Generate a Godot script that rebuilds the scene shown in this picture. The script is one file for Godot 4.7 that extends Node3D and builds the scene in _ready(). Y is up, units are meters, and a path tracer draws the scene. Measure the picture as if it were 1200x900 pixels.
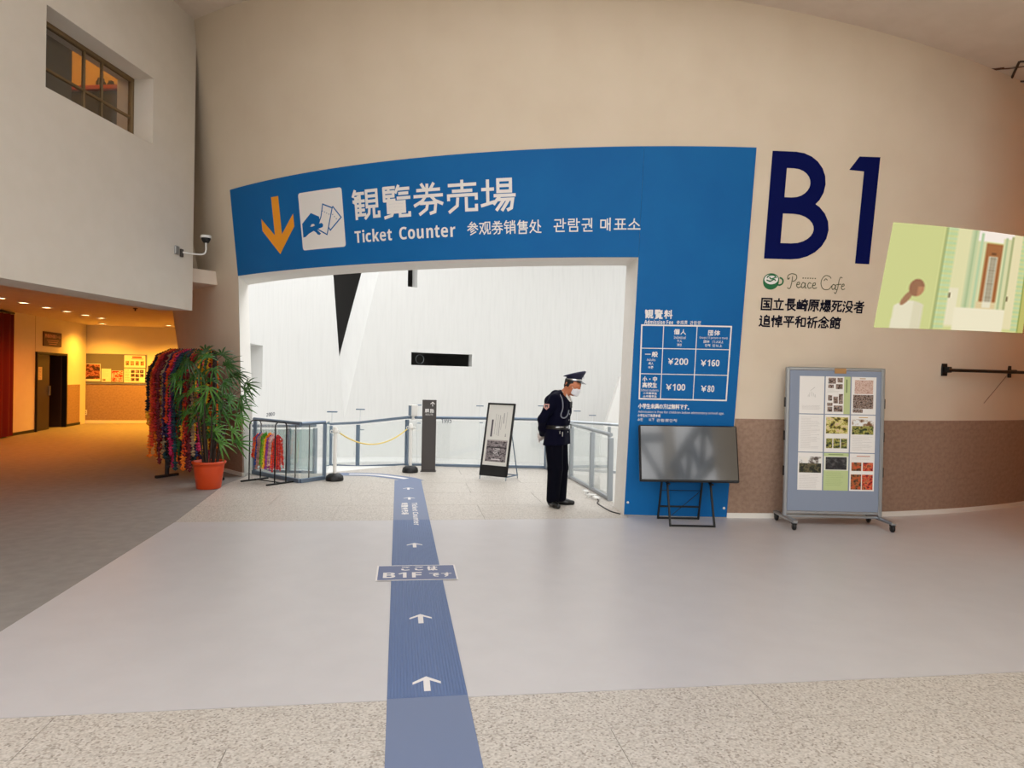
extends Node3D
# Museum concourse outside a conical drum: ticket counter opening, skylit well behind it, warm lobby under the left wall.
const CX := 2.279        # axis of the conical drum
const CZ := -17.738
const R0 := 9.338        # outer radius of the drum at the floor
const LEAN := 0.145      # the drum widens by this much for each metre of height
const DEG := 0.1706      # metres on the drum for one degree at sign height
const WELL_R := 8.4      # inner radius of the skylit well
const HEAD := 3.0        # underside of the opening's lintel
const TOP := 8.6         # roof level
var used := {}
var M := {}
var rng := RandomNumberGenerator.new()
var GL := {}

func _ready():
	rng.seed = 7
	var cam := Camera3D.new()
	cam.name = "camera"
	cam.position = Vector3(0, 1.62, 0)
	cam.basis = Basis(Vector3.RIGHT, -0.009638) * Basis(Vector3.BACK, 0.02)
	cam.fov = rad_to_deg(2.0 * atan(450.0 / 830.0))
	cam.near = 0.05
	cam.far = 200.0
	cam.current = true
	add_child(cam)
	var sky_mat := ProceduralSkyMaterial.new()   # even overcast
	sky_mat.sky_top_color = Color(0.97, 0.975, 0.98)
	sky_mat.sky_horizon_color = Color(0.985, 0.98, 0.97)
	sky_mat.ground_bottom_color = Color(0.5, 0.5, 0.48)
	sky_mat.ground_horizon_color = Color(0.6, 0.6, 0.58)
	sky_mat.sky_energy_multiplier = 1.0
	var sky := Sky.new()
	sky.sky_material = sky_mat
	var env := Environment.new()
	env.background_mode = Environment.BG_SKY
	env.sky = sky
	env.background_energy_multiplier = 1.0
	env.tonemap_mode = Environment.TONE_MAPPER_LINEAR
	env.tonemap_exposure = 3.55
	env.sdfgi_enabled = true
	env.ssao_enabled = true
	env.ssil_enabled = true
	var we := WorldEnvironment.new()
	we.name = "world_environment"
	we.environment = env
	add_child(we)

	make_materials()
	make_glyphs()
	build_floor()
	build_drum()
	build_well()
	build_hall()
	build_lobby()
	build_sign()
	build_wall_lettering()
	build_projection()
	build_railings()
	build_floor_marking()
	build_guard()
	build_notice_stand()
	build_television()
	build_route_pillar()
	build_easel_sign()
	build_bollards()
	build_crane_rack()
	build_crane_stand()
	build_palm()
	build_small_things()

# ------------------------------------------------------------------ helpers
func numbered(called: String) -> String:
	var n: int = used.get(called, 0)
	used[called] = n + 1
	return called if n == 0 else "%s_%03d" % [called, n]

func tag(o: Node, label: String, category: String, group := "") -> Node:
	o.set_meta("label", label)
	o.set_meta("category", category)
	if group != "":
		o.set_meta("group", group)
	return o

func thing(called: String, label: String, category: String, at := Vector3.ZERO, turn := 0.0, group := "") -> Node3D:
	var o := Node3D.new()
	o.name = numbered(called)
	add_child(o)
	o.position = at
	o.rotation.y = turn
	tag(o, label, category, group)
	return o

func structure(called: String) -> Node3D:
	var o := Node3D.new()
	o.name = numbered(called)
	add_child(o)
	o.set_meta("kind", "structure")
	return o

func begin() -> SurfaceTool:
	var st := SurfaceTool.new()
	st.begin(Mesh.PRIMITIVE_TRIANGLES)
	st.set_smooth_group(-1)
	return st

func put(called: String, st: SurfaceTool, m: Material, parent: Node, label := "") -> MeshInstance3D:
	st.generate_normals()
	return put_mesh(called, st.commit(), m, parent, label)

func put_mesh(called: String, mesh: Mesh, m: Material, parent: Node, label := "") -> MeshInstance3D:
	var o := MeshInstance3D.new()
	o.mesh = mesh
	o.material_override = m
	if parent == self:
		o.name = numbered(called)
	else:
		o.name = called
	parent.add_child(o, true)
	if label != "":
		o.set_meta("label", label)
	return o

func tri(st: SurfaceTool, a: Vector3, b: Vector3, c: Vector3):
	st.add_vertex(a); st.add_vertex(b); st.add_vertex(c)

func quad(st: SurfaceTool, a: Vector3, b: Vector3, c: Vector3, d: Vector3):
	tri(st, a, b, c); tri(st, a, c, d)

func quad_uv(st: SurfaceTool, a: Vector3, b: Vector3, c: Vector3, d: Vector3):   # a top left, clockwise
	var uv := [Vector2(0, 0), Vector2(1, 0), Vector2(1, 1), Vector2(0, 1)]
	var p := [a, b, c, d]
	for i in [0, 1, 2, 0, 2, 3]:
		st.set_uv(uv[i]); st.add_vertex(p[i])

func box(st: SurfaceTool, at: Vector3, size: Vector3, chamfer := 0.0, b := Basis.IDENTITY):   # centred chamfered box
	var h := size * 0.5
	var ch: float = min(chamfer, min(h.x, min(h.y, h.z)) * 0.9)
	if ch <= 0.0:
		var v := []
		for i in 8:
			v.append(at + b * Vector3(h.x if i & 1 else -h.x, h.y if i & 2 else -h.y, h.z if i & 4 else -h.z))
		for f in [[0, 2, 3, 1], [5, 7, 6, 4], [4, 6, 2, 0], [1, 3, 7, 5], [2, 6, 7, 3], [4, 0, 1, 5]]:
			quad(st, v[f[0]], v[f[3]], v[f[2]], v[f[1]])
		return
	var q := {}
	for i in 8:
		var s := Vector3(1 if i & 1 else -1, 1 if i & 2 else -1, 1 if i & 4 else -1)
		for ax in 3:
			var p := Vector3(h.x - ch, h.y - ch, h.z - ch)
			p[ax] = h[ax]
			q[i * 3 + ax] = at + b * (p * s)
	for ax in 3:
		var u := (ax + 1) % 3
		var w := (ax + 2) % 3
		for sg in 2:
			var base := sg << ax
			var c0 := base
			var c1 := base | (1 << u)
			var c2 := base | (1 << u) | (1 << w)
			var c3 := base | (1 << w)
			if sg == 1:
				quad(st, q[c0 * 3 + ax], q[c3 * 3 + ax], q[c2 * 3 + ax], q[c1 * 3 + ax])
			else:
				quad(st, q[c0 * 3 + ax], q[c1 * 3 + ax], q[c2 * 3 + ax], q[c3 * 3 + ax])
		for su in 2:          # edges running along ax
			for sw in 2:
				var e0 := (su << u) | (sw << w)
				var e1 := e0 | (1 << ax)
				if (su + sw) % 2 == 0:
					quad(st, q[e0 * 3 + u], q[e1 * 3 + u], q[e1 * 3 + w], q[e0 * 3 + w])
				else:
					quad(st, q[e0 * 3 + u], q[e0 * 3 + w], q[e1 * 3 + w], q[e1 * 3 + u])
	for i in 8:
		var odd := (i & 1) + ((i >> 1) & 1) + ((i >> 2) & 1)
		if odd % 2 == 1:
			tri(st, q[i * 3], q[i * 3 + 2], q[i * 3 + 1])
		else:
			tri(st, q[i * 3], q[i * 3 + 1], q[i * 3 + 2])

func bar(st: SurfaceTool, a: Vector3, b: Vector3, w: float, d: float, chamfer := 0.0, side := Vector3.ZERO):   # box beam from a to b
	var y := (b - a).normalized()
	var x := side if side != Vector3.ZERO else (Vector3.RIGHT if absf(y.x) < 0.9 else Vector3.FORWARD)
	var z := x.cross(y).normalized()
	x = y.cross(z).normalized()
	box(st, (a + b) * 0.5, Vector3(w, a.distance_to(b), d), chamfer, Basis(x, y, z))

func tube(st: SurfaceTool, pts: Array, r, n := 8, caps := true):   # r: number or array of radii
	st.set_smooth_group(0)
	var rings := []
	var ref := Vector3.UP
	for i in pts.size():
		var t: Vector3 = (pts[min(i + 1, pts.size() - 1)] - pts[max(i - 1, 0)]).normalized()
		if absf(t.dot(ref)) > 0.95:
			ref = Vector3.RIGHT if absf(t.x) < 0.9 else Vector3.BACK
		var x := t.cross(ref).normalized()
		var y := x.cross(t).normalized()
		var rr: float = r[i] if r is Array else r
		var ring := []
		for k in n:
			var an := TAU * k / n
			ring.append(pts[i] + (x * cos(an) + y * sin(an)) * rr)
		rings.append(ring)
	for i in pts.size() - 1:
		for k in n:
			var k2 := (k + 1) % n
			quad(st, rings[i][k], rings[i][k2], rings[i + 1][k2], rings[i + 1][k])
	if caps:
		st.set_smooth_group(-1)
		for k in n:
			var k2 := (k + 1) % n
			tri(st, pts[0], rings[0][k2], rings[0][k])
			tri(st, pts[-1], rings[-1][k], rings[-1][k2])
	st.set_smooth_group(-1)

func lathe(st: SurfaceTool, at: Vector3, prof: Array, n := 24, b := Basis.IDENTITY):   # prof: Vector2(radius, height)
	st.set_smooth_group(0)
	for i in prof.size() - 1:
		for k in n:
			var a0 := TAU * k / n
			var a1 := TAU * (k + 1) / n
			var p: Vector2 = prof[i]
			var q: Vector2 = prof[i + 1]
			var v0 := at + b * Vector3(p.x * cos(a0), p.y, p.x * sin(a0))
			var v1 := at + b * Vector3(p.x * cos(a1), p.y, p.x * sin(a1))
			var v2 := at + b * Vector3(q.x * cos(a1), q.y, q.x * sin(a1))
			var v3 := at + b * Vector3(q.x * cos(a0), q.y, q.x * sin(a0))
			if p.x > 0.0:
				tri(st, v0, v3, v1)
			if q.x > 0.0:
				tri(st, v1, v3, v2)
	st.set_smooth_group(-1)

func slab(st: SurfaceTool, poly: PackedVector2Array, y1: float, y0: float):   # flat plate over a floor polygon (x, z)
	var idx := Geometry2D.triangulate_polygon(poly)
	for i in range(0, idx.size(), 3):
		var a := poly[idx[i]]
		var b := poly[idx[i + 1]]
		var c := poly[idx[i + 2]]
		if (b - a).cross(c - a) > 0:
			var t := b; b = c; c = t
		tri(st, Vector3(a.x, y1, a.y), Vector3(c.x, y1, c.y), Vector3(b.x, y1, b.y))
		tri(st, Vector3(a.x, y0, a.y), Vector3(b.x, y0, b.y), Vector3(c.x, y0, c.y))
	for i in poly.size():
		var a := poly[i]
		var b := poly[(i + 1) % poly.size()]
		quad(st, Vector3(a.x, y0, a.y), Vector3(b.x, y0, b.y), Vector3(b.x, y1, b.y), Vector3(a.x, y1, a.y))

func smooth_path(p: Array, n := 6) -> Array:   # Catmull-Rom
	var out := []
	for i in p.size() - 1:
		var p0 = p[max(i - 1, 0)]
		var p1 = p[i]
		var p2 = p[i + 1]
		var p3 = p[min(i + 2, p.size() - 1)]
		for k in n:
			var t := float(k) / n
			out.append(0.5 * (2.0 * p1 + (p2 - p0) * t + (2.0 * p0 - 5.0 * p1 + 4.0 * p2 - p3) * t * t + (3.0 * p1 - p0 - 3.0 * p2 + p3) * t * t * t))
	out.append(p[-1])
	return out

# ---- drum coordinates: az in degrees (0 faces the hall), y up, off outwards
func drum_r(y: float) -> float:
	return R0 + LEAN * y

func on_drum(az: float, y: float, off := 0.0) -> Vector3:
	var r := drum_r(y) + off
	var a := deg_to_rad(az)
	return Vector3(CX + r * sin(a), y, CZ + r * cos(a))

func on_well(az: float, y: float, off := 0.0) -> Vector3:   # inside face of the well, off into the room
	var a := deg_to_rad(az)
	return Vector3(CX + (WELL_R - off) * sin(a), y, CZ + (WELL_R - off) * cos(a))

func drum_map(x: float, y: float, off: float) -> Vector3:   # metres along the drum -> point
	return on_drum(x / DEG, y, off)

func well_map(x: float, y: float, off: float) -> Vector3:
	return on_well(-x / (WELL_R * PI / 180.0), y, off)

func floor_map(o: Vector2, u: Vector2, v: Vector2, h: float) -> Callable:
	return func(x: float, y: float, off: float) -> Vector3: return Vector3(o.x + u.x * x + v.x * y, h + off, o.y + u.y * x + v.y * y)

func flat_map(at: Vector3, b: Basis) -> Callable:
	return func(x: float, y: float, off: float) -> Vector3: return at + b * Vector3(x, y, off)

# ---- flat shapes laid on any surface through a map(x, y, off)
func fill(st: SurfaceTool, pts: PackedVector2Array, f: Callable, off: float):
	var idx := Geometry2D.triangulate_polygon(pts)
	for i in range(0, idx.size(), 3):
		var a := pts[idx[i]]
		var b := pts[idx[i + 1]]
		var c := pts[idx[i + 2]]
		if (b - a).cross(c - a) < 0:
			var t := b; b = c; c = t
		fine(st, a, c, b, f, off)

func fine(st: SurfaceTool, a: Vector2, b: Vector2, c: Vector2, f: Callable, off: float):   # split until the facets follow a curved wall
	var ab := a.distance_to(b)
	var bc := b.distance_to(c)
	var ca := c.distance_to(a)
	var m: float = max(ab, max(bc, ca))
	if m < 0.13:
		tri(st, f.call(a.x, a.y, off), f.call(b.x, b.y, off), f.call(c.x, c.y, off))
	elif m == ab:
		var d := (a + b) * 0.5
		fine(st, a, d, c, f, off); fine(st, d, b, c, f, off)
	elif m == bc:
		var d := (b + c) * 0.5
		fine(st, a, b, d, f, off); fine(st, a, d, c, f, off)
	else:
		var d := (c + a) * 0.5
		fine(st, a, b, d, f, off); fine(st, d, b, c, f, off)

func stroke(st: SurfaceTool, pts: Array, w: float, f: Callable, off: float, square := true):   # thick polyline of Vector2
	var n := pts.size()
	var closed: bool = n > 2 and pts[0].distance_to(pts[-1]) < 1e-5
	var l := []
	var r := []
	for i in n:
		var p: Vector2 = pts[i]
		var d0: Vector2
		var d1: Vector2
		if closed:
			d0 = (p - pts[n - 2 if i == 0 else i - 1]).normalized()
			d1 = (pts[1 if i == n - 1 else i + 1] - p).normalized()
		else:
			d1 = (pts[min(i + 1, n - 1)] - pts[min(i, n - 2)]).normalized()
			d0 = (pts[max(i, 1)] - pts[max(i - 1, 0)]).normalized()
		var nrm := (d0 + d1)
		nrm = Vector2(-nrm.y, nrm.x).normalized() if nrm.length() > 0.05 else Vector2(-d1.y, d1.x)
		var m: float = clampf(1.0 / max(0.3, nrm.dot(Vector2(-d1.y, d1.x))), 1.0, 2.0)
		if square and not closed:
			if i == 0: p -= d1 * w * 0.3
			if i == n - 1: p += d0 * w * 0.3
		l.append(p + nrm * w * 0.5 * m)
		r.append(p - nrm * w * 0.5 * m)
	for i in n - 1:
		fine(st, l[i], l[i + 1], r[i + 1], f, off); fine(st, l[i], r[i + 1], r[i], f, off)

func glyph(st: SurfaceTool, ch: String, x: float, y: float, w: float, h: float, t: float, f: Callable, off: float):   # cell, lower left
	if not GL.has(ch):
		return
	var k := 0
	for s in GL[ch]:
		var p := []
		for q in s:
			p.append(Vector2(x + q.x * 0.01 * w, y + h - q.y * 0.01 * h))
		stroke(st, p, t, f, off + 0.00003 * (k % 9))
		k += 1

func glyph_line(st: SurfaceTool, text: String, x0: float, x1: float, y0: float, y1: float, t: float, f: Callable, off: float, gap := 0.08):
	var n := text.length()
	var cell := (x1 - x0) / (n + gap * (n - 1))
	for i in n:
		glyph(st, text[i], x0 + i * cell * (1.0 + gap), y0, cell, y1 - y0, t, f, off)

func latin(st: SurfaceTool, text: String, face: String, bold: bool, x0: float, x1: float, y0: float, y1: float, f: Callable, off: float):   # fitted into a rectangle
	var tm := TextMesh.new()
	var fo := SystemFont.new()
	fo.font_names = PackedStringArray([face])
	fo.font_weight = 700 if bold else 400
	tm.font = fo
	tm.font_size = 32
	tm.depth = 0.0
	tm.curve_step = 1.0
	tm.text = text
	var arr := tm.surface_get_arrays(0)
	var v: PackedVector3Array = arr[Mesh.ARRAY_VERTEX]
	var idx = arr[Mesh.ARRAY_INDEX]
	if v.size() == 0:
		return
	var lo := Vector2(1e9, 1e9)
	var hi := Vector2(-1e9, -1e9)
	for p in v:
		lo = Vector2(min(lo.x, p.x), min(lo.y, p.y))
		hi = Vector2(max(hi.x, p.x), max(hi.y, p.y))
	var order = idx if idx != null and idx.size() else PackedInt32Array(range(v.size()))
	for i in order:
		var p := v[i]
		st.add_vertex(f.call(lerpf(x0, x1, (p.x - lo.x) / (hi.x - lo.x)), lerpf(y0, y1, (p.y - lo.y) / (hi.y - lo.y)), off))

func hole_range(poly: Array, a: float):   # lowest and highest edge of a convex polygon at a
	var lo := 1e9
	var hi := -1e9
	for i in poly.size():
		var p: Vector2 = poly[i]
		var q: Vector2 = poly[(i + 1) % poly.size()]
		if (p.x <= a and q.x >= a) or (q.x <= a and p.x >= a):
			if absf(q.x - p.x) < 1e-9:
				continue
			var y: float = p.y + (q.y - p.y) * (a - p.x) / (q.x - p.x)
			lo = min(lo, y); hi = max(hi, y)
	return null if hi < lo else Vector2(lo, hi)

func curved_face(st: SurfaceTool, a0: float, a1: float, step: float, y0: float, y1: float, holes: Array, f: Callable, rows := 1):   # f(az, y)
	var cuts := [a0, a1]
	var n := int(ceil((a1 - a0) / step))
	for i in range(1, n):
		cuts.append(a0 + (a1 - a0) * i / n)
	for h in holes:
		for p in h:
			if p.x > a0 and p.x < a1:
				cuts.append(p.x)
	cuts.sort()
	for i in cuts.size() - 1:
		var a: float = cuts[i]
		var b: float = cuts[i + 1]
		if b - a < 1e-4:
			continue
		var spans := []
		for h in holes:
			var ra = hole_range(h, a + 1e-5)
			var rb = hole_range(h, b - 1e-5)
			if ra != null and rb != null:
				spans.append([ra, rb])
		spans.sort_custom(func(p, q): return p[0].x < q[0].x)
		var la := y0
		var lb := y0
		for s in spans:
			if s[0].x > la + 1e-4 or s[1].x > lb + 1e-4:
				quad(st, f.call(a, la), f.call(a, s[0].x), f.call(b, s[1].x), f.call(b, lb))
			la = s[0].y; lb = s[1].y
		if la < y1 or lb < y1:
			for r in rows:
				var t0 := float(r) / rows
				var t1 := float(r + 1) / rows
				quad(st, f.call(a, lerpf(la, y1, t0)), f.call(a, lerpf(la, y1, t1)), f.call(b, lerpf(lb, y1, t1)), f.call(b, lerpf(lb, y1, t0)))

func reveal(st: SurfaceTool, p: Vector2, q: Vector2, ip: Vector2, iq: Vector2, f: Callable, g: Callable, n := 1):
	for i in n:
		var t0 := float(i) / n
		var t1 := float(i + 1) / n
		var a := p.lerp(q, t0)
		var b := p.lerp(q, t1)
		var c := ip.lerp(iq, t0)
		var d := ip.lerp(iq, t1)
		quad(st, f.call(a.x, a.y), f.call(b.x, b.y), g.call(d.x, d.y), g.call(c.x, c.y))

# ---- materials
func mat(key: String, c: Color, rough := 0.7, metal := 0.0) -> StandardMaterial3D:
	var m := StandardMaterial3D.new()
	m.resource_name = key
	m.albedo_color = c
	m.roughness = rough
	m.metallic = metal
	M[key] = m
	return m

func noise_tex(seed_: int, freq: float, ramp: Array, kind := FastNoiseLite.TYPE_SIMPLEX_SMOOTH, octaves := 4, size := 512) -> NoiseTexture2D:
	var n := FastNoiseLite.new()
	n.seed = seed_
	n.noise_type = kind
	n.frequency = freq
	n.fractal_octaves = octaves
	var t := NoiseTexture2D.new()
	t.width = size
	t.height = size
	t.seamless = true
	t.noise = n
	var g := Gradient.new()
	var offs := PackedFloat32Array()
	var cols := PackedColorArray()
	for r in ramp:
		offs.append(r[0])
		cols.append(r[1])
	g.offsets = offs
	g.colors = cols
	t.color_ramp = g
	return t

func triplanar(m: StandardMaterial3D, tex: Texture2D, per_metre: float):
	m.albedo_texture = tex
	m.albedo_color = Color.WHITE
	m.uv1_triplanar = true
	m.uv1_world_triplanar = true
	m.uv1_scale = Vector3.ONE * per_metre

func rough_relief(m: StandardMaterial3D, seed_: int, freq: float, depth_cm: float):
	m.heightmap_enabled = true
	m.heightmap_texture = noise_tex(seed_, freq, [[0.0, Color.BLACK], [1.0, Color.WHITE]], FastNoiseLite.TYPE_SIMPLEX_SMOOTH, 3, 256)
	m.heightmap_scale = depth_cm

func granite_texture() -> ImageTexture:   # jittered grains
	var n := 160
	var px := 3
	var s := n * px
	var im := Image.create(s, s, false, Image.FORMAT_RGB8)
	var r := RandomNumberGenerator.new()
	r.seed = 11
	var pos := PackedVector2Array()
	var col := []
	var pal := [Color(0.765, 0.735, 0.695), Color(0.725, 0.695, 0.655), Color(0.685, 0.65, 0.61), Color(0.795, 0.765, 0.73), Color(0.615, 0.575, 0.53), Color(0.53, 0.495, 0.455)]
	for i in n * n:
		pos.append(Vector2((i % n + r.randf()) * px, (i / n + r.randf()) * px))
		var k := r.randf()
		col.append(pal[0] if k < 0.3 else pal[1] if k < 0.54 else pal[2] if k < 0.72 else pal[3] if k < 0.87 else pal[4] if k < 0.965 else pal[5])
	for y in s:
		for x in s:
			var cx := x / px
			var cy := y / px
			var best := 1e9
			var bc := 0
			for dy in [-1, 0, 1]:
				for dx in [-1, 0, 1]:
					var j: int = posmod(cy + dy, n) * n + posmod(cx + dx, n)
					var p := pos[j]
					var ex: float = absf(p.x - x)
					var ey: float = absf(p.y - y)
					ex = min(ex, s - ex); ey = min(ey, s - ey)
					var d := ex * ex + ey * ey
					if d < best:
						best = d; bc = j
			im.set_pixel(x, y, col[bc])
	im.generate_mipmaps()
	return ImageTexture.create_from_image(im)

func make_materials():
	var W := Color.WHITE
	var m := mat("plaster_beige", W, 0.82)
	triplanar(m, noise_tex(3, 0.006, [[0.0, Color(0.83, 0.765, 0.68)], [0.5, Color(0.845, 0.785, 0.70)], [1.0, Color(0.855, 0.795, 0.715)]]), 0.4)
	rough_relief(m, 31, 0.05, 0.03)
	m = mat("plaster_white", W, 0.8)
	triplanar(m, noise_tex(4, 0.01, [[0.0, Color(0.87, 0.84, 0.79)], [1.0, Color(0.89, 0.86, 0.815)]]), 0.5)
	rough_relief(m, 32, 0.06, 0.03)
	m = mat("ceiling_paint", W, 0.9)
	triplanar(m, noise_tex(5, 0.01, [[0.0, Color(0.85, 0.79, 0.73)], [1.0, Color(0.88, 0.825, 0.77)]]), 0.5)
	m = mat("jamb_paint", W, 0.75)
	triplanar(m, noise_tex(6, 0.02, [[0.0, Color(0.92, 0.905, 0.875)], [1.0, Color(0.94, 0.925, 0.90)]]), 0.8)
	m = mat("concrete_white", W, 0.85)     # board-marked white concrete of the well, streaked by rain
	var nt := noise_tex(8, 0.02, [[0.0, Color(0.85, 0.845, 0.832)], [0.45, Color(0.872, 0.867, 0.854)], [1.0, Color(0.882, 0.877, 0.864)]], FastNoiseLite.TYPE_SIMPLEX_SMOOTH, 5)
	triplanar(m, nt, 0.5)
	m.uv1_scale = Vector3(0.9, 0.06, 0.9)
	m = mat("wainscot", W, 0.7)
	triplanar(m, noise_tex(9, 0.02, [[0.0, Color(0.54, 0.435, 0.36)], [0.5, Color(0.60, 0.49, 0.415)], [1.0, Color(0.65, 0.54, 0.46)]], FastNoiseLite.TYPE_SIMPLEX_SMOOTH, 5), 1.6)
	m = mat("wainscot_pale", W, 0.75)
	triplanar(m, noise_tex(10, 0.03, [[0.0, Color(0.70, 0.68, 0.65)], [1.0, Color(0.77, 0.75, 0.72)]]), 1.2)
	m = mat("skirting", Color(0.90, 0.885, 0.85), 0.5)
	m = mat("granite", W, 0.42)
	triplanar(m, granite_texture(), 0.72)
	m = mat("linoleum", W, 0.36)
	triplanar(m, noise_tex(12, 0.012, [[0.0, Color(0.735, 0.72, 0.72)], [1.0, Color(0.755, 0.74, 0.74)]]), 0.4)
	m = mat("carpet", W, 0.62)
	triplanar(m, noise_tex(13, 0.02, [[0.0, Color(0.515, 0.495, 0.475)], [0.5, Color(0.545, 0.525, 0.505)], [1.0, Color(0.575, 0.555, 0.535)]], FastNoiseLite.TYPE_SIMPLEX_SMOOTH, 5), 0.5)
	m = mat("sign_blue", W, 0.55)
	m.metallic_specular = 0.3
	triplanar(m, noise_tex(14, 0.006, [[0.0, Color(0.03, 0.365, 0.62)], [1.0, Color(0.05, 0.40, 0.65)]]), 0.3)
	mat("vinyl_white", Color(0.90, 0.885, 0.87), 0.5)
	mat("vinyl_navy", Color(0.02, 0.06, 0.30), 0.75).metallic_specular = 0.2
	mat("vinyl_ink", Color(0.06, 0.06, 0.13), 0.7).metallic_specular = 0.25
	mat("vinyl_green", Color(0.03, 0.40, 0.22), 0.5)
	mat("vinyl_olive", Color(0.36, 0.37, 0.27), 0.6)
	mat("vinyl_orange", Color(0.93, 0.60, 0.08), 0.5)
	mat("year_grey", Color(0.42, 0.42, 0.44), 0.6)
	mat("black_metal", Color(0.035, 0.035, 0.04), 0.42, 0.3)
	mat("black_plastic", Color(0.05, 0.05, 0.055), 0.5)
	mat("slot_dark_grey", Color(0.48, 0.47, 0.46), 0.85)
	mat("doorway_dark_brown", Color(0.34, 0.25, 0.21), 0.85)
	mat("steel_blue", Color(0.42, 0.48, 0.55), 0.4, 0.5)
	mat("steel", Color(0.66, 0.68, 0.70), 0.32, 0.85)
	mat("chrome", Color(0.82, 0.83, 0.85), 0.18, 1.0)
	mat("white_plastic", Color(0.91, 0.90, 0.88), 0.45)
	mat("white_steel", Color(0.88, 0.88, 0.88), 0.4, 0.1)
	mat("pillar_brown", Color(0.25, 0.225, 0.215), 0.5)
	var g := mat("glass", Color(0.86, 0.93, 0.92, 0.10), 0.03)
	g.transparency = BaseMaterial3D.TRANSPARENCY_ALPHA
	g = mat("glass_green", Color(0.42, 0.66, 0.64, 0.42), 0.04)
	g.transparency = BaseMaterial3D.TRANSPARENCY_ALPHA
	g = mat("glass_dark", Color(0.3, 0.28, 0.25, 0.16), 0.04)
	g.transparency = BaseMaterial3D.TRANSPARENCY_ALPHA

# ------------------------------------------------------------------ brush strokes of the characters (x right, y down, 0..100)
func gd(ch: String, text: String):
	var out := []
	for s in text.split("/"):
		var v := s.strip_edges().split_floats(" ", false)
		var p := []
		for i in range(0, v.size() - 1, 2):
			p.append(Vector2(v[i], v[i + 1]))
		out.append(p)
	GL[ch] = out

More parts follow.
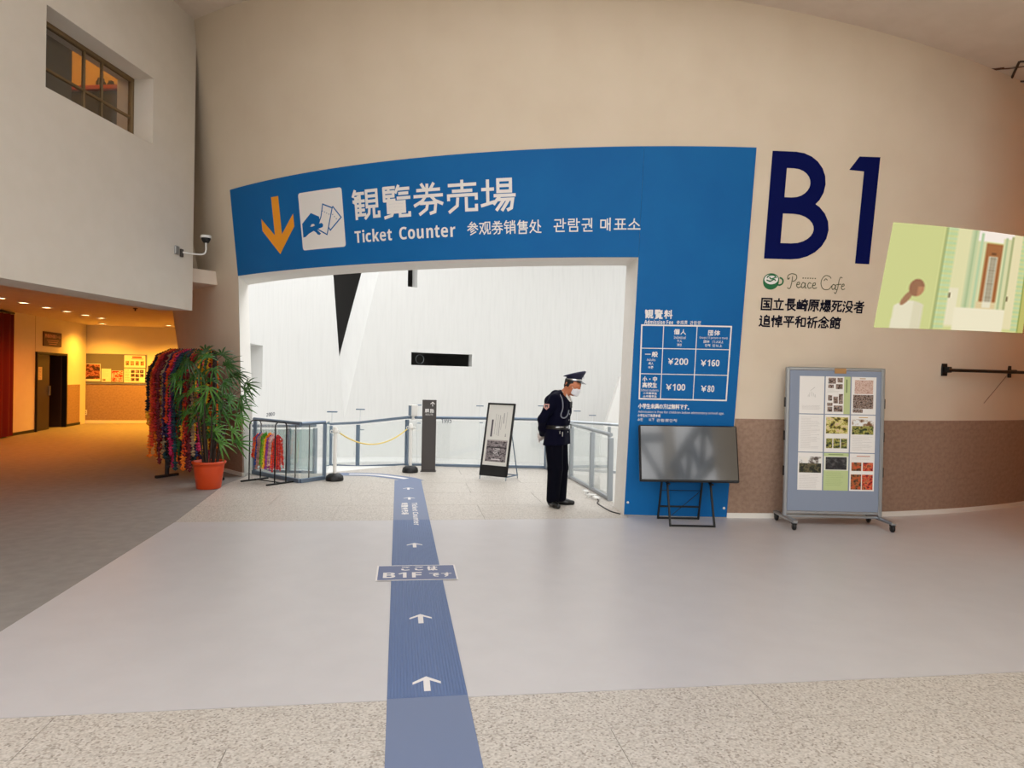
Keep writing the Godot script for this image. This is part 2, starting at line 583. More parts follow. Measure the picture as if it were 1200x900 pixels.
func make_glyphs():
	gd("観", "13 4 5 22/10 14 44 14/14 26 14 94/29 14 29 82/5 38 45 38/14 53 43 53/14 67 43 67/14 82 47 82/23 24 10 44/54 8 90 8 90 58 54 58 54 8/54 25 90 25/54 41 90 41/63 58 60 80 46 94/78 58 78 90 96 90 96 76")
	gd("覧", "10 6 10 45/10 6 46 6/10 45 46 45/10 19 42 19 42 32 10 32/26 6 26 19/26 32 26 45/60 2 50 22/56 12 94 12/62 26 90 26/56 40 96 40/22 52 78 52 78 82 22 82 22 52/22 62 78 62/22 72 78 72/38 82 34 92 10 98/62 82 62 95 94 95 94 86")
	gd("券", "30 4 38 17/68 4 60 17/16 22 86 22/6 40 94 40/48 6 46 36 30 56 6 68/58 40 72 56 94 66/26 62 74 62 70 90 56 94/48 62 44 80 22 95")
	gd("売", "10 14 90 14/50 2 50 32/22 32 78 32/8 58 8 45 92 45 92 58/36 54 34 76 10 94/62 54 62 90 92 90 92 76")
	gd("場", "4 32 36 32/20 6 20 76/2 80 38 70/50 6 86 6 86 40 50 40 50 6/50 23 86 23/40 52 98 52/56 52 38 76/52 64 92 64 88 90 78 95/66 66 46 94/80 66 62 95")
	gd("料", "10 14 16 30/40 12 34 30/4 38 46 38/26 4 26 96/24 40 6 74/28 40 46 64/58 16 70 26/54 38 66 48/50 68 98 60/84 4 84 96")
	gd("個", "22 4 4 44/14 30 14 96/36 10 92 10 92 92 36 92 36 10/44 34 84 34/64 18 64 52/50 52 78 52 78 76 50 76 50 52")
	gd("人", "50 6 46 46 8 94/48 30 60 64 94 94")
	gd("団", "10 8 90 8 90 94 10 94 10 8/24 34 78 34/62 18 62 78 50 78/34 48 44 60")
	gd("体", "24 4 4 44/15 32 15 96/32 26 98 26/64 4 64 96/62 28 32 72/66 28 98 70/46 74 84 74")
	gd("一", "6 50 94 50")
	gd("般", "22 4 16 16/12 16 42 16 42 94 34 94/12 16 10 70 4 94/4 52 48 52/24 28 30 40/24 62 30 76/58 8 56 30 50 40/58 8 84 8 84 32 96 34/54 50 90 50 76 76 50 95/58 54 74 80 96 94")
	gd("小", "50 4 50 92 40 90/26 32 8 70/72 32 94 66")
	gd("・", "46 46 54 46 54 54 46 54 46 46")
	gd("中", "12 24 88 24 88 62 12 62 12 24/50 4 50 96")
	gd("高", "50 2 50 16/6 16 94 16/30 26 70 26 70 40 30 40 30 26/12 96 12 50 88 50 88 94 80 94/32 62 68 62 68 82 32 82 32 62")
	gd("校", "4 26 42 26/22 4 22 96/20 28 4 66/24 32 40 54/46 18 98 18/70 4 70 18/60 26 48 44/80 26 96 44/84 44 72 74 44 95/56 46 72 76 98 95")
	gd("生", "24 8 10 36/18 28 90 28/50 4 50 92/16 60 84 60/4 92 96 92")
	gd("学", "20 6 28 20/46 4 50 18/78 6 68 22/8 42 8 26 92 26 92 42/26 42 72 42 54 56/54 56 54 94 42 94/6 66 94 66")
	gd("未", "18 24 82 24/6 46 94 46/50 4 50 96/48 48 8 86/52 48 94 86")
	gd("満", "8 10 18 20/4 36 14 46/16 62 4 94/28 16 98 16/48 4 48 28/76 4 76 28/30 96 30 42 94 42 94 94/62 28 62 76/46 56 46 76 80 76 80 56")
	gd("の", "52 16 46 60 30 82 12 66 16 40 40 20 66 18 88 36 88 62 74 80 54 90")
	gd("方", "50 2 50 18/4 20 96 20/42 20 38 56 8 94/40 46 82 46 76 88 60 92")
	gd("は", "14 8 10 50 16 94/34 30 96 30/70 6 70 78 54 92 38 82 46 68 66 70 94 90")
	gd("無", "22 4 8 28/18 16 92 16/4 38 96 38/6 62 96 62/20 16 20 62/40 16 40 62/60 16 60 62/80 16 80 62/14 74 8 94/36 74 40 94/60 74 66 94/82 72 94 92")
	gd("で", "6 18 90 16/84 16 52 36 44 62 58 86 82 90/66 44 74 58/82 38 90 52")
	gd("す", "4 24 96 24/58 4 58 54 48 66 36 56 44 42 58 50 56 74 34 96")
	gd("。", "12 80 24 80 24 92 12 92 12 80")
	gd("こ", "20 18 80 18 66 26/16 60 22 82 48 88 86 82")
	gd("国", "8 6 92 6 92 94 8 94 8 6/24 26 76 26/28 48 72 48/22 74 78 74/50 26 50 74/62 56 70 66")
	gd("立", "50 4 50 22/10 24 90 24/30 36 38 76/70 36 60 88/4 90 96 90")
	gd("長", "26 6 26 52/26 6 84 6/26 20 80 20/26 34 80 34/4 50 96 50/30 50 30 92 54 84/46 52 62 78 96 94/82 60 64 72")
	gd("崎", "20 10 20 76/6 28 6 78 34 78 34 28/42 16 96 16/70 2 66 20 46 34/72 18 94 34/38 44 98 44/46 56 72 56 72 78 46 78 46 56/86 46 86 92 74 92")
	gd("原", "12 8 96 8/12 8 12 60 4 94/52 10 44 20/28 24 86 24 86 54 28 54 28 24/28 39 86 39/57 54 57 94 46 92/36 66 24 86/74 64 92 86")
	gd("爆", "8 30 12 46/36 26 28 44/20 6 20 50 4 94/22 58 36 82/48 6 90 6 90 32 48 32 48 6/48 19 90 19/44 42 96 42/40 58 98 58/58 34 58 58/80 34 80 58/54 60 38 76/82 60 98 76/69 62 69 94 60 92/50 76 58 82/86 74 78 84/56 86 46 94/80 86 92 94")
	gd("死", "4 10 96 10/30 10 8 54/20 34 46 34 34 70 6 94/18 52 30 64/62 22 62 88 94 88 94 74/90 34 62 52")
	gd("没", "10 10 20 20/4 36 14 46/18 62 6 94/44 8 40 34 30 44/44 8 80 8 80 34 96 36/34 52 86 52 68 78 32 95/42 56 66 80 96 94")
	gd("者", "18 18 76 18/48 2 48 36/4 36 96 36/88 8 50 44 6 68/34 52 80 52 80 94 34 94 34 52/34 73 80 73")
	gd("追", "10 8 20 20/4 36 18 36 18 76 4 92/16 78 34 92 96 94/62 2 54 14/46 14 84 14 84 36 46 36/46 14 46 78/46 50 88 50 88 76 46 76")
	gd("悼", "18 4 18 96/6 26 6 46/30 24 34 40/64 2 64 26/64 14 92 14/46 26 86 26 86 56 46 56 46 26/46 41 86 41/38 74 98 74/66 56 66 96")
	gd("平", "10 10 90 10/26 22 36 42/74 20 64 42/4 54 96 54/50 10 50 96")
	gd("和", "42 4 10 16/4 32 48 32/27 12 27 96/26 34 6 70/28 38 46 58/58 20 92 20 92 84 58 84 58 20")
	gd("祈", "20 2 20 16/6 22 40 22 6 62/22 46 22 96/28 50 40 62/88 6 56 16/56 16 56 58 44 94/56 42 98 42/80 42 80 96")
	gd("念", "50 2 30 24 4 38/50 2 70 22 96 36/32 36 66 36/24 48 74 48 56 62/16 68 8 90/34 66 34 90 72 90 74 80/50 62 58 76/80 66 94 86")
	gd("館", "26 2 4 28/28 4 46 22/12 32 40 32 40 62 12 62/12 47 40 47/12 32 12 90 40 82/30 66 44 84/72 2 72 14/50 26 50 14 96 14 96 26/58 28 88 28 88 50 58 50/58 28 58 94/58 64 92 64 92 92 58 92")
	gd("参", "44 2 26 20 72 18/64 10 78 24/8 34 92 34/50 20 38 42 6 62/60 36 94 58/56 48 30 62/66 60 34 76/78 74 30 95")
	gd("观", "4 16 40 16 24 60 4 90/10 36 40 84/52 62 52 8 92 8 92 62/72 22 68 64 42 94/76 60 76 90 96 90 96 78")
	gd("销", "22 2 4 30/16 16 42 16/8 36 40 36/6 54 42 54/24 36 24 90 42 78/54 8 60 24/90 6 84 24/72 2 72 34/54 96 54 34 92 34 92 94/54 52 92 52/54 70 92 70")
	gd("售", "30 2 10 36/24 22 24 58/24 18 90 18/24 32 84 32/24 44 84 44/24 58 92 58/58 8 58 58/22 70 80 70 80 96 22 96 22 70")
	gd("处", "28 4 6 50/22 22 50 22 36 60 6 92/18 44 40 76 60 90 96 92/72 4 72 80/74 36 92 52")
	gd("관", "10 10 54 10 54 38/30 34 30 58/4 58 62 56/74 2 74 72/74 34 94 34/22 66 22 94 84 94")
	gd("람", "10 8 52 8 52 26 10 26 10 46 56 46/72 2 72 54/72 28 94 28/20 64 78 64 78 94 20 94 20 64")
	gd("권", "12 8 60 8 58 36/6 48 66 46/36 46 36 72/78 2 78 72/62 58 78 58/22 72 22 94 84 94")
	gd("매", "8 18 44 18 44 72 8 72 8 18/58 8 58 90/78 2 78 96/58 46 78 46")
	gd("표", "14 12 86 12/34 12 34 48/66 12 66 48/12 48 88 48/36 52 36 84/64 52 64 84/4 84 96 84")
	gd("소", "50 8 46 34 12 60/52 30 88 60/50 56 50 84/4 84 96 84")
	gd("료", "12 8 88 8 88 28 12 28 12 48 90 48/36 52 36 84/64 52 64 84/4 84 96 84")
	gd("费", "20 6 80 6 80 20 20 20 20 34 84 34 80 46/40 2 40 40 24 50/60 2 60 48/24 52 76 52 76 80/24 52 24 80/50 58 48 78 14 96/60 80 88 96")
	gd("个", "50 4 6 44/50 4 94 44/50 36 50 96")
	gd("团", "10 8 90 8 90 94 10 94 10 8/24 32 78 32/60 18 60 78 50 78/58 34 28 70")
	gd("개", "8 14 42 14 38 60 12 90/58 8 58 90/78 2 78 96/58 46 78 46")
	gd("인", "28 8 46 20 46 44 28 54 10 44 10 20 28 8/78 2 78 66/22 70 22 94 84 94")
	gd("단", "52 10 12 10 12 52 58 50/72 2 72 66/72 32 94 32/22 70 22 94 84 94")
	gd("체", "14 6 38 6/6 22 46 22/26 22 6 60/28 30 46 58/58 8 58 90/78 2 78 96/44 46 58 46")
	gd("成", "14 22 96 22/14 22 14 60 4 94/14 46 44 46 42 76 32 76/54 4 62 60 94 94 96 74/86 40 56 84/76 4 86 14")
	gd("어", "26 16 46 30 46 62 26 78 8 62 8 30 26 16/78 2 78 96/56 46 78 46")
	gd("른", "20 4 80 4 80 18 22 18 22 32 84 32/4 48 96 48/22 62 22 94 84 94")
	gd("以", "14 10 14 76 38 62/34 22 46 40/80 8 72 56 38 94/66 62 94 94")
	gd("上", "50 6 50 90/50 40 84 40/4 90 96 90")
	gd("下", "4 10 96 10/50 10 50 96/54 34 82 54")
	gd("免", "38 2 8 34/34 14 70 14 54 30/14 30 86 30 86 56 14 56 14 30/50 30 44 66 8 94/60 56 60 90 94 90 94 78")
	gd("順", "8 6 8 60 2 94/20 8 20 80/32 6 32 94/42 8 98 8/68 8 62 22/48 22 92 22 92 70 48 70 48 22/48 38 92 38/48 54 92 54/60 74 44 94/80 74 96 94")
	gd("路", "8 8 38 8 38 34 8 34 8 8/24 34 24 90/24 56 42 56/8 48 8 92/2 94 44 86/62 4 46 40/56 20 84 20 64 52 42 66/60 30 96 62/54 66 88 66 88 94 54 94 54 66")
	gd("¥", "10 4 50 48/90 4 50 48/50 48 50 96/18 50 82 50/18 70 82 70")
	gd("資", "8 8 20 14/4 34 22 26/46 2 34 20/42 10 90 10 82 22/62 12 56 26 30 38/64 18 92 36/24 44 76 44 76 80 24 80 24 44/24 56 76 56/24 68 76 68/38 82 10 96/62 82 92 96")
	gd("ホ", "8 26 92 26/50 6 50 94 40 90/26 46 8 74/74 46 92 74")
	gd("ー", "6 50 94 48")
	gd("ル", "32 16 30 54 8 88/60 10 60 84 94 56")

# ------------------------------------------------------------------ floor
const FU := Vector2(0.9895, -0.1443)     # floor grid, along the counter
const FV := Vector2(0.1443, 0.9895)      # floor grid, towards the hall
const FA := Vector2(-3.57, -7.54)        # left back corner of the linoleum

func fgrid(u: float, v: float) -> Vector2:
	return FA + FU * u + FV * v

func drum_arc(a0: float, a1: float, r: float, n: int) -> PackedVector2Array:
	var out := PackedVector2Array()
	for i in n + 1:
		var a := deg_to_rad(lerpf(a0, a1, float(i) / n))
		out.append(Vector2(CX + r * sin(a), CZ + r * cos(a)))
	return out

func build_floor():
	var fl := structure("floor")
	var st := begin()
	# linoleum
	var lino := PackedVector2Array([fgrid(0, 0), fgrid(5.02, 0)])
	lino.append_array(drum_arc(-5.4, 47.0, R0 - 0.2, 24))
	lino.append_array(PackedVector2Array([fgrid(13.2, 4.42), fgrid(0, 4.42)]))
	slab(st, lino, 0.0, -0.15)
	put("linoleum", st, M.linoleum, fl)
	# carpet of the lobby
	st = begin()
	var carpet := PackedVector2Array([fgrid(0, 4.42), fgrid(0, 0), Vector2(-4.10, -10.12)])
	carpet.append_array(drum_arc(-43.2, -112.0, R0 - 0.25, 24))
	carpet.append_array(PackedVector2Array([Vector2(-9, -25), Vector2(-14.5, -25), fgrid(-11.7, 4.42)]))
	slab(st, carpet, -0.001, -0.15)
	put("carpet", st, M.carpet, fl)
	# granite: screed under both areas, then slabs with open joints
	var counter := PackedVector2Array([fgrid(0.003, 0), fgrid(5.02, 0), Vector2(1.40, -8.46), Vector2(1.36, -9.35), Vector2(1.19, -10.36), Vector2(0.98, -11.46), Vector2(0.64, -12.64), Vector2(0.0, -12.68), Vector2(-1.87, -12.80), Vector2(-3.1, -11.42), Vector2(-4.12, -11.36), Vector2(-4.08, -10.75), Vector2(-4.09, -10.12)])
	var near := PackedVector2Array([fgrid(-11.7, 4.423), fgrid(13.2, 4.423), fgrid(13.2, 14.6), fgrid(-11.7, 14.6)])
	for poly in [counter, near]:
		st = begin()
		slab(st, poly, -0.006, -0.15)
		put("screed", st, M.pillar_brown, fl)
	var rows := [[0.0, -0.924], [-0.924, -1.85], [-1.85, -2.77], [-2.77, -3.70], [-3.70, -4.62], [-4.62, -5.6]]
	for r in rows.size():
		for k in range(-3, 5):
			var u0: float = 1.63 + 1.70 * k - (0.85 if r % 2 else 0.0)
			granite_piece(fl, u0, u0 + 1.70, rows[r][1], rows[r][0], counter)
	for r in 3:
		var v0: float = [4.425, 4.81, 5.72][r]
		var v1: float = [4.81, 5.72, 6.63][r]
		for k in range(-6, 9):
			var u0: float = 3.05 - 0.5 + 1.70 * k + (0.0 if r % 2 == 0 else 0.85)
			granite_piece(fl, u0, u0 + 1.70, v0, v1, near)
	granite_piece(fl, -11.7, 13.2, 6.63, 14.6, near)

func granite_piece(fl: Node, u0: float, u1: float, v0: float, v1: float, region: PackedVector2Array):
	var g := 0.0016
	var p := PackedVector2Array([fgrid(u0 + g, v0 + g), fgrid(u1 - g, v0 + g), fgrid(u1 - g, v1 - g), fgrid(u0 + g, v1 - g)])
	for q in Geometry2D.intersect_polygons(p, region):
		if q.size() < 3:
			continue
		var st := begin()
		slab(st, q, 0.0, -0.008)
		put("granite_slab", st, M.granite, fl)

# ------------------------------------------------------------------ the drum with the ticket counter opening
func drum_band(st: SurfaceTool, a0: float, b0: float, a1: float, b1: float, y0: float, y1: float, off: float, n: int):   # az a0..b0 at y0, a1..b1 at y1
	for i in n:
		var t0 := float(i) / n
		var t1 := float(i + 1) / n
		quad(st, on_drum(lerpf(a0, b0, t0), y0, off), on_drum(lerpf(a1, b1, t0), y1, off), on_drum(lerpf(a1, b1, t1), y1, off), on_drum(lerpf(a0, b0, t1), y0, off))
		quad(st, on_drum(lerpf(a1, b1, t0), y1, off), on_drum(lerpf(a1, b1, t0), y1, -0.02), on_drum(lerpf(a1, b1, t1), y1, -0.02), on_drum(lerpf(a1, b1, t1), y1, off))
	for e in [[a0, a1], [b0, b1]]:
		quad(st, on_drum(e[0], y0, off), on_drum(e[1], y1, off), on_drum(e[1], y1, -0.02), on_drum(e[0], y0, -0.02))

func build_drum():
	var w := structure("wall_drum")
	var hole := [Vector2(-43.3, 0), Vector2(-41.9, 1.19), Vector2(-39.8, HEAD), Vector2(-5.18, HEAD), Vector2(-5.4, 1.19), Vector2(-5.61, 0)]
	var ihole := [Vector2(-50.1, 0), Vector2(-47.6, 1.19), Vector2(-45.1, HEAD), Vector2(-5.75, HEAD), Vector2(-5.99, 1.19), Vector2(-6.2, 0)]
	var f := func(a: float, y: float) -> Vector3: return on_drum(a, y, 0.0)
	var g := func(a: float, y: float) -> Vector3: return on_drum(a, y, -0.6)
	var st := begin()
	st.set_smooth_group(0)
	curved_face(st, -112, 60, 1.0, 0.0, TOP, [hole], f, 3)
	put("outer_face", st, M.plaster_beige, w)
	st = begin()
	st.set_smooth_group(0)
	curved_face(st, -112, 60, 2.0, 0.0, TOP, [ihole], g)
	put("inner_face", st, M.concrete_white, w)
	st = begin()
	reveal(st, hole[1], hole[2], ihole[1], ihole[2], f, g)
	reveal(st, hole[2], hole[3], ihole[2], ihole[3], f, g, 32)
	reveal(st, hole[3], hole[4], ihole[3], ihole[4], f, g)
	reveal(st, hole[4], hole[5], ihole[4], ihole[5], f, g)
	quad(st, on_drum(-112, 0, 0), on_drum(-112, TOP, 0), on_drum(-112, TOP, -0.6), on_drum(-112, 0, -0.6))
	quad(st, on_drum(60, 0, 0), on_drum(60, TOP, 0), on_drum(60, TOP, -0.6), on_drum(60, 0, -0.6))
	put("opening_reveal", st, M.jamb_paint, w)
	st = begin()
	reveal(st, hole[0], hole[1], ihole[0], ihole[1], f, g)
	put("reveal_dado", st, M.wainscot_pale, w)
	var d := structure("trim_1")
	st = begin()
	drum_band(st, -112, -43.3, -112, -41.9, 0.06, 1.19, 0.006, 50)
	put("wainscot_panel", st, M.wainscot, d)
	st = begin()
	drum_band(st, 1.86, 60, 1.95, 60, 0.06, 1.19, 0.006, 50)
	put("wainscot_panel", st, M.wainscot, d)
	var b := structure("baseboard_drum")
	st = begin()
	drum_band(st, -112, -43.35, -112, -43.3, 0.0, 0.062, 0.014, 50)
	put("skirting", st, M.skirting, b)
	st = begin()
	drum_band(st, 1.83, 60, 1.84, 60, 0.0, 0.062, 0.014, 50)
	put("skirting", st, M.skirting, b)

# ------------------------------------------------------------------ the skylit well behind the opening
func ramp_y(az: float) -> float:
	return -0.0117 * max(0.0, -az - 39.0)

func slot_room(parent: Node, a0: float, a1: float, y0: float, y1: float, near: float, depth: float):   # room behind the slots
	var st := begin()
	var r0 := -near - 0.02
	var r1 := -near - depth
	var n := int((a1 - a0) / 4.0) + 1
	for k in n:
		var a := lerpf(a0, a1, float(k) / n)
		var b := lerpf(a0, a1, float(k + 1) / n)
		quad(st, on_well(a, y0, r1), on_well(a, y1, r1), on_well(b, y1, r1), on_well(b, y0, r1))
		for y in [y0, y1]:
			quad(st, on_well(a, y, r0), on_well(b, y, r0), on_well(b, y, r1), on_well(a, y, r1))
	for a in [a0, a1]:
		quad(st, on_well(a, y0, r0), on_well(a, y1, r0), on_well(a, y1, r1), on_well(a, y0, r1))
	put("slot_dark_lining", st, M.slot_dark_grey, parent)

func build_well():
	var w := structure("wall_well")
	var holes := [
		[Vector2(241.75, 0.2), Vector2(249.9, TOP - 0.05), Vector2(225.0, TOP - 0.05)],
		[Vector2(224.05, 4.59), Vector2(224.05, 6.2), Vector2(221.4, 6.2), Vector2(221.4, 4.59)],
		[Vector2(222.7, 1.965), Vector2(222.7, 2.40), Vector2(206.3, 2.40), Vector2(206.3, 1.965)],
		[Vector2(283.4, 1.25), Vector2(283.4, 2.27), Vector2(272.8, 2.27), Vector2(272.8, 1.25)]]
	var f := func(a: float, y: float) -> Vector3: return on_well(a, y, 0.0)
	var g := func(a: float, y: float) -> Vector3: return on_well(a, y, -0.75)
	var st := begin()
	st.set_smooth_group(0)
	curved_face(st, 60, 290, 1.5, -6.0, TOP, holes, f, 2)
	put("concrete_face", st, M.concrete_white, w)
	st = begin()
	curved_face(st, 60, 203.5, 4.0, -6.0, TOP, [], g)
	curved_face(st, 251, 290, 4.0, -6.0, TOP, [holes[3]], g)
	put("back_face", st, M.concrete_white, w)
	st = begin()
	var g2 := func(a: float, y: float) -> Vector3: return on_well(a, y, -0.31)
	for k in holes.size():
		var h: Array = holes[k]
		var b: Array = h if k > 0 else [Vector2(242.9, 1.42), Vector2(249.9, TOP - 0.05), Vector2(227.2, TOP - 0.05)]      # the tall wedge is splayed
		for i in h.size():
			reveal(st, h[i], h[(i + 1) % h.size()], b[i], b[(i + 1) % h.size()], f, g if k == 3 else g2, 8)
	put("slot_reveal", st, M.concrete_white, w)
	slot_room(w, 203.5, 251.0, 0.0, TOP - 0.02, 0.31, 5.2)      # made-up room, deep and dark lined to keep the slots black
	st = begin()
	for k in 6:
		var a := 271.0 + k * 2.2
		quad(st, on_well(a, 1.1, -0.42), on_well(a, 2.4, -0.42), on_well(a + 2.2, 2.4, -0.42), on_well(a + 2.2, 1.1, -0.42))
	put("niche_back", st, M.concrete_white, w)
	for a in [218.6, 221.9]:       # slim steel rings just inside the long slot
		st = begin()
		var ring := []
		for k in 25:
			ring.append(on_well(a + 1.05 * cos(TAU * k / 24), 2.18 + 0.155 * sin(TAU * k / 24), -0.42))
		tube(st, ring, 0.008, 6, false)
		put("steel_ring", st, M.steel, w)
	# parapet wall below the balcony, and the closing cheeks
	st = begin()
	for k in 66:
		var a := -72.0 + k * 2.0
		quad(st, on_drum(a, 0, -0.6), on_drum(a + 2, 0, -0.6), on_well(a + 2, -6, -0.3), on_well(a, -6, -0.3))
	for a in [60.0, 290.0]:
		quad(st, on_well(a, -6, 0), on_well(a, TOP, 0), on_drum(a, TOP, -0.3), on_drum(a, -6, -0.3))
	put("lower_face", st, M.concrete_white, w)
	st = begin()
	var fl := structure("floor_well")
	slab(st, drum_arc(0, 354, 8.9, 60), -6.0, -6.2)
	put("well_floor", st, M.concrete_white, fl)
	# ramp spiralling down round the well
	var rp := structure("floor_ramp")
	st = begin()
	for k in 82:
		var a := -39.0 - k * 2.0
		var b := a - 2.0
		var ya := ramp_y(a) - 0.003
		var yb := ramp_y(b) - 0.003
		var i0 := on_well(a, ya, WELL_R - 6.55)
		var i1 := on_well(b, yb, WELL_R - 6.55)
		var o0 := on_well(a, ya, -0.32 if a > -70.0 else 0.0)
		var o1 := on_well(b, yb, -0.32 if b > -70.0 else 0.0)
		var dn := Vector3(0, -0.25, 0)
		quad(st, i0, i1, o1, o0)
		quad(st, i0 + dn, i1 + dn, o1 + dn, o0 + dn)
		quad(st, i0, i1, i1 + dn, i0 + dn)
	put("ramp_surface", st, M.concrete_white, rp)
	# sloping concrete fin at the far right of the well
	var fin := structure("wall_fin")
	st = begin()
	var fp := PackedVector2Array([Vector2(0, 0), Vector2(2.6, 0), Vector2(2.6, 2.1), Vector2(0.62, 2.1)])
	var at := Vector3(3.02, -0.38, -24.2)
	for s in [0.0, 0.5]:
		fill(st, fp, flat_map(at, Basis.IDENTITY), s)
	for i in 4:
		var p := fp[i]
		var q := fp[(i + 1) % 4]
		quad(st, at + Vector3(p.x, p.y, 0), at + Vector3(q.x, q.y, 0), at + Vector3(q.x, q.y, 0.5), at + Vector3(p.x, p.y, 0.5))
	box(st, at + Vector3(1.3, -2.9, 0.25), Vector3(2.6, 5.8, 0.5))
	put("concrete_fin", st, M.white_plastic, fin)
	# years painted on the concrete
	for y in [["2000", 270.42, 266.41, 0.51, 0.60], ["1995", 214.2, 211.4, -0.04, 0.135]]:
		var t: Array = y
		st = begin()
		var k := WELL_R * PI / 180.0
		latin(st, t[0], "Droid Sans", true, -t[1] * k, -t[2] * k, t[3], t[4], well_map, 0.004)
		var o := put("year_lettering", st, M.year_grey, self)
		tag(o, "grey year 2000 painted on the white well wall above the glass corner guard" if t[0] == "2000" else "grey year 1995 painted on the white well wall beside the brown route pillar", "lettering", "years painted in the well")
	# slender posts with flat dark caps along the far ramp
	var caps := [[390, 483], [423, 480], [563, 476], [635, 476], [677, 482], [695, 487], [490, 475]]
	var mesh_cap: Mesh
	for c in caps:
		var x: float = (c[0] - 600.0) / 830.0
		var y: float = -(c[1] - 442.0 - 0.02 * (c[0] - 600.0)) / 830.0
		# far crossing of the circle of radius 6.6 round the axis
		var aa := x * x + 1.0
		var bb := -CX * x + CZ
		var cc := CX * CX + CZ * CZ - 6.62 * 6.62
		var d := (-bb + sqrt(max(0.0, bb * bb - aa * cc))) / aa
		var px := x * d
		var pz := -d
		var az := rad_to_deg(atan2(px - CX, pz - CZ))
		if az > 0: az -= 360.0
		var top := 1.62 + y * d
		var base := ramp_y(az)
		var n := thing("ramp_post", "thin white post with flat dark cap along the far ramp", "post", Vector3(px, base, pz), 0.0, "posts of the far ramp")
		st = begin()
		tube(st, [Vector3.ZERO, Vector3(0, top - base, 0)], 0.014, 6)
		put("stem", st, M.white_steel, n)
		st = begin()
		box(st, Vector3(0, top - base + 0.008, 0), Vector3(0.24, 0.03, 0.08), 0.006)
		put("cap", st, M.steel_blue, n)
		st = begin()
		box(st, Vector3(0.05, top - base - 0.55, 0), Vector3(0.12, 0.03, 0.03), 0.006)
		put("bracket", st, M.steel_blue, n)

# ------------------------------------------------------------------ the hall
const LW := Vector3(-4.6, 0, -10.15)     # far end of the left wall at the floor

func ceiling_y(x: float) -> float:
	return 5.98 - 0.133 * x

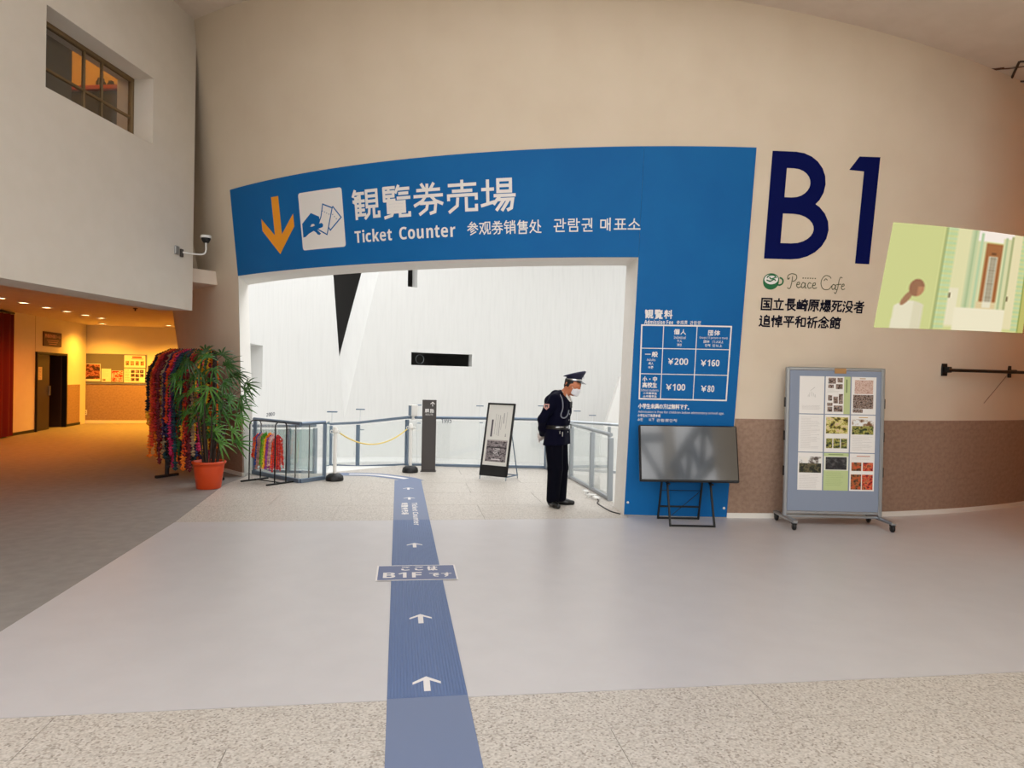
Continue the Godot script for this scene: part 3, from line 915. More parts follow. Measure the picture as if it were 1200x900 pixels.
func build_hall():
	var c := structure("ceiling")
	var poly := PackedVector2Array([Vector2(-5.2, -6.3), Vector2(8.7, -6.3), Vector2(8.7, -11.5)])
	poly.append_array(drum_arc(39, -48, 9.85, 40))
	poly.append(Vector2(-5.0, -10.4))
	var st := begin()
	var idx := Geometry2D.triangulate_polygon(poly)
	for i in range(0, idx.size(), 3):
		var v := []
		for k in 3:
			var p := poly[idx[i + k]]
			v.append(Vector3(p.x, ceiling_y(p.x), p.y))
		tri(st, v[0], v[1], v[2])
		var up := Vector3(0, 0.3, 0)
		tri(st, v[0] + up, v[2] + up, v[1] + up)
	put("soffit", st, M.ceiling_paint, c)
	st = begin()      # upstand of the rooflight
	var n := 8
	for i in n:
		var x0 := lerpf(-6.6, 8.8, float(i) / n)
		var x1 := lerpf(-6.6, 8.8, float(i + 1) / n)
		for z in [-6.3, -6.5]:
			quad(st, Vector3(x0, ceiling_y(x0), z), Vector3(x0, TOP, z), Vector3(x1, TOP, z), Vector3(x1, ceiling_y(x1), z))
		quad(st, Vector3(x0, ceiling_y(x0), -6.3), Vector3(x1, ceiling_y(x1), -6.3), Vector3(x1, ceiling_y(x1), -6.5), Vector3(x0, ceiling_y(x0), -6.5))
	put("upstand", st, M.ceiling_paint, c)
	# access hatch and flaked paint in the soffit
	var hat := structure("trim_2")
	st = begin()
	var h := [Vector2(5.78, -8.36), Vector2(6.28, -8.10), Vector2(6.06, -7.64), Vector2(5.56, -7.90)]
	for i in 4:
		var p: Vector2 = h[i]
		var q: Vector2 = h[(i + 1) % 4]
		bar(st, Vector3(p.x, ceiling_y(p.x) - 0.004, p.y), Vector3(q.x, ceiling_y(q.x) - 0.004, q.y), 0.022, 0.022)
	put("hatch_frame", st, mat("hatch_brown", Color(0.24, 0.16, 0.10), 0.6), hat)
	for s in [[5.48, -8.12, 0.16, 0.03, 0.5], [5.66, -8.0, 0.12, 0.018, 0.6], [5.35, -8.2, 0.05, 0.02, 0.2], [5.9, -8.62, 0.12, 0.02, -0.1], [6.2, -8.55, 0.14, 0.02, 0.1]]:
		st = begin()
		var pts := PackedVector2Array()
		for k in 14:
			var a := TAU * k / 14
			var jit := 1.0 + 0.45 * sin(k * 2.7 + s[0] * 9.0)
			var q := Vector2(cos(a) * s[2] * jit, sin(a) * s[3] * jit).rotated(s[4])
			pts.append(Vector2(s[0], s[1]) + q)
		fill(st, pts, func(x: float, z: float, o: float) -> Vector3: return Vector3(x, ceiling_y(x) - o, z), 0.003)
		put("paint_flake", st, mat("flake_brown", Color(0.36, 0.22, 0.13), 0.8), hat)
	# left wall with its window
	var dir := Vector3(-0.1044, 0, 0.9945)
	var lw := structure("wall_left")
	lw.position = LW
	lw.basis = Basis(dir, Vector3.UP, dir.cross(Vector3.UP))      # local z points away from the hall
	var L := 17.6
	for b in [[0.0, 6.2, 2.48, 4.53], [0.0, 6.2, 5.38, TOP], [0.0, 0.98, 4.53, 5.38], [2.80, 6.2, 4.53, 5.38], [6.2, L, 2.48, 3.0], [6.2, L, 8.2, TOP], [16.8, L, 3.0, 8.2]]:
		st = begin()
		box(st, Vector3((b[0] + b[1]) * 0.5, (b[2] + b[3]) * 0.5, 0.25), Vector3(b[1] - b[0], b[3] - b[2], 0.5))
		put("wall_panel", st, M.plaster_white, lw)
	var win := structure("window_1")
	win.transform = lw.transform
	st = begin()
	var zg := 0.29
	var fr := mat("window_bronze", Color(0.50, 0.41, 0.28), 0.45, 0.3)
	for b in [[0.98, 2.80, 5.33, 5.38], [0.98, 2.80, 4.53, 4.57], [0.98, 1.03, 4.57, 5.33], [2.75, 2.80, 4.57, 5.33]]:
		box(st, Vector3((b[0] + b[1]) * 0.5, (b[2] + b[3]) * 0.5, zg), Vector3(b[1] - b[0], b[3] - b[2], 0.06), 0.006)
	put("frame", st, fr, win)
	for b in [[1.555, 1.575, 4.57, 5.33], [1.86, 1.885, 4.57, 5.33], [1.03, 2.75, 4.855, 4.885]]:
		st = begin()
		box(st, Vector3((b[0] + b[1]) * 0.5, (b[2] + b[3]) * 0.5, zg), Vector3(b[1] - b[0], b[3] - b[2], 0.04), 0.004)
		put("glazing_bar", st, fr, win)
	for b in [[1.03, 1.555], [1.575, 1.86], [1.885, 2.75]]:
		st = begin()
		box(st, Vector3((b[0] + b[1]) * 0.5, 4.95, zg), Vector3(b[1] - b[0], 0.76, 0.008))
		put("pane", st, M.glass_dark, win)
	# room behind the window
	var rm := structure("wall_office")
	rm.transform = lw.transform
	var yellow := mat("office_yellow", Color(0.80, 0.66, 0.40), 0.8)
	for b in [[Vector3(1.85, 5.0, 2.65), Vector3(3.6, 2.6, 0.1)], [Vector3(0.10, 5.0, 1.55), Vector3(0.1, 2.6, 2.1)], [Vector3(3.6, 5.0, 1.55), Vector3(0.1, 2.6, 2.1)], [Vector3(1.85, 6.35, 1.55), Vector3(3.6, 0.1, 2.3)], [Vector3(1.85, 3.65, 1.55), Vector3(3.6, 0.1, 2.3)]]:
		st = begin()
		box(st, b[0], b[1])
		put("lining_panel", st, yellow, rm)
	var dark := mat("office_dark", Color(0.10, 0.085, 0.08), 0.6)
	var bl := thing("roller_blind", "dark grey roller blind drawn behind the upper office window", "blind")
	bl.transform = lw.transform
	st = begin()
	box(st, Vector3(2.22, 4.95, 0.56), Vector3(1.0, 1.0, 0.012), 0.002)
	put("fabric", st, mat("blind_grey", Color(0.42, 0.40, 0.36), 0.85), bl)
	st = begin()
	tube(st, [Vector3(1.72, 5.47, 0.57), Vector3(2.72, 5.47, 0.57)], 0.03, 10)
	put("roller", st, M.steel, bl)
	var cab := thing("office_cabinet", "dark office cabinet with an orange wooden top seen through the high window", "cabinet")
	cab.transform = lw.transform
	st = begin()
	box(st, Vector3(0.42, 4.55, 1.19), Vector3(0.44, 1.66, 1.32), 0.01)
	put("body", st, dark, cab)
	st = begin()
	box(st, Vector3(0.43, 5.415, 1.20), Vector3(0.50, 0.07, 1.36), 0.012)
	put("top", st, mat("cabinet_orange", Color(0.62, 0.20, 0.05), 0.5), cab)
	for k in 2:
		st = begin()
		box(st, Vector3(0.648, 4.60, 0.88 + k * 0.64), Vector3(0.016, 1.4, 0.6), 0.004)
		var cd := put("door", st, dark, cab)
		st = begin()
		box(st, Vector3(0.664, 5.0, 1.12 + k * 0.16), Vector3(0.016, 0.14, 0.02), 0.003)
		put("handle", st, M.steel, cd)
	var jar := thing("jar", "tall dark jar with lid standing on the orange cabinet top", "jar", Vector3.ZERO, 0.0, "jars on the office cabinet")
	jar.transform = lw.transform * Transform3D(Basis.IDENTITY, Vector3(0.42, 5.45, 1.14))
	st = begin()
	lathe(st, Vector3.ZERO, [Vector2(0, 0), Vector2(0.05, 0), Vector2(0.062, 0.04), Vector2(0.062, 0.14), Vector2(0.04, 0.17), Vector2(0, 0.17)], 14)
	put("body", st, dark, jar)
	st = begin()
	lathe(st, Vector3.ZERO, [Vector2(0.045, 0.17), Vector2(0.045, 0.19), Vector2(0.012, 0.20), Vector2(0, 0.22)], 14)
	put("lid", st, mat("lid_brown", Color(0.2, 0.12, 0.1), 0.5), jar)
	var jar2: Node3D = jar.duplicate()
	jar2.name = numbered("jar")
	add_child(jar2)
	jar2.transform = lw.transform * Transform3D(Basis.from_scale(Vector3(0.8, 0.78, 0.8)), Vector3(0.42, 5.45, 0.99))
	tag(jar2, "shorter dark jar standing on the orange cabinet top", "jar", "jars on the office cabinet")
	var bag := thing("bag", "low dark bag lying on the orange cabinet top", "bag")
	bag.transform = lw.transform * Transform3D(Basis(Vector3.UP, PI / 2), Vector3(0.42, 5.45, 0.74))
	st = begin()
	st.set_smooth_group(0)
	for i in 12:
		for k in 8:
			var q := []
			for d in [[0, 0], [1, 0], [1, 1], [0, 1]]:
				var t: float = (i + d[0]) / 12.0
				var a: float = PI * (k + d[1]) / 8.0
				var hh: float = 0.07 + 0.05 * sin(t * 2.6)
				var e: float = pow(sin(PI * clampf(t, 0.001, 0.999)), 0.3)
				q.append(Vector3(-0.16 + 0.32 * t, hh * e * sin(a), 0.08 * e * cos(a)))
			quad(st, q[0], q[1], q[2], q[3])
	put("body", st, mat("bag_plum", Color(0.19, 0.12, 0.13), 0.7), bag)
	st = begin()
	var hp := []
	for k in 9:
		var a := PI * k / 8.0
		hp.append(Vector3(-0.06 * cos(a), 0.11 + 0.04 * sin(a), 0.0))
	tube(st, hp, 0.008, 6)
	put("handle", st, dark, bag)
	var lamp := OmniLight3D.new()
	lamp.name = "office_light"
	lamp.light_color = Color(1.0, 0.80, 0.42)
	lamp.light_energy = 0.22
	lamp.light_size = 0.12
	lamp.omni_range = 30.0
	lamp.shadow_enabled = true
	add_child(lamp)
	lamp.position = lw.transform * Vector3(1.2, 6.15, 1.3)
	# infill between the left wall and the leaning drum
	var inf := structure("wall_infill")
	st = begin()
	box(st, Vector3(-5.6, 5.77, -11.28), Vector3(1.25, 5.66, 0.3))
	put("infill_panel", st, M.plaster_beige, inf)
	st = begin()
	box(st, Vector3(-5.43, 5.77, -10.8), Vector3(0.72, 5.66, 1.3))
	put("infill_panel", st, M.plaster_beige, inf)
	# right wall and back wall with the great window behind the camera
	var rw := structure("wall_right")
	st = begin()
	box(st, Vector3(5.45, 4.3, -2.5), Vector3(0.3, 8.6, 8.6))
	put("wall_panel", st, M.plaster_beige, rw)
	for b in [[0.0, 0.7], [8.2, 8.6]]:
		st = begin()
		box(st, Vector3(5.45, (b[0] + b[1]) * 0.5, 4.4), Vector3(0.3, b[1] - b[0], 5.2))
		put("wall_panel", st, M.plaster_beige, rw)
	var w5 := structure("window_5")      # braced side glazing of the right wall, mirrored in the television
	for y in [4.35, 5.75]:
		st = begin()
		box(st, Vector3(5.42, y, 4.4), Vector3(0.2, 0.24, 5.2), 0.02)
		put("chord", st, M.steel_blue, w5)
	for k in 3:
		var z0 := 1.85 + k * 1.7
		for q in [[z0, 4.35, z0 + 0.85, 5.75], [z0 + 0.85, 5.75, z0 + 1.7, 4.35]]:
			st = begin()
			tube(st, [Vector3(5.42, q[1], q[0]), Vector3(5.42, q[3], q[2])], 0.09, 10)
			put("brace", st, M.steel_blue, w5)
	st = begin()      # side passage past the end of the right wall
	box(st, Vector3(7.2, 4.3, -6.65), Vector3(3.3, 8.6, 0.3))
	put("wall_panel", st, M.plaster_beige, rw)
	st = begin()
	box(st, Vector3(8.85, 4.3, -9.4), Vector3(0.3, 8.6, 5.8))
	put("wall_panel", st, M.plaster_beige, rw)
	var bw := structure("wall_back")
	for b in [[-15.0, 5.6, 0.0, 0.9], [-15.0, 5.6, 8.2, TOP], [-15.0, -5.6, 0.9, 8.2], [5.2, 5.6, 0.9, 8.2]]:
		st = begin()
		box(st, Vector3((b[0] + b[1]) * 0.5, (b[2] + b[3]) * 0.5, 7.15), Vector3(b[1] - b[0], b[3] - b[2], 0.3))
		put("wall_panel", st, M.plaster_beige, bw)
	var w2 := structure("window_2")
	for y in [5.0, 6.75]:      # lattice truss of white steel across the glazing
		st = begin()
		box(st, Vector3(-0.2, y, 6.92), Vector3(10.8, 0.3, 0.2), 0.02)
		put("chord", st, M.steel_blue, w2)
	for k in 6:
		var x0 := -5.6 + k * 1.8
		for q in [[x0, 5.0, x0 + 0.9, 6.75], [x0 + 0.9, 6.75, x0 + 1.8, 5.0]]:
			st = begin()
			tube(st, [Vector3(q[0], q[1], 6.92), Vector3(q[2], q[3], 6.92)], 0.11, 10)
			put("brace", st, M.steel_blue, w2)
	for k in 4:
		st = begin()
		box(st, Vector3(-5.6 + k * 2.5, 4.55, 7.0), Vector3(0.16, 7.3, 0.2), 0.02)
		put("mullion", st, M.white_steel, w2)
	var w4 := structure("added_window_4")      # unseen tall glazing, added to light the drum from the left
	w4.transform = lw.transform
	for k in 6:
		st = begin()
		box(st, Vector3(6.28 + k * 2.1, 5.6, 0.25), Vector3(0.14, 5.2, 0.2), 0.02)
		put("mullion", st, M.white_steel, w4)
	var sk := structure("window_3")      # rooflight beams
	for k in 4:
		var z := -2.6 + k * 2.9
		st = begin()
		box(st, Vector3(-0.5, TOP - 0.1, z), Vector3(11.9, 0.45, 0.22), 0.02)
		put("roof_beam", st, M.white_steel, sk)
	var rf := structure("ceiling_shade")      # unseen slab over the hall and collar over the well, added to hold back skylight
	st = begin()
	box(st, Vector3(-0.4, TOP + 0.1, -3.85), Vector3(12.6, 0.25, 5.3))
	put("shade_slab", st, M.ceiling_paint, rf)
	st = begin()
	for k in 60:
		var a := deg_to_rad(k * 6.0)
		var b := deg_to_rad(k * 6.0 + 6.0)
		var ri := 6.7
		var ro := 10.9
		var zi := CZ + 2.2
		for y in ([] if k >= 36 and k <= 43 else [TOP, TOP + 0.3]):
			quad(st, Vector3(CX + ri * sin(a), y, zi + ri * cos(a)), Vector3(CX + ro * sin(a), y, CZ + ro * cos(a)), Vector3(CX + ro * sin(b), y, CZ + ro * cos(b)), Vector3(CX + ri * sin(b), y, zi + ri * cos(b)))
		if k >= 36 and k <= 43:
			continue
		quad(st, Vector3(CX + ri * sin(a), TOP, zi + ri * cos(a)), Vector3(CX + ri * sin(b), TOP, zi + ri * cos(b)), Vector3(CX + ri * sin(b), TOP + 0.3, zi + ri * cos(b)), Vector3(CX + ri * sin(a), TOP + 0.3, zi + ri * cos(a)))
	put("shade_collar", st, M.concrete_white, rf)

# ------------------------------------------------------------------ warm lobby under the left wall
func paper_image(w: int, h: int, bg: Color) -> Image:
	var im := Image.create(w, h, false, Image.FORMAT_RGB8)
	im.fill(bg)
	return im

func print_photo(im: Image, x: int, y: int, w: int, h: int, seed_: int, cols: Array, freq := 0.09):
	var n := FastNoiseLite.new()
	n.seed = seed_
	n.frequency = freq * 0.45
	n.fractal_octaves = 6
	n.fractal_gain = 0.68
	for j in h:
		for i in w:
			var v: float = clampf(n.get_noise_2d(i, j * 1.3) * 1.25 + 0.5, 0.0, 0.999) * (cols.size() - 1)
			var k := int(v)
			im.set_pixel(x + i, y + j, cols[k].lerp(cols[k + 1], v - k))

func print_lines(im: Image, x: int, y: int, w: int, n: int, pitch: int, seed_: int, c: Color, thick := 1):
	var r := RandomNumberGenerator.new()
	r.seed = seed_
	for k in n:
		var ww := int(w * (r.randf_range(0.8, 1.0) if r.randf() < 0.8 else 0.5))
		var xx := x
		while xx < x + ww:
			var l := r.randi_range(1, 4)
			im.fill_rect(Rect2i(xx, y + k * pitch, min(l, x + ww - xx), thick), c)
			xx += l + 1

func paper_mat(key: String, im: Image, rough := 0.6) -> StandardMaterial3D:
	var m := mat(key, Color.WHITE, rough)
	m.albedo_texture = ImageTexture.create_from_image(im)
	m.texture_repeat = false
	return m

func sheet(st: SurfaceTool, x0: float, x1: float, y0: float, y1: float, f: Callable, z: float):   # printed sheet facing +off, with thickness
	quad_uv(st, f.call(x0, y1, z), f.call(x1, y1, z), f.call(x1, y0, z), f.call(x0, y0, z))
	var b := z - 0.002
	for e in [[x0, y0, x1, y0], [x1, y0, x1, y1], [x1, y1, x0, y1], [x0, y1, x0, y0]]:
		for q in [[e[0], e[1], z], [e[2], e[3], z], [e[2], e[3], b], [e[0], e[1], z], [e[2], e[3], b], [e[0], e[1], b]]:
			st.set_uv(Vector2(0.01, 0.01))
			st.add_vertex(f.call(q[0], q[1], q[2]))

func local_box(b: Array, zc: float, t: float, st: SurfaceTool, ch := 0.0):   # [s0, s1, y0, y1]
	box(st, Vector3((b[0] + b[1]) * 0.5, (b[2] + b[3]) * 0.5, zc), Vector3(b[1] - b[0], b[3] - b[2], t), ch)

func build_lobby():
	var H := 2.92
	var c := structure("ceiling_lobby")
	var poly := PackedVector2Array([Vector2(-4.75, -10.3)])
	poly.append_array(drum_arc(-44, -112, drum_r(H) - 0.3, 24))
	poly.append_array(PackedVector2Array([Vector2(-9, -25), Vector2(-15, -25), Vector2(-15, 7.1), Vector2(-6.7, 7.1)]))
	var st := begin()
	slab(st, poly, H + 0.2, H)
	put("soffit", st, M.ceiling_paint, c)
	# side wall with the double door; local x runs away from the hall, local z into the lobby
	var da := Vector3(-11.71, 0, -16.41)
	var dd := (Vector3(-12.60, 0, -20.95) - da).normalized()
	var dt := Transform3D(Basis(dd, Vector3.UP, dd.cross(Vector3.UP)), da)
	var sw := structure("wall_lobby_side")
	sw.transform = dt
	for b in [[-24.0, 1.40, 0.0, H], [3.21, 4.6, 0.0, H], [1.40, 3.21, 2.02, H]]:
		st = begin()
		local_box(b, -0.1, 0.2, st)
		put("wall_panel", st, M.plaster_white, sw)
	st = begin()
	local_box([3.27, 4.16, 0.06, 1.16], 0.006, 0.014, st)
	put("wainscot_panel", st, M.wainscot, sw)
	st = begin()
	local_box([-24.0, 1.36, 0.0, 0.07], 0.008, 0.016, st)
	local_box([3.25, 4.2, 0.0, 0.07], 0.008, 0.016, st)
	put("skirting", st, M.black_plastic, sw)
	st = begin()
	local_box([1.385, 1.395, 2.02, H], 0.001, 0.003, st)
	put("joint_line", st, M.wainscot, sw)
	st = begin()
	local_box([3.215, 3.26, 0.0, 1.2], 0.01, 0.024, st, 0.003)
	put("corner_guard", st, M.plaster_white, sw)
	var dr := structure("door_1")
	dr.transform = dt
	st = begin()
	for b in [[1.40, 1.46, 0.0, 2.02], [3.15, 3.21, 0.0, 2.02], [1.46, 3.15, 1.96, 2.02]]:
		local_box(b, -0.02, 0.14, st, 0.006)
	put("door_frame", st, M.black_metal, dr)
	var leaf := mat("door_leaf_brown", Color(0.15, 0.09, 0.075), 0.45)
	st = begin()
	local_box([1.46, 2.30, 0.01, 1.96], -0.06, 0.05, st, 0.004)
	var dl := put("door_leaf", st, leaf, dr)
	st = begin()
	local_box([2.22, 2.25, 0.9, 1.15], -0.005, 0.04, st, 0.005)
	put("handle", st, M.steel, dl)
	st = begin()      # second leaf stands open into the dark room
	box(st, Vector3(3.10, 0.985, -0.48), Vector3(0.05, 1.95, 0.84), 0.004)
	put("door_leaf", st, leaf, dr)
	for b in [[Vector3(2.3, 1.4, -7.2), Vector3(5.2, 3.0, 0.1)], [Vector3(-0.25, 1.4, -3.7), Vector3(0.1, 3.0, 7.0)], [Vector3(4.85, 1.4, -3.7), Vector3(0.1, 3.0, 7.0)], [Vector3(2.3, 2.9, -3.7), Vector3(5.2, 0.1, 7.0)], [Vector3(2.3, -0.06, -3.7), Vector3(5.2, 0.1, 7.0)]]:      # made-up room, its lining coloured dark to keep the doorway black
		st = begin()
		box(st, b[0], b[1])
		put("doorway_dark_lining", st, M.doorway_dark_brown, dr)
	var f := flat_map(Vector3.ZERO, Basis.IDENTITY)
	var im := paper_image(24, 32, Color(0.80, 0.74, 0.66))
	print_lines(im, 4, 5, 16, 9, 3, 5, Color(0.5, 0.35, 0.28))
	var note := thing("door_notice", "small cream paper notice taped to the dark brown double door", "notice")
	note.transform = dt
	st = begin()
	sheet(st, 1.62, 1.86, 1.31, 1.64, f, -0.030)
	put("paper", st, paper_mat("door_notice_print", im), note)
	var pl := thing("room_sign", "brown plaque with pale lettering above the dark double door", "sign")
	pl.transform = dt
	st = begin()
	local_box([1.79, 2.86, 2.185, 2.56], 0.012, 0.024, st, 0.004)
	put("plate", st, mat("plaque_brown", Color(0.27, 0.12, 0.09), 0.5), pl)
	st = begin()
	glyph_line(st, "原爆資料館ホール", 1.86, 2.79, 2.40, 2.50, 0.013, f, 0.0255)
	for k in 3:
		local_box([1.98 + 0.06 * k, 2.67 - 0.06 * k, 2.335 - 0.05 * k, 2.352 - 0.05 * k], 0.0250, 0.002, st)
	put("lettering", st, mat("plaque_pink", Color(0.80, 0.58, 0.52), 0.6), pl)
	var lab := thing("switch_plate", "small brown switch plate on the lobby wall beside the curtain", "switch")
	lab.transform = dt
	st = begin()
	local_box([0.09, 0.27, 1.33, 1.45], 0.006, 0.012, st, 0.003)
	put("plate", st, mat("switch_brown", Color(0.45, 0.3, 0.2), 0.5), lab)
	for k in 2:
		st = begin()
		local_box([0.12 + 0.07 * k, 0.165 + 0.07 * k, 1.36, 1.42], 0.014, 0.006, st, 0.002)
		put("rocker", st, M.plaster_white, lab)
	# red curtain at the frame's left edge
	var cu := thing("curtain", "floor length dark red stage curtain with folds at the lobby wall", "curtain")
	cu.transform = dt
	st = begin()
	st.set_smooth_group(0)
	for i in 60:
		var q := []
		for k in 2:
			var t := (i + k) / 60.0
			q.append(Vector2(-2.4 + 2.4 * t, 0.11 + 0.05 * sin(t * 58.0) + 0.02 * sin(t * 23.0)))
		quad(st, Vector3(q[0].x, 0.03, q[0].y), Vector3(q[0].x, 2.84, q[0].y), Vector3(q[1].x, 2.84, q[1].y), Vector3(q[1].x, 0.03, q[1].y))
		quad(st, Vector3(q[0].x, 0.03, q[0].y - 0.01), Vector3(q[0].x, 2.84, q[0].y - 0.01), Vector3(q[1].x, 2.84, q[1].y - 0.01), Vector3(q[1].x, 0.03, q[1].y - 0.01))
	put("drape", st, mat("curtain_red", Color(0.42, 0.035, 0.03), 0.8), cu)
	st = begin()
	tube(st, [Vector3(-2.45, 2.87, 0.11), Vector3(0.05, 2.87, 0.11)], 0.025, 10)
	put("rail", st, M.black_metal, cu)
	# back wall
	var ba := Vector3(-12.78, 0, -20.95)
	var bd := (Vector3(-10.88, 0, -21.54) - ba).normalized()
	var bt := Transform3D(Basis(bd, Vector3.UP, bd.cross(Vector3.UP)), ba)
	var bw := structure("wall_lobby_back")
	bw.transform = bt
	st = begin()
	local_box([-0.6, 6.3, 0.0, H], -0.1, 0.2, st)
	put("wall_panel", st, M.plaster_white, bw)
	st = begin()
	local_box([0.0, 6.3, 0.07, 1.16], 0.006, 0.014, st)
	put("wainscot_panel", st, M.wainscot, bw)
	st = begin()
	local_box([0.0, 6.3, 0.0, 0.09], 0.01, 0.022, st)
	put("skirting", st, M.skirting, bw)
	st = begin()
	local_box([0.0, 0.05, 0.0, 1.16], 0.012, 0.03, st)
	put("corner_guard", st, M.skirting, bw)
	var nb := thing("notice_board", "long grey notice board on the yellow lit lobby wall", "notice board")
	nb.transform = bt
	st = begin()
	local_box([0.03, 1.76, 1.19, 2.06], 0.012, 0.024, st)
	put("panel", st, mat("board_grey", Color(0.42, 0.41, 0.40), 0.85), nb)
	st = begin()
	for b in [[0.02, 1.77, 2.06, 2.08], [0.02, 1.77, 1.17, 1.19], [0.01, 0.03, 1.17, 2.08], [1.76, 1.78, 1.17, 2.08]]:
		local_box(b, 0.016, 0.032, st, 0.004)
	put("frame", st, M.steel, nb)
	var defs := [
		[0.14, 0.54, 1.25, 1.77, "dark red photograph poster pinned on the grey lobby notice board", 0],
		[0.57, 0.82, 1.24, 1.63, "plain white text poster pinned on the grey lobby notice board", 1],
		[0.84, 1.14, 1.25, 1.58, "red and white photograph poster pinned on the grey lobby notice board", 2],
		[1.17, 1.74, 1.68, 2.05, "white poster with red heading and a row of small pictures", 3],
		[1.17, 1.74, 1.23, 1.65, "white poster with a grid of dark pictures on the lobby notice board", 4]]
	for d in defs:
		im = paper_image(80, int(80.0 * (d[3] - d[2]) / (d[1] - d[0])), Color(0.92, 0.89, 0.84))
		var hh := im.get_height()
		if d[5] == 0:
			print_photo(im, 3, 3, 74, hh - 16, 51, [Color(0.12, 0.03, 0.03), Color(0.35, 0.1, 0.08), Color(0.72, 0.5, 0.36), Color(0.4, 0.05, 0.05)], 0.05)
		elif d[5] == 1:
			print_lines(im, 8, 10, 60, 9, 8, 52, Color(0.55, 0.5, 0.45))
			print_photo(im, 8, hh - 26, 26, 18, 53, [Color(0.3, 0.2, 0.16), Color(0.7, 0.6, 0.5)], 0.1)
		elif d[5] == 2:
			print_photo(im, 2, 2, 76, hh - 4, 54, [Color(0.5, 0.04, 0.05), Color(0.75, 0.15, 0.12), Color(0.9, 0.85, 0.8), Color(0.5, 0.04, 0.05)], 0.035)
		elif d[5] == 3:
			im.fill_rect(Rect2i(30, 5, 36, 6), Color(0.8, 0.2, 0.12))
			im.fill_rect(Rect2i(28, 14, 44, 2), Color(0.85, 0.3, 0.2))
			for k in 4:
				print_photo(im, 5 + k * 19, 24, 13, 18, 60 + k, [Color(0.2, 0.1, 0.08), Color(0.8, 0.7, 0.55), Color(0.5, 0.2, 0.12)], 0.12)
		else:
			for k in 8:
				print_photo(im, 26 + (k % 3) * 17, 5 + (k / 3) * 17, 14, 13, 70 + k, [Color(0.1, 0.08, 0.1), Color(0.3, 0.2, 0.25), Color(0.7, 0.6, 0.6)], 0.12)
			print_lines(im, 3, 6, 20, 6, 8, 77, Color(0.6, 0.3, 0.25), 2)
		var po := thing("poster", d[4], "poster", Vector3.ZERO, 0.0, "posters on the lobby notice board")
		po.transform = bt
		st = begin()
		sheet(st, d[0], d[1], d[2], d[3], f, 0.028)
		put("print", st, paper_mat("lobby_print_%d" % d[5], im), po)
	im = paper_image(64, 48, Color(0.90, 0.86, 0.78))
	print_lines(im, 24, 4, 36, 3, 5, 81, Color(0.45, 0.4, 0.35))
	im.fill_rect(Rect2i(1, 1, 11, 26), Color(0.12, 0.1, 0.1))
	print_photo(im, 20, 30, 18, 14, 83, [Color(0.15, 0.1, 0.1), Color(0.8, 0.7, 0.6)], 0.1)
	var mp := thing("wall_poster", "cream poster with black marks on the yellow lobby wall behind the crane stand", "poster")
	mp.transform = bt
	st = begin()
	sheet(st, 1.80, 2.44, 1.22, 1.76, f, 0.004)
	put("print", st, paper_mat("map_print", im), mp)
	var ou := thing("wall_outlet", "small white socket plate low on the brown lobby wainscot", "socket")
	ou.transform = bt
	st = begin()
	local_box([0.12, 0.20, 0.25, 0.40], 0.018, 0.012, st, 0.003)
	put("plate", st, M.white_plastic, ou)
	for k in 2:
		st = begin()
		local_box([0.145, 0.175, 0.285 + 0.05 * k, 0.315 + 0.05 * k], 0.0245, 0.003, st)
		put("socket_face", st, M.pillar_brown, ou)
	# recessed downlights
	for p in [Vector2(-9.63, -13.3), Vector2(-9.79, -14.17), Vector2(-9.99, -15.17), Vector2(-10.14, -16.1), Vector2(-10.32, -17.1), Vector2(-10.46, -18.0), Vector2(-11.7, -20.2), Vector2(-9.91, -20.39), Vector2(-9.4, -12.1), Vector2(-8.3, -7.5)]:
		downlight(Vector3(p.x, H, p.y), Color(1.0, 0.68, 0.2) if p.y < -19.0 else Color(1.0, 0.52, 0.13), 6.5 if p.y < -20.3 else 2.4 if p.y < -19.0 else 0.62, "round warm downlight close to the lobby notice board wall" if p.y < -19.0 else "round warm downlight in the row along the lobby ceiling", "downlights of the lobby ceiling")
	for p in [Vector2(8.1, -8.9), Vector2(8.1, -7.4)]:
		downlight(Vector3(p.x, ceiling_y(p.x) - 0.002, p.y), Color(1.0, 0.58, 0.2), 0.5, "round warm downlight in the hall ceiling beside the right wall", "downlights of the hall ceiling")
	for p in [Vector2(-7.4, -12.6), Vector2(-8.0, -15.0)]:      # unlit sprinkler heads
		var sp := thing("sprinkler", "small sprinkler head on the lobby ceiling", "sprinkler", Vector3(p.x, H, p.y), 0.0, "sprinkler heads of the lobby")
		st = begin()
		lathe(st, Vector3.ZERO, [Vector2(0, 0), Vector2(0.05, 0), Vector2(0.04, -0.015), Vector2(0.012, -0.02), Vector2(0.012, -0.05), Vector2(0.03, -0.055), Vector2(0, -0.06)], 12)
		put("head", st, M.pillar_brown, sp)

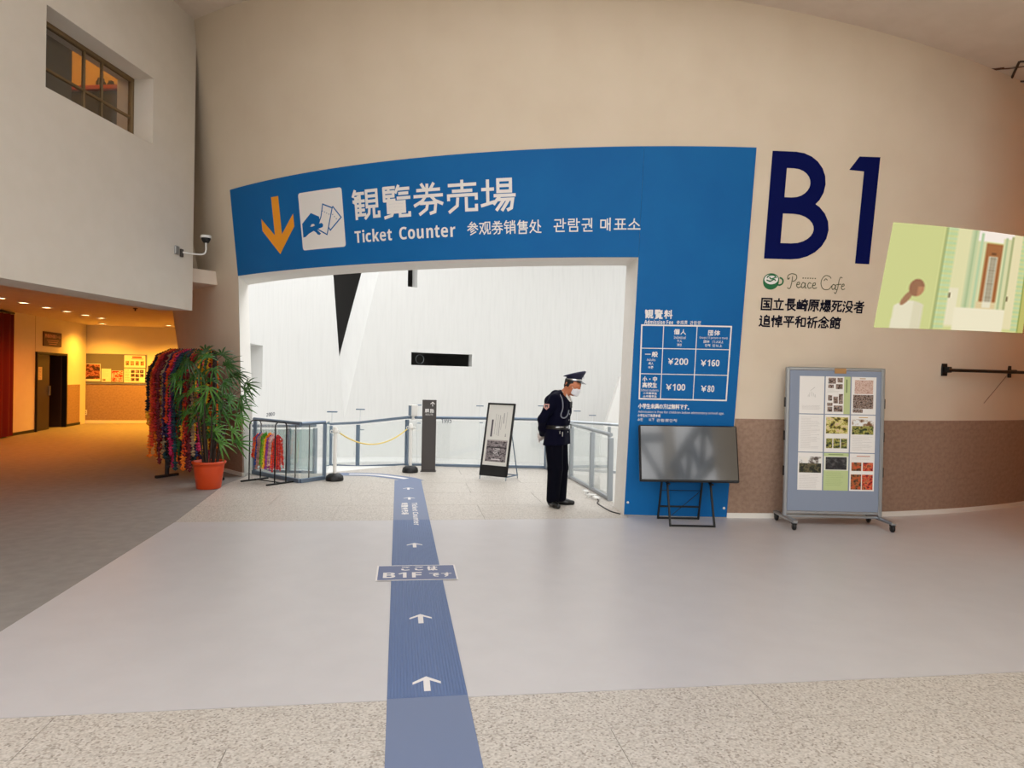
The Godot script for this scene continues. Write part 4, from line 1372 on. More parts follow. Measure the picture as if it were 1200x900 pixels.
func downlight(at: Vector3, col: Color, energy: float, label: String, group: String):
	var d := thing("downlight", label, "lamp", at, 0.0, group)
	var st := begin()
	lathe(st, Vector3.ZERO, [Vector2(0.085, -0.001), Vector2(0.12, -0.001), Vector2(0.12, -0.012), Vector2(0.085, -0.016), Vector2(0.085, -0.001)], 20)
	put("trim_ring", st, M.skirting, d)
	st = begin()
	lathe(st, Vector3.ZERO, [Vector2(0, -0.006), Vector2(0.085, -0.006)], 20)
	if not M.has("lamp_glow"):
		var g := mat("lamp_glow", Color(1, 0.9, 0.75), 0.5)
		g.emission_enabled = true
		g.emission = Color(1.0, 0.86, 0.66)
		g.emission_energy_multiplier = 4.0
	put("bulb", st, M.lamp_glow, d)
	var l := SpotLight3D.new()
	l.name = "downlight_beam"
	l.light_color = col
	l.light_energy = energy
	l.light_size = 0.08
	l.spot_angle = 75.0
	l.spot_angle_attenuation = 0.8
	l.spot_range = 40.0
	l.spot_attenuation = 2.0
	l.shadow_enabled = true
	l.rotation.x = -PI / 2
	l.position = Vector3(0, -0.03, 0)
	d.add_child(l, true)

# ------------------------------------------------------------------ the blue ticket counter sign on the drum
func sign_panel(parent: Node, called: String, pts: Array, m: Material, off: float):   # convex polygon in (az, y), wrapped on the drum with its edges
	var lo := 1e9
	var hi := -1e9
	for p in pts:
		lo = min(lo, p.x); hi = max(hi, p.x)
	var cuts := [lo, hi]
	for p in pts:
		cuts.append(p.x)
	var n := int((hi - lo) / 0.75) + 1
	for i in range(1, n):
		cuts.append(lerpf(lo, hi, float(i) / n))
	cuts.sort()
	var st := begin()
	st.set_smooth_group(0)
	for i in cuts.size() - 1:
		if cuts[i + 1] - cuts[i] < 1e-3:
			continue
		var a = hole_range(pts, cuts[i] + 1e-4)
		var b = hole_range(pts, cuts[i + 1] - 1e-4)
		if a == null or b == null:
			continue
		var rows := 6
		for r in rows:
			var t0 := float(r) / rows
			var t1 := float(r + 1) / rows
			quad(st, on_drum(cuts[i], lerpf(a.x, a.y, t0), off), on_drum(cuts[i], lerpf(a.x, a.y, t1), off), on_drum(cuts[i + 1], lerpf(b.x, b.y, t1), off), on_drum(cuts[i + 1], lerpf(b.x, b.y, t0), off))
	st.set_smooth_group(-1)
	for i in pts.size():
		var p: Vector2 = pts[i]
		var q: Vector2 = pts[(i + 1) % pts.size()]
		var k := int(p.distance_to(q)) + 1
		for s in k:
			var a := p.lerp(q, float(s) / k)
			var b := p.lerp(q, float(s + 1) / k)
			quad(st, on_drum(a.x, a.y, off), on_drum(b.x, b.y, off), on_drum(b.x, b.y, 0.0), on_drum(a.x, a.y, 0.0))
	return put(called, st, m, parent)

func X(az: float) -> float:
	return az * DEG

func build_sign():
	var t := thing("ticket_counter_sign", "large blue ticket counter sign wrapping over the opening and down its right side", "sign")
	var o := 0.012
	sign_panel(t, "header_panel", [Vector2(-39.75, 3.0), Vector2(-39.45, 4.19), Vector2(-5.05, 4.19), Vector2(-5.18, 3.0)], M.sign_blue, o)
	var col := [Vector2(-5.17, 3.0), Vector2(-5.04, 4.19), Vector2(2.01, 4.19), Vector2(1.83, 0.01), Vector2(-5.6, 0.01)]
	var cp: MeshInstance3D = sign_panel(t, "column_panel", col, M.sign_blue, o)
	var st: SurfaceTool
	for p in [Vector2(-5.35, 0.16), Vector2(1.6, 0.12)]:
		st = begin()
		lathe(st, on_drum(p.x, p.y, o), [Vector2(0.016, -0.001), Vector2(0.014, 0.005), Vector2(0, 0.006)], 12, Basis(Vector3.RIGHT, PI / 2 - 0.14))
		put("screw_cap", st, M.white_plastic, cp)
	o += 0.0015
	# arrow
	st = begin()
	var f := drum_map
	var cx := X(-33.62)
	fill(st, PackedVector2Array([Vector2(cx - 0.072, 3.965), Vector2(cx + 0.072, 3.965), Vector2(cx + 0.072, 3.30), Vector2(cx - 0.072, 3.30)]), f, o)
	fill(st, PackedVector2Array([Vector2(cx, 3.215), Vector2(cx + 0.325, 3.55), Vector2(cx + 0.325, 3.71), Vector2(cx, 3.40), Vector2(cx - 0.325, 3.71), Vector2(cx - 0.325, 3.55)]), f, o + 0.0002)
	put("down_arrow", st, M.vinyl_orange, t)
	# pictogram plate
	var x0 := X(-31.0)
	var x1 := X(-26.7)
	var pts := PackedVector2Array()
	var rr := 0.035
	for q in [[x1 - rr, 3.952 - rr, 0.0], [x0 + rr, 3.952 - rr, 90.0], [x0 + rr, 3.228 + rr, 180.0], [x1 - rr, 3.228 + rr, 270.0]]:
		for k in 5:
			var a := deg_to_rad(q[2] + k * 22.5)
			pts.append(Vector2(q[0] + rr * cos(a), q[1] + rr * sin(a)))
	st = begin()
	fill(st, pts, f, o)
	var plate := put("pictogram_plate", st, M.vinyl_white, t)
	var sx := (x1 - x0) / 560.0
	var sy := 0.724 / 730.0
	var P := func(x: float, y: float) -> Vector2: return Vector2(x0 + x * sx, 3.952 - y * sy)      # plate pixels, corrected for the slant
	var back := [P.call(390, 260), P.call(440, 225), P.call(530, 365), P.call(385, 510), P.call(340, 420)]
	var front := [P.call(315, 178), P.call(430, 238), P.call(340, 560), P.call(215, 475), P.call(280, 330)]
	var o2 := o + 0.0006
	st = begin()
	var hand := PackedVector2Array()
	for q in [[20, 390], [150, 268], [255, 325], [262, 395], [290, 400], [300, 440], [285, 465], [210, 480], [262, 540], [240, 556], [215, 545], [200, 522], [170, 495], [100, 525], [55, 560], [20, 565]]:
		hand.append(P.call(q[0], q[1]))
	fill(st, hand, f, o2)
	put("hand", st, M.sign_blue, plate)
	for k in 2:
		var pp: Array = [back, front][k]
		st = begin()
		fill(st, PackedVector2Array(pp), f, o2 + 0.0006 + 0.0008 * k)
		var tk := put("ticket", st, M.vinyl_white, plate)
		st = begin()
		var loop := pp.duplicate()
		loop.append(pp[0])
		stroke(st, loop, 0.016, f, o2 + 0.0009 + 0.0008 * k)
		for d in (4 if k == 1 else 3):
			var c0: Vector2 = P.call(305 + d * 26, 262 + d * 16) if k == 1 else P.call(430 + d * 20, 320 + d * 28)
			fill(st, PackedVector2Array([c0 + Vector2(-0.006, -0.006), c0 + Vector2(0.006, -0.006), c0 + Vector2(0.006, 0.006), c0 + Vector2(-0.006, 0.006)]), f, o2 + 0.0009 + 0.0008 * k)
		put("outline", st, M.sign_blue, tk)
	st = begin()
	var thumb := PackedVector2Array()
	for q in [[150, 420], [240, 415], [285, 408], [302, 432], [292, 462], [215, 482], [140, 470]]:
		thumb.append(P.call(q[0], q[1]))
	fill(st, thumb, f, o2 + 0.003)
	put("thumb", st, M.sign_blue, plate)
	st = begin()
	var gap := PackedVector2Array()
	for q in [[130, 440], [150, 412], [178, 408], [195, 430], [165, 440]]:
		gap.append(P.call(q[0], q[1]))
	fill(st, gap, f, o2 + 0.0036)
	put("grip_gap", st, M.vinyl_white, plate)
	# lettering
	st = begin()
	glyph_line(st, "観覧券売場", X(-25.85), X(-13.35), 3.525, 3.90, 0.037, f, o, 0.06)
	put("title_lettering", st, M.vinyl_white, t)
	st = begin()
	latin(st, "Ticket", "Droid Sans", true, X(-25.82), X(-22.62), 3.262, 3.415, f, o)
	put("english_word", st, M.vinyl_white, t)
	st = begin()
	latin(st, "Counter", "Droid Sans", true, X(-22.0), X(-17.66), 3.262, 3.412, f, o)
	put("english_word", st, M.vinyl_white, t)
	st = begin()
	glyph_line(st, "参观券销售处", X(-16.8), X(-11.6), 3.27, 3.425, 0.014, f, o, 0.06)
	put("chinese_lettering", st, M.vinyl_white, t)
	st = begin()
	glyph_line(st, "관람권", X(-10.8), X(-8.1), 3.28, 3.43, 0.014, f, o, 0.06)
	put("korean_word", st, M.vinyl_white, t)
	st = begin()
	glyph_line(st, "매표소", X(-7.75), X(-5.1), 3.285, 3.43, 0.014, f, o, 0.06)
	put("korean_word", st, M.vinyl_white, t)
	# admission fee block
	st = begin()
	glyph_line(st, "観覧料", X(-4.62), X(-2.8), 2.318, 2.42, 0.013, f, o, 0.18)
	latin(st, "Admission Fee", "Droid Sans", true, X(-4.64), X(-2.72), 2.258, 2.306, f, o)
	glyph_line(st, "参观费", X(-2.5), X(-1.75), 2.258, 2.302, 0.004, f, o)
	glyph_line(st, "관람료", X(-1.6), X(-0.86), 2.254, 2.300, 0.004, f, o)
	put("fee_heading", st, M.vinyl_white, t)
	st = begin()
	var yt := 2.245
	var yb := 1.40
	var xl := X(-4.80)
	var xr := X(1.20)
	stroke(st, [Vector2(xl, yt), Vector2(xr, yt), Vector2(xr, yb), Vector2(xl, yb), Vector2(xl, yt)], 0.016, f, o)
	for a in [-3.34, -1.10]:
		stroke(st, [Vector2(X(a), yt), Vector2(X(a), yb)], 0.009, f, o)
	for y in [1.983, 1.69]:
		for k in 6:
			stroke(st, [Vector2(lerpf(xl, xr, k / 6.0), y), Vector2(lerpf(xl, xr, (k + 1) / 6.0), y)], 0.009, f, o)
	put("fee_table_rules", st, M.vinyl_white, t)
	st = begin()
	glyph_line(st, "個人", X(-2.62), X(-1.83), 2.145, 2.205, 0.009, f, o, 0.2)
	glyph_line(st, "団体", X(-0.35), X(0.45), 2.14, 2.20, 0.009, f, o, 0.2)
	glyph_line(st, "一般", X(-4.52), X(-3.66), 1.885, 1.945, 0.009, f, o, 0.2)
	glyph_line(st, "小・中", X(-4.62), X(-3.62), 1.60, 1.66, 0.009, f, o, 0.1)
	glyph_line(st, "高校生", X(-4.62), X(-3.62), 1.53, 1.59, 0.009, f, o, 0.08)
	latin(st, "Individual", "Droid Sans", false, X(-2.62), X(-1.83), 2.095, 2.127, f, o)
	glyph_line(st, "个人", X(-2.4), X(-2.06), 2.055, 2.085, 0.004, f, o)
	glyph_line(st, "개인", X(-2.4), X(-2.06), 2.012, 2.042, 0.004, f, o)
	latin(st, "Groups (15 persons or more)", "Droid Sans", false, X(-0.9), X(1.0), 2.095, 2.127, f, o)
	latin(st, "(15", "Droid Sans", false, X(-0.02), X(0.18), 2.052, 2.085, f, o)
	glyph_line(st, "团体", X(-0.62), X(-0.22), 2.055, 2.085, 0.004, f, o)
	glyph_line(st, "人以上)", X(0.22), X(0.9), 2.055, 2.085, 0.004, f, o)
	glyph_line(st, "단체", X(-0.5), X(-0.12), 2.012, 2.042, 0.004, f, o)
	glyph_line(st, "인以上", X(0.0), X(0.66), 2.012, 2.042, 0.004, f, o)
	latin(st, "Adults", "Droid Sans", false, X(-4.38), X(-3.8), 1.838, 1.868, f, o)
	glyph_line(st, "成人", X(-4.26), X(-3.92), 1.795, 1.825, 0.004, f, o)
	glyph_line(st, "어른", X(-4.26), X(-3.92), 1.75, 1.78, 0.004, f, o)
	latin(st, "School students", "Droid Sans", false, X(-4.7), X(-3.5), 1.488, 1.515, f, o)
	glyph_line(st, "小中高学生", X(-4.55), X(-3.6), 1.452, 1.478, 0.004, f, o)
	glyph_line(st, "소中高学生", X(-4.55), X(-3.6), 1.417, 1.443, 0.004, f, o)
	put("fee_table_captions", st, M.vinyl_white, t)
	for q in [["200", -2.95, -1.58, 1.80], ["160", -0.72, 0.56, 1.79], ["100", -3.0, -1.68, 1.505], ["80", -0.6, 0.32, 1.495]]:
		st = begin()
		var w := X(q[2]) - X(q[1])
		var yw := 0.065
		glyph(st, "¥", X(q[1]), q[3], yw, 0.072, 0.011, f, o)
		latin(st, q[0], "Droid Sans", true, X(q[1]) + yw + 0.012, X(q[2]), q[3], q[3] + 0.075, f, o)
		put("price", st, M.vinyl_white, t)
	st = begin()
	glyph_line(st, "小学生未満の方は無料です。", X(-4.85), X(-1.16), 1.285, 1.345, 0.008, f, o, 0.03)
	latin(st, "Admission is free for children below elementary school age.", "Droid Sans", false, X(-4.84), X(1.12), 1.228, 1.264, f, o)
	glyph_line(st, "小学生以下免费参观", X(-4.87), X(-3.3), 1.187, 1.222, 0.0045, f, o)
	glyph_line(st, "소인학생以下", X(-4.87), X(-3.7), 1.14, 1.175, 0.0045, f, o)
	glyph_line(st, "관람료단체", X(-3.55), X(-2.1), 1.135, 1.17, 0.0045, f, o)
	put("fee_footnote", st, M.vinyl_white, t)

func build_wall_lettering():
	var f := drum_map
	var o := 0.003
	var t := thing("floor_number", "huge navy blue B1 painted on the beige wall", "lettering")
	var st := begin()
	var w := 0.175
	var xl := X(3.07)
	var h := w * 0.5
	var up := [Vector2(xl + 0.02, 4.165 - h), Vector2(xl + 0.26, 4.165 - h)]
	for k in range(1, 12):
		var a := PI / 2 - PI * k / 12.0
		up.append(Vector2(xl + 0.26 + (0.285) * cos(a), 3.835 + 0.2425 * sin(a)))
	up.append_array([Vector2(xl + 0.26, 3.5925), Vector2(xl + 0.02, 3.5925)])
	stroke(st, up, w, f, o, false)
	var lo := [Vector2(xl + 0.02, 3.5925), Vector2(xl + 0.30, 3.5925)]
	for k in range(1, 12):
		var a := PI / 2 - PI * k / 12.0
		lo.append(Vector2(xl + 0.30 + 0.335 * cos(a), 3.345 + 0.2475 * sin(a)))
	lo.append_array([Vector2(xl + 0.30, 3.0975), Vector2(xl + 0.02, 3.0975)])
	stroke(st, lo, w, f, o + 0.0002, false)
	stroke(st, [Vector2(xl + h, 3.01), Vector2(xl + h, 4.165)], w, f, o + 0.0004, false)
	put("letter_b", st, M.vinyl_navy, t)
	st = begin()
	fill(st, PackedVector2Array([Vector2(X(8.92), 4.155), Vector2(X(10.40), 4.165), Vector2(X(10.52), 2.995), Vector2(X(9.46), 2.995), Vector2(X(9.35), 4.0), Vector2(X(8.30), 4.005)]), f, o)
	put("digit_one", st, M.vinyl_navy, t)
	var m := thing("memorial_hall_lettering", "two lines of navy lettering for the memorial hall under the B1", "lettering")
	st = begin()
	glyph_line(st, "国立長崎原爆死没者", X(3.11), X(10.53), 2.438, 2.577, 0.018, f, o, 0.06)
	put("first_line", st, M.vinyl_ink, m)
	st = begin()
	glyph_line(st, "追悼平和祈念館", X(3.09), X(8.88), 2.25, 2.385, 0.018, f, o, 0.06)
	put("second_line", st, M.vinyl_ink, m)
	# cafe logo
	var c := thing("cafe_logo", "green coffee cup logo with curly cafe lettering on the beige wall", "logo")
	var cx := X(3.68)
	var cy := 2.775
	st = begin()
	var cup := PackedVector2Array()
	for k in 25:
		var a := PI * k / 24.0
		cup.append(Vector2(cx - 0.093 * cos(a), cy - 0.105 * pow(sin(a), 0.8)))
	for k in range(1, 24):
		var a := PI * k / 24.0
		cup.append(Vector2(cx + 0.093 * cos(a), cy + 0.075 * sin(a)))
	fill(st, cup, f, o)
	var hd := []
	for k in 13:
		var a := -1.9 + 3.4 * k / 12.0
		hd.append(Vector2(cx + 0.098 + 0.042 * cos(a), cy - 0.012 + 0.04 * sin(a)))
	stroke(st, hd, 0.018, f, o)
	put("cup", st, M.vinyl_green, c)
	st = begin()
	var milk := PackedVector2Array()
	for k in 24:
		var a := TAU * k / 24.0
		milk.append(Vector2(cx + 0.08 * cos(a), cy + 0.008 + 0.055 * sin(a)))
	fill(st, milk, f, o + 0.001)
	put("milk", st, M.vinyl_white, c)
	st = begin()
	for s in [[[-0.05, 0.02], [-0.02, 0.045], [0.03, 0.045], [0.055, 0.02]], [[-0.05, -0.01], [-0.01, -0.02], [0.03, 0.0], [0.05, -0.01]], [[-0.02, 0.02], [0.0, 0.005], [0.04, 0.02]]]:
		var p := []
		for q in s:
			p.append(Vector2(cx + q[0], cy + 0.008 + q[1]))
		stroke(st, smooth_path(p, 5), 0.014, f, o + 0.002)
	put("latte_art", st, M.vinyl_green, c)
	st = begin()
	var lx := X(4.80)
	var sc := 0.70 / 480.0
	var by := 2.695
	var second := false
	for s in [      # curly script: P e a c e  C a f e  (x right, y up)
		[[30, 5], [20, -6], [5, 0]], [[38, 95], [36, 50], [30, 8]], [[2, 70], [0, 100], [30, 118], [66, 108], [72, 80], [54, 58], [36, 60]], [[14, 84], [10, 72], [4, 78]],
		[[76, 28], [100, 34], [96, 50], [82, 44], [78, 20], [92, 4], [112, 14]],
		[[144, 40], [126, 48], [116, 22], [126, 4], [142, 18], [148, 44], [148, 8], [160, 6]],
		[[194, 42], [178, 48], [168, 24], [180, 2], [200, 10]],
		[[208, 24], [230, 32], [228, 48], [212, 42], [208, 18], [222, 2], [244, 10]],
		[[356, 92], [340, 108], [306, 112], [280, 80], [278, 36], [302, 0], [346, 0], [368, 30]], [[300, 70], [312, 86], [326, 76]],
		[[398, 34], [380, 42], [370, 18], [380, 0], [396, 12], [402, 38], [402, 4], [412, 0]],
		[[450, 98], [436, 104], [426, 76], [420, 10], [408, -32], [396, -24]], [[410, 42], [446, 46]],
		[[452, 26], [472, 34], [470, 48], [456, 42], [452, 18], [464, 2], [482, 10]]]:
		var p := []
		for q in s:
			p.append(Vector2(lx + q[0] * sc, by + q[1] * sc * 0.92))
		if s[0][0] >= 350 and not second:
			second = true
			put("script_word", st, M.vinyl_olive, c)
			st = begin()
		stroke(st, smooth_path(p, 5), 0.0095, f, o)
	put("script_word", st, M.vinyl_olive, c)
	st = begin()
	for k in 6:
		var p := Vector2(lx + (120 + k * 20) * sc, by + 74 * sc)
		fill(st, PackedVector2Array([p, p + Vector2(0.014, 0), p + Vector2(0.014, 0.012), p + Vector2(0, 0.012)]), f, o)
	put("small_caption", st, M.vinyl_olive, c)

# ------------------------------------------------------------------ projector picture, its light painted as a glowing sheet on the drum
func build_projection():
	var W := 420
	var H := 300
	var im := Image.create(W, H, false, Image.FORMAT_RGB8)
	im.fill(Color(0.80, 0.80, 0.55))
	var R := func(x: float, y: float, w: float, h: float, c: Color): im.fill_rect(Rect2i(int(x * W), int(y * H), int(ceil(w * W)), int(ceil(h * H))), c)
	R.call(0.0, 0.0, 0.38, 1.0, Color(0.78, 0.79, 0.53))
	for k in 22:      # left glass screen, slanted hatching
		R.call(0.335, k / 22.0, 0.07, 0.03, Color(0.71, 0.79, 0.59) if k % 2 else Color(0.73, 0.80, 0.61))
	R.call(0.33, 0.0, 0.008, 1.0, Color(0.55, 0.60, 0.38))
	R.call(0.405, 0.0, 0.11, 0.97, Color(0.85, 0.83, 0.64))
	R.call(0.405, 0.58, 0.06, 0.37, Color(0.88, 0.85, 0.72))
	R.call(0.50, 0.0, 0.05, 0.92, Color(0.74, 0.78, 0.60))
	R.call(0.52, 0.0, 0.012, 0.9, Color(0.64, 0.71, 0.54))
	R.call(0.55, 0.0, 0.30, 0.10, Color(0.93, 0.89, 0.84))
	R.call(0.55, 0.1, 0.06, 0.78, Color(0.80, 0.80, 0.62))
	R.call(0.57, 0.02, 0.018, 0.8, Color(0.68, 0.77, 0.61))
	R.call(0.615, 0.115, 0.125, 0.66, Color(0.62, 0.40, 0.24))
	R.call(0.645, 0.24, 0.065, 0.48, Color(0.82, 0.80, 0.70))
	for k in 24:
		R.call(0.653, 0.25 + k * 0.0195, 0.05, 0.009, Color(0.48, 0.42, 0.33))
	R.call(0.66, 0.205, 0.035, 0.02, Color(0.42, 0.28, 0.18))
	R.call(0.60, 0.70, 0.15, 0.07, Color(0.84, 0.76, 0.58))
	R.call(0.645, 0.70, 0.06, 0.06, Color(0.88, 0.85, 0.74))
	R.call(0.74, 0.05, 0.06, 0.80, Color(0.82, 0.81, 0.63))
	R.call(0.755, 0.04, 0.016, 0.85, Color(0.66, 0.72, 0.55))
	R.call(0.80, 0.02, 0.02, 0.92, Color(0.65, 0.67, 0.48))
	R.call(0.82, 0.0, 0.07, 0.97, Color(0.87, 0.83, 0.66))
	for k in 22:
		R.call(0.89, k / 22.0, 0.06, 0.03, Color(0.70, 0.78, 0.58) if k % 2 else Color(0.72, 0.79, 0.60))
	R.call(0.945, 0.0, 0.008, 1.0, Color(0.52, 0.58, 0.30))
	R.call(0.953, 0.0, 0.05, 1.0, Color(0.72, 0.70, 0.40))
	R.call(0.46, 0.77, 0.36, 0.23, Color(0.90, 0.87, 0.75))
	R.call(0.408, 0.63, 0.008, 0.05, Color(0.35, 0.3, 0.2))
	R.call(0.822, 0.63, 0.008, 0.05, Color(0.35, 0.3, 0.2))
	# walker in a pale shirt, hair tied back
	for y in H:
		for x in W:
			var u := (x + 0.5) / W
			var v := (y + 0.5) / H
			var head := pow((u - 0.205) / 0.046, 2) + pow((v - 0.60) / 0.085, 2)
			var tail := pow((u - 0.155 + (v - 0.70) * 0.35) / 0.022, 2) + pow((v - 0.70) / 0.075, 2)
			var top: float = 0.725 + 2.2 * pow(absf(u - 0.185), 1.6)
			if v > top and u > 0.085 + 0.02 * (1.0 - v) and u < 0.262:
				im.set_pixel(x, y, Color(0.87, 0.84, 0.73) if u < 0.2 else Color(0.83, 0.80, 0.68))
			if head < 1.0:
				im.set_pixel(x, y, Color(0.70, 0.50, 0.36) if u > 0.212 and v > 0.585 else Color(0.58, 0.41, 0.30))
			elif tail < 1.0:
				im.set_pixel(x, y, Color(0.62, 0.46, 0.34))
	im.resize(105, 75, Image.INTERPOLATE_LANCZOS)
	im.resize(W, H, Image.INTERPOLATE_CUBIC)
	var m := mat("projected_picture_glow", Color(0.03, 0.03, 0.03), 0.9)
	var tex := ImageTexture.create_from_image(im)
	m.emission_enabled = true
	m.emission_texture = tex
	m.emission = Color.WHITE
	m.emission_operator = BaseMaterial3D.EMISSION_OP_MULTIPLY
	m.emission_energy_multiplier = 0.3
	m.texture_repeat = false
	var t := thing("projection_glow", "bright projected picture of a walker beside a glazed corridor on the wall", "projection")
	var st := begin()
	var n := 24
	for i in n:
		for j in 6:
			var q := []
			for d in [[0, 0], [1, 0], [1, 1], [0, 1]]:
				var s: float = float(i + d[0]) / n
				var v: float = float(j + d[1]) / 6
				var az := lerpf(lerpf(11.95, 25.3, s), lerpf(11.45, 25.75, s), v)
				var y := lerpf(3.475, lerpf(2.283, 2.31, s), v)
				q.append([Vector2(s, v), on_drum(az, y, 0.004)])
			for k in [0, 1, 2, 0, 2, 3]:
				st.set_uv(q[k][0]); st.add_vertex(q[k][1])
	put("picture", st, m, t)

# ------------------------------------------------------------------ railings of the balcony
func rail_run(called: String, label: String, pts: Array, mat_post: Material, glass: Material, height := 0.88, lean_end := false):
	var t := thing(called, label, "railing", pts[0])
	var o: Vector3 = pts[0]
	var st: SurfaceTool
	for i in pts.size():
		var p: Vector3 = pts[i] - o
		var d: Vector3 = (pts[min(i + 1, pts.size() - 1)] - pts[max(i - 1, 0)])
		d.y = 0
		d = d.normalized()
		st = begin()
		box(st, p + Vector3(0, height * 0.5 - 0.02, 0), Vector3(0.045, height - 0.04, 0.07), 0.004, Basis(d, Vector3.UP, d.cross(Vector3.UP)))
		put("post", st, mat_post, t)
	for i in pts.size() - 1:
		var a: Vector3 = pts[i] - o
		var b: Vector3 = pts[i + 1] - o
		var d := (b - a).normalized()
		var hd := Vector3(d.x, 0, d.z).normalized()
		var nrm := hd.cross(Vector3.UP)
		st = begin()
		bar(st, a + Vector3(0, 0.03, 0), b + Vector3(0, 0.03, 0), 0.05, 0.045, 0.004, nrm)
		put("bottom_rail", st, mat_post, t)
		st = begin()
		var e := hd * 0.03
		var q := nrm * 0.005
		var a1 := a + e
		var b1 := b - e
		for s in [1.0, -1.0]:
			quad(st, a1 + q * s + Vector3(0, 0.06, 0), b1 + q * s + Vector3(0, 0.06, 0), b1 + q * s + Vector3(0, height - 0.06, 0), a1 + q * s + Vector3(0, height - 0.06, 0))
		put("glass_pane", st, glass, t)
		st = begin()
		tube(st, [a + Vector3(0, height, 0) - d * 0.01, b + Vector3(0, height, 0) + d * 0.01], 0.026, 10)
		put("handrail", st, mat_post, t)
	return t

func build_railings():
	var back := [Vector3(0.62, 0, -12.6), Vector3(-0.3, 0, -12.6), Vector3(-1.87, -0.02, -12.72), Vector3(-2.96, -0.2, -13.7), Vector3(-3.72, -0.3, -14.6), Vector3(-4.1, -0.4, -15.6)]
	rail_run("glass_railing", "long steel and glass railing at the back of the balcony behind the route pillar", back, M.steel_blue, M.glass)
	var side := [Vector3(1.33, 0, -9.42), Vector3(1.19, 0, -10.32), Vector3(0.98, 0, -11.42), Vector3(0.66, 0, -12.5)]
	rail_run("glass_railing", "short steel and glass railing running from the right jamb behind the guard", side, M.steel, M.glass)
	var far := []
	for k in 5:
		far.append(Vector3(0.66 + k * 1.1, -0.02 - k * 0.05, -12.64 - k * 0.05))
	rail_run("glass_railing", "steel handrail of the lower ramp seen past the guard", far, M.steel, M.glass)
	# glazed corner guard with green edged panes
	var t := thing("glass_enclosure", "steel framed glass corner guard with green tinted panes behind the crane rack", "glass screen", Vector3(-3.09, 0, -10.41))
	var o := Vector3(-3.09, 0, -10.41)
	var pa := Vector3(-4.09, 0, -11.26) - o
	var pb := Vector3.ZERO
	var pc := Vector3(-2.84, 0, -10.80) - o
	var pd := Vector3(-3.0, 0, -11.7) - o
	var H := 0.875
	var st: SurfaceTool
	for e in [[pa, pb], [pb, pc]]:
		st = begin()
		bar(st, e[0] + Vector3(0, 0.03, 0), e[1] + Vector3(0, 0.03, 0), 0.06, 0.06, 0.004)
		put("bottom_rail", st, M.steel_blue, t)
		st = begin()
		tube(st, [e[0] + Vector3(0, H, 0), e[1] + Vector3(0, H, 0)], 0.026, 10)
		put("handrail", st, M.steel_blue, t)
	for p in [pa + Vector3(0.03, 0, 0.03), pc]:
		st = begin()
		box(st, p + Vector3(0, H * 0.5, 0), Vector3(0.05, H - 0.03, 0.05), 0.004)
		put("post", st, M.steel_blue, t)
	for k in 2:
		var p: Vector3 = [pa.lerp(pb, 0.9), pb.lerp(pc, 0.35)][k]
		st = begin()
		box(st, p + Vector3(0, H * 0.5, 0), Vector3(0.014, H - 0.06, 0.014))
		put("glazing_bar", st, M.pillar_brown, t)
	for e in [[pa, pb, M.glass], [pb, pc, M.glass], [pc, pd, M.glass_green]]:
		var a: Vector3 = e[0].lerp(e[1], 0.03)
		var b: Vector3 = e[0].lerp(e[1], 0.97)
		var n := (b - a).cross(Vector3.UP).normalized() * 0.005
		st = begin()
		for s in [1.0, -1.0]:
			quad(st, a + n * s + Vector3(0, 0.06, 0), b + n * s + Vector3(0, 0.06, 0), b + n * s + Vector3(0, H - 0.03, 0), a + n * s + Vector3(0, H - 0.03, 0))
		put("glass_pane", st, e[2], t)
	# second railing of the ramp, seen through the enclosure
	var inner := [Vector3(-4.55, -0.12, -12.35), Vector3(-3.75, -0.08, -11.95), Vector3(-3.25, -0.05, -11.75)]
	rail_run("glass_railing", "green tinted glass railing of the ramp seen through the corner guard", inner, M.steel_blue, M.glass_green, 0.80)

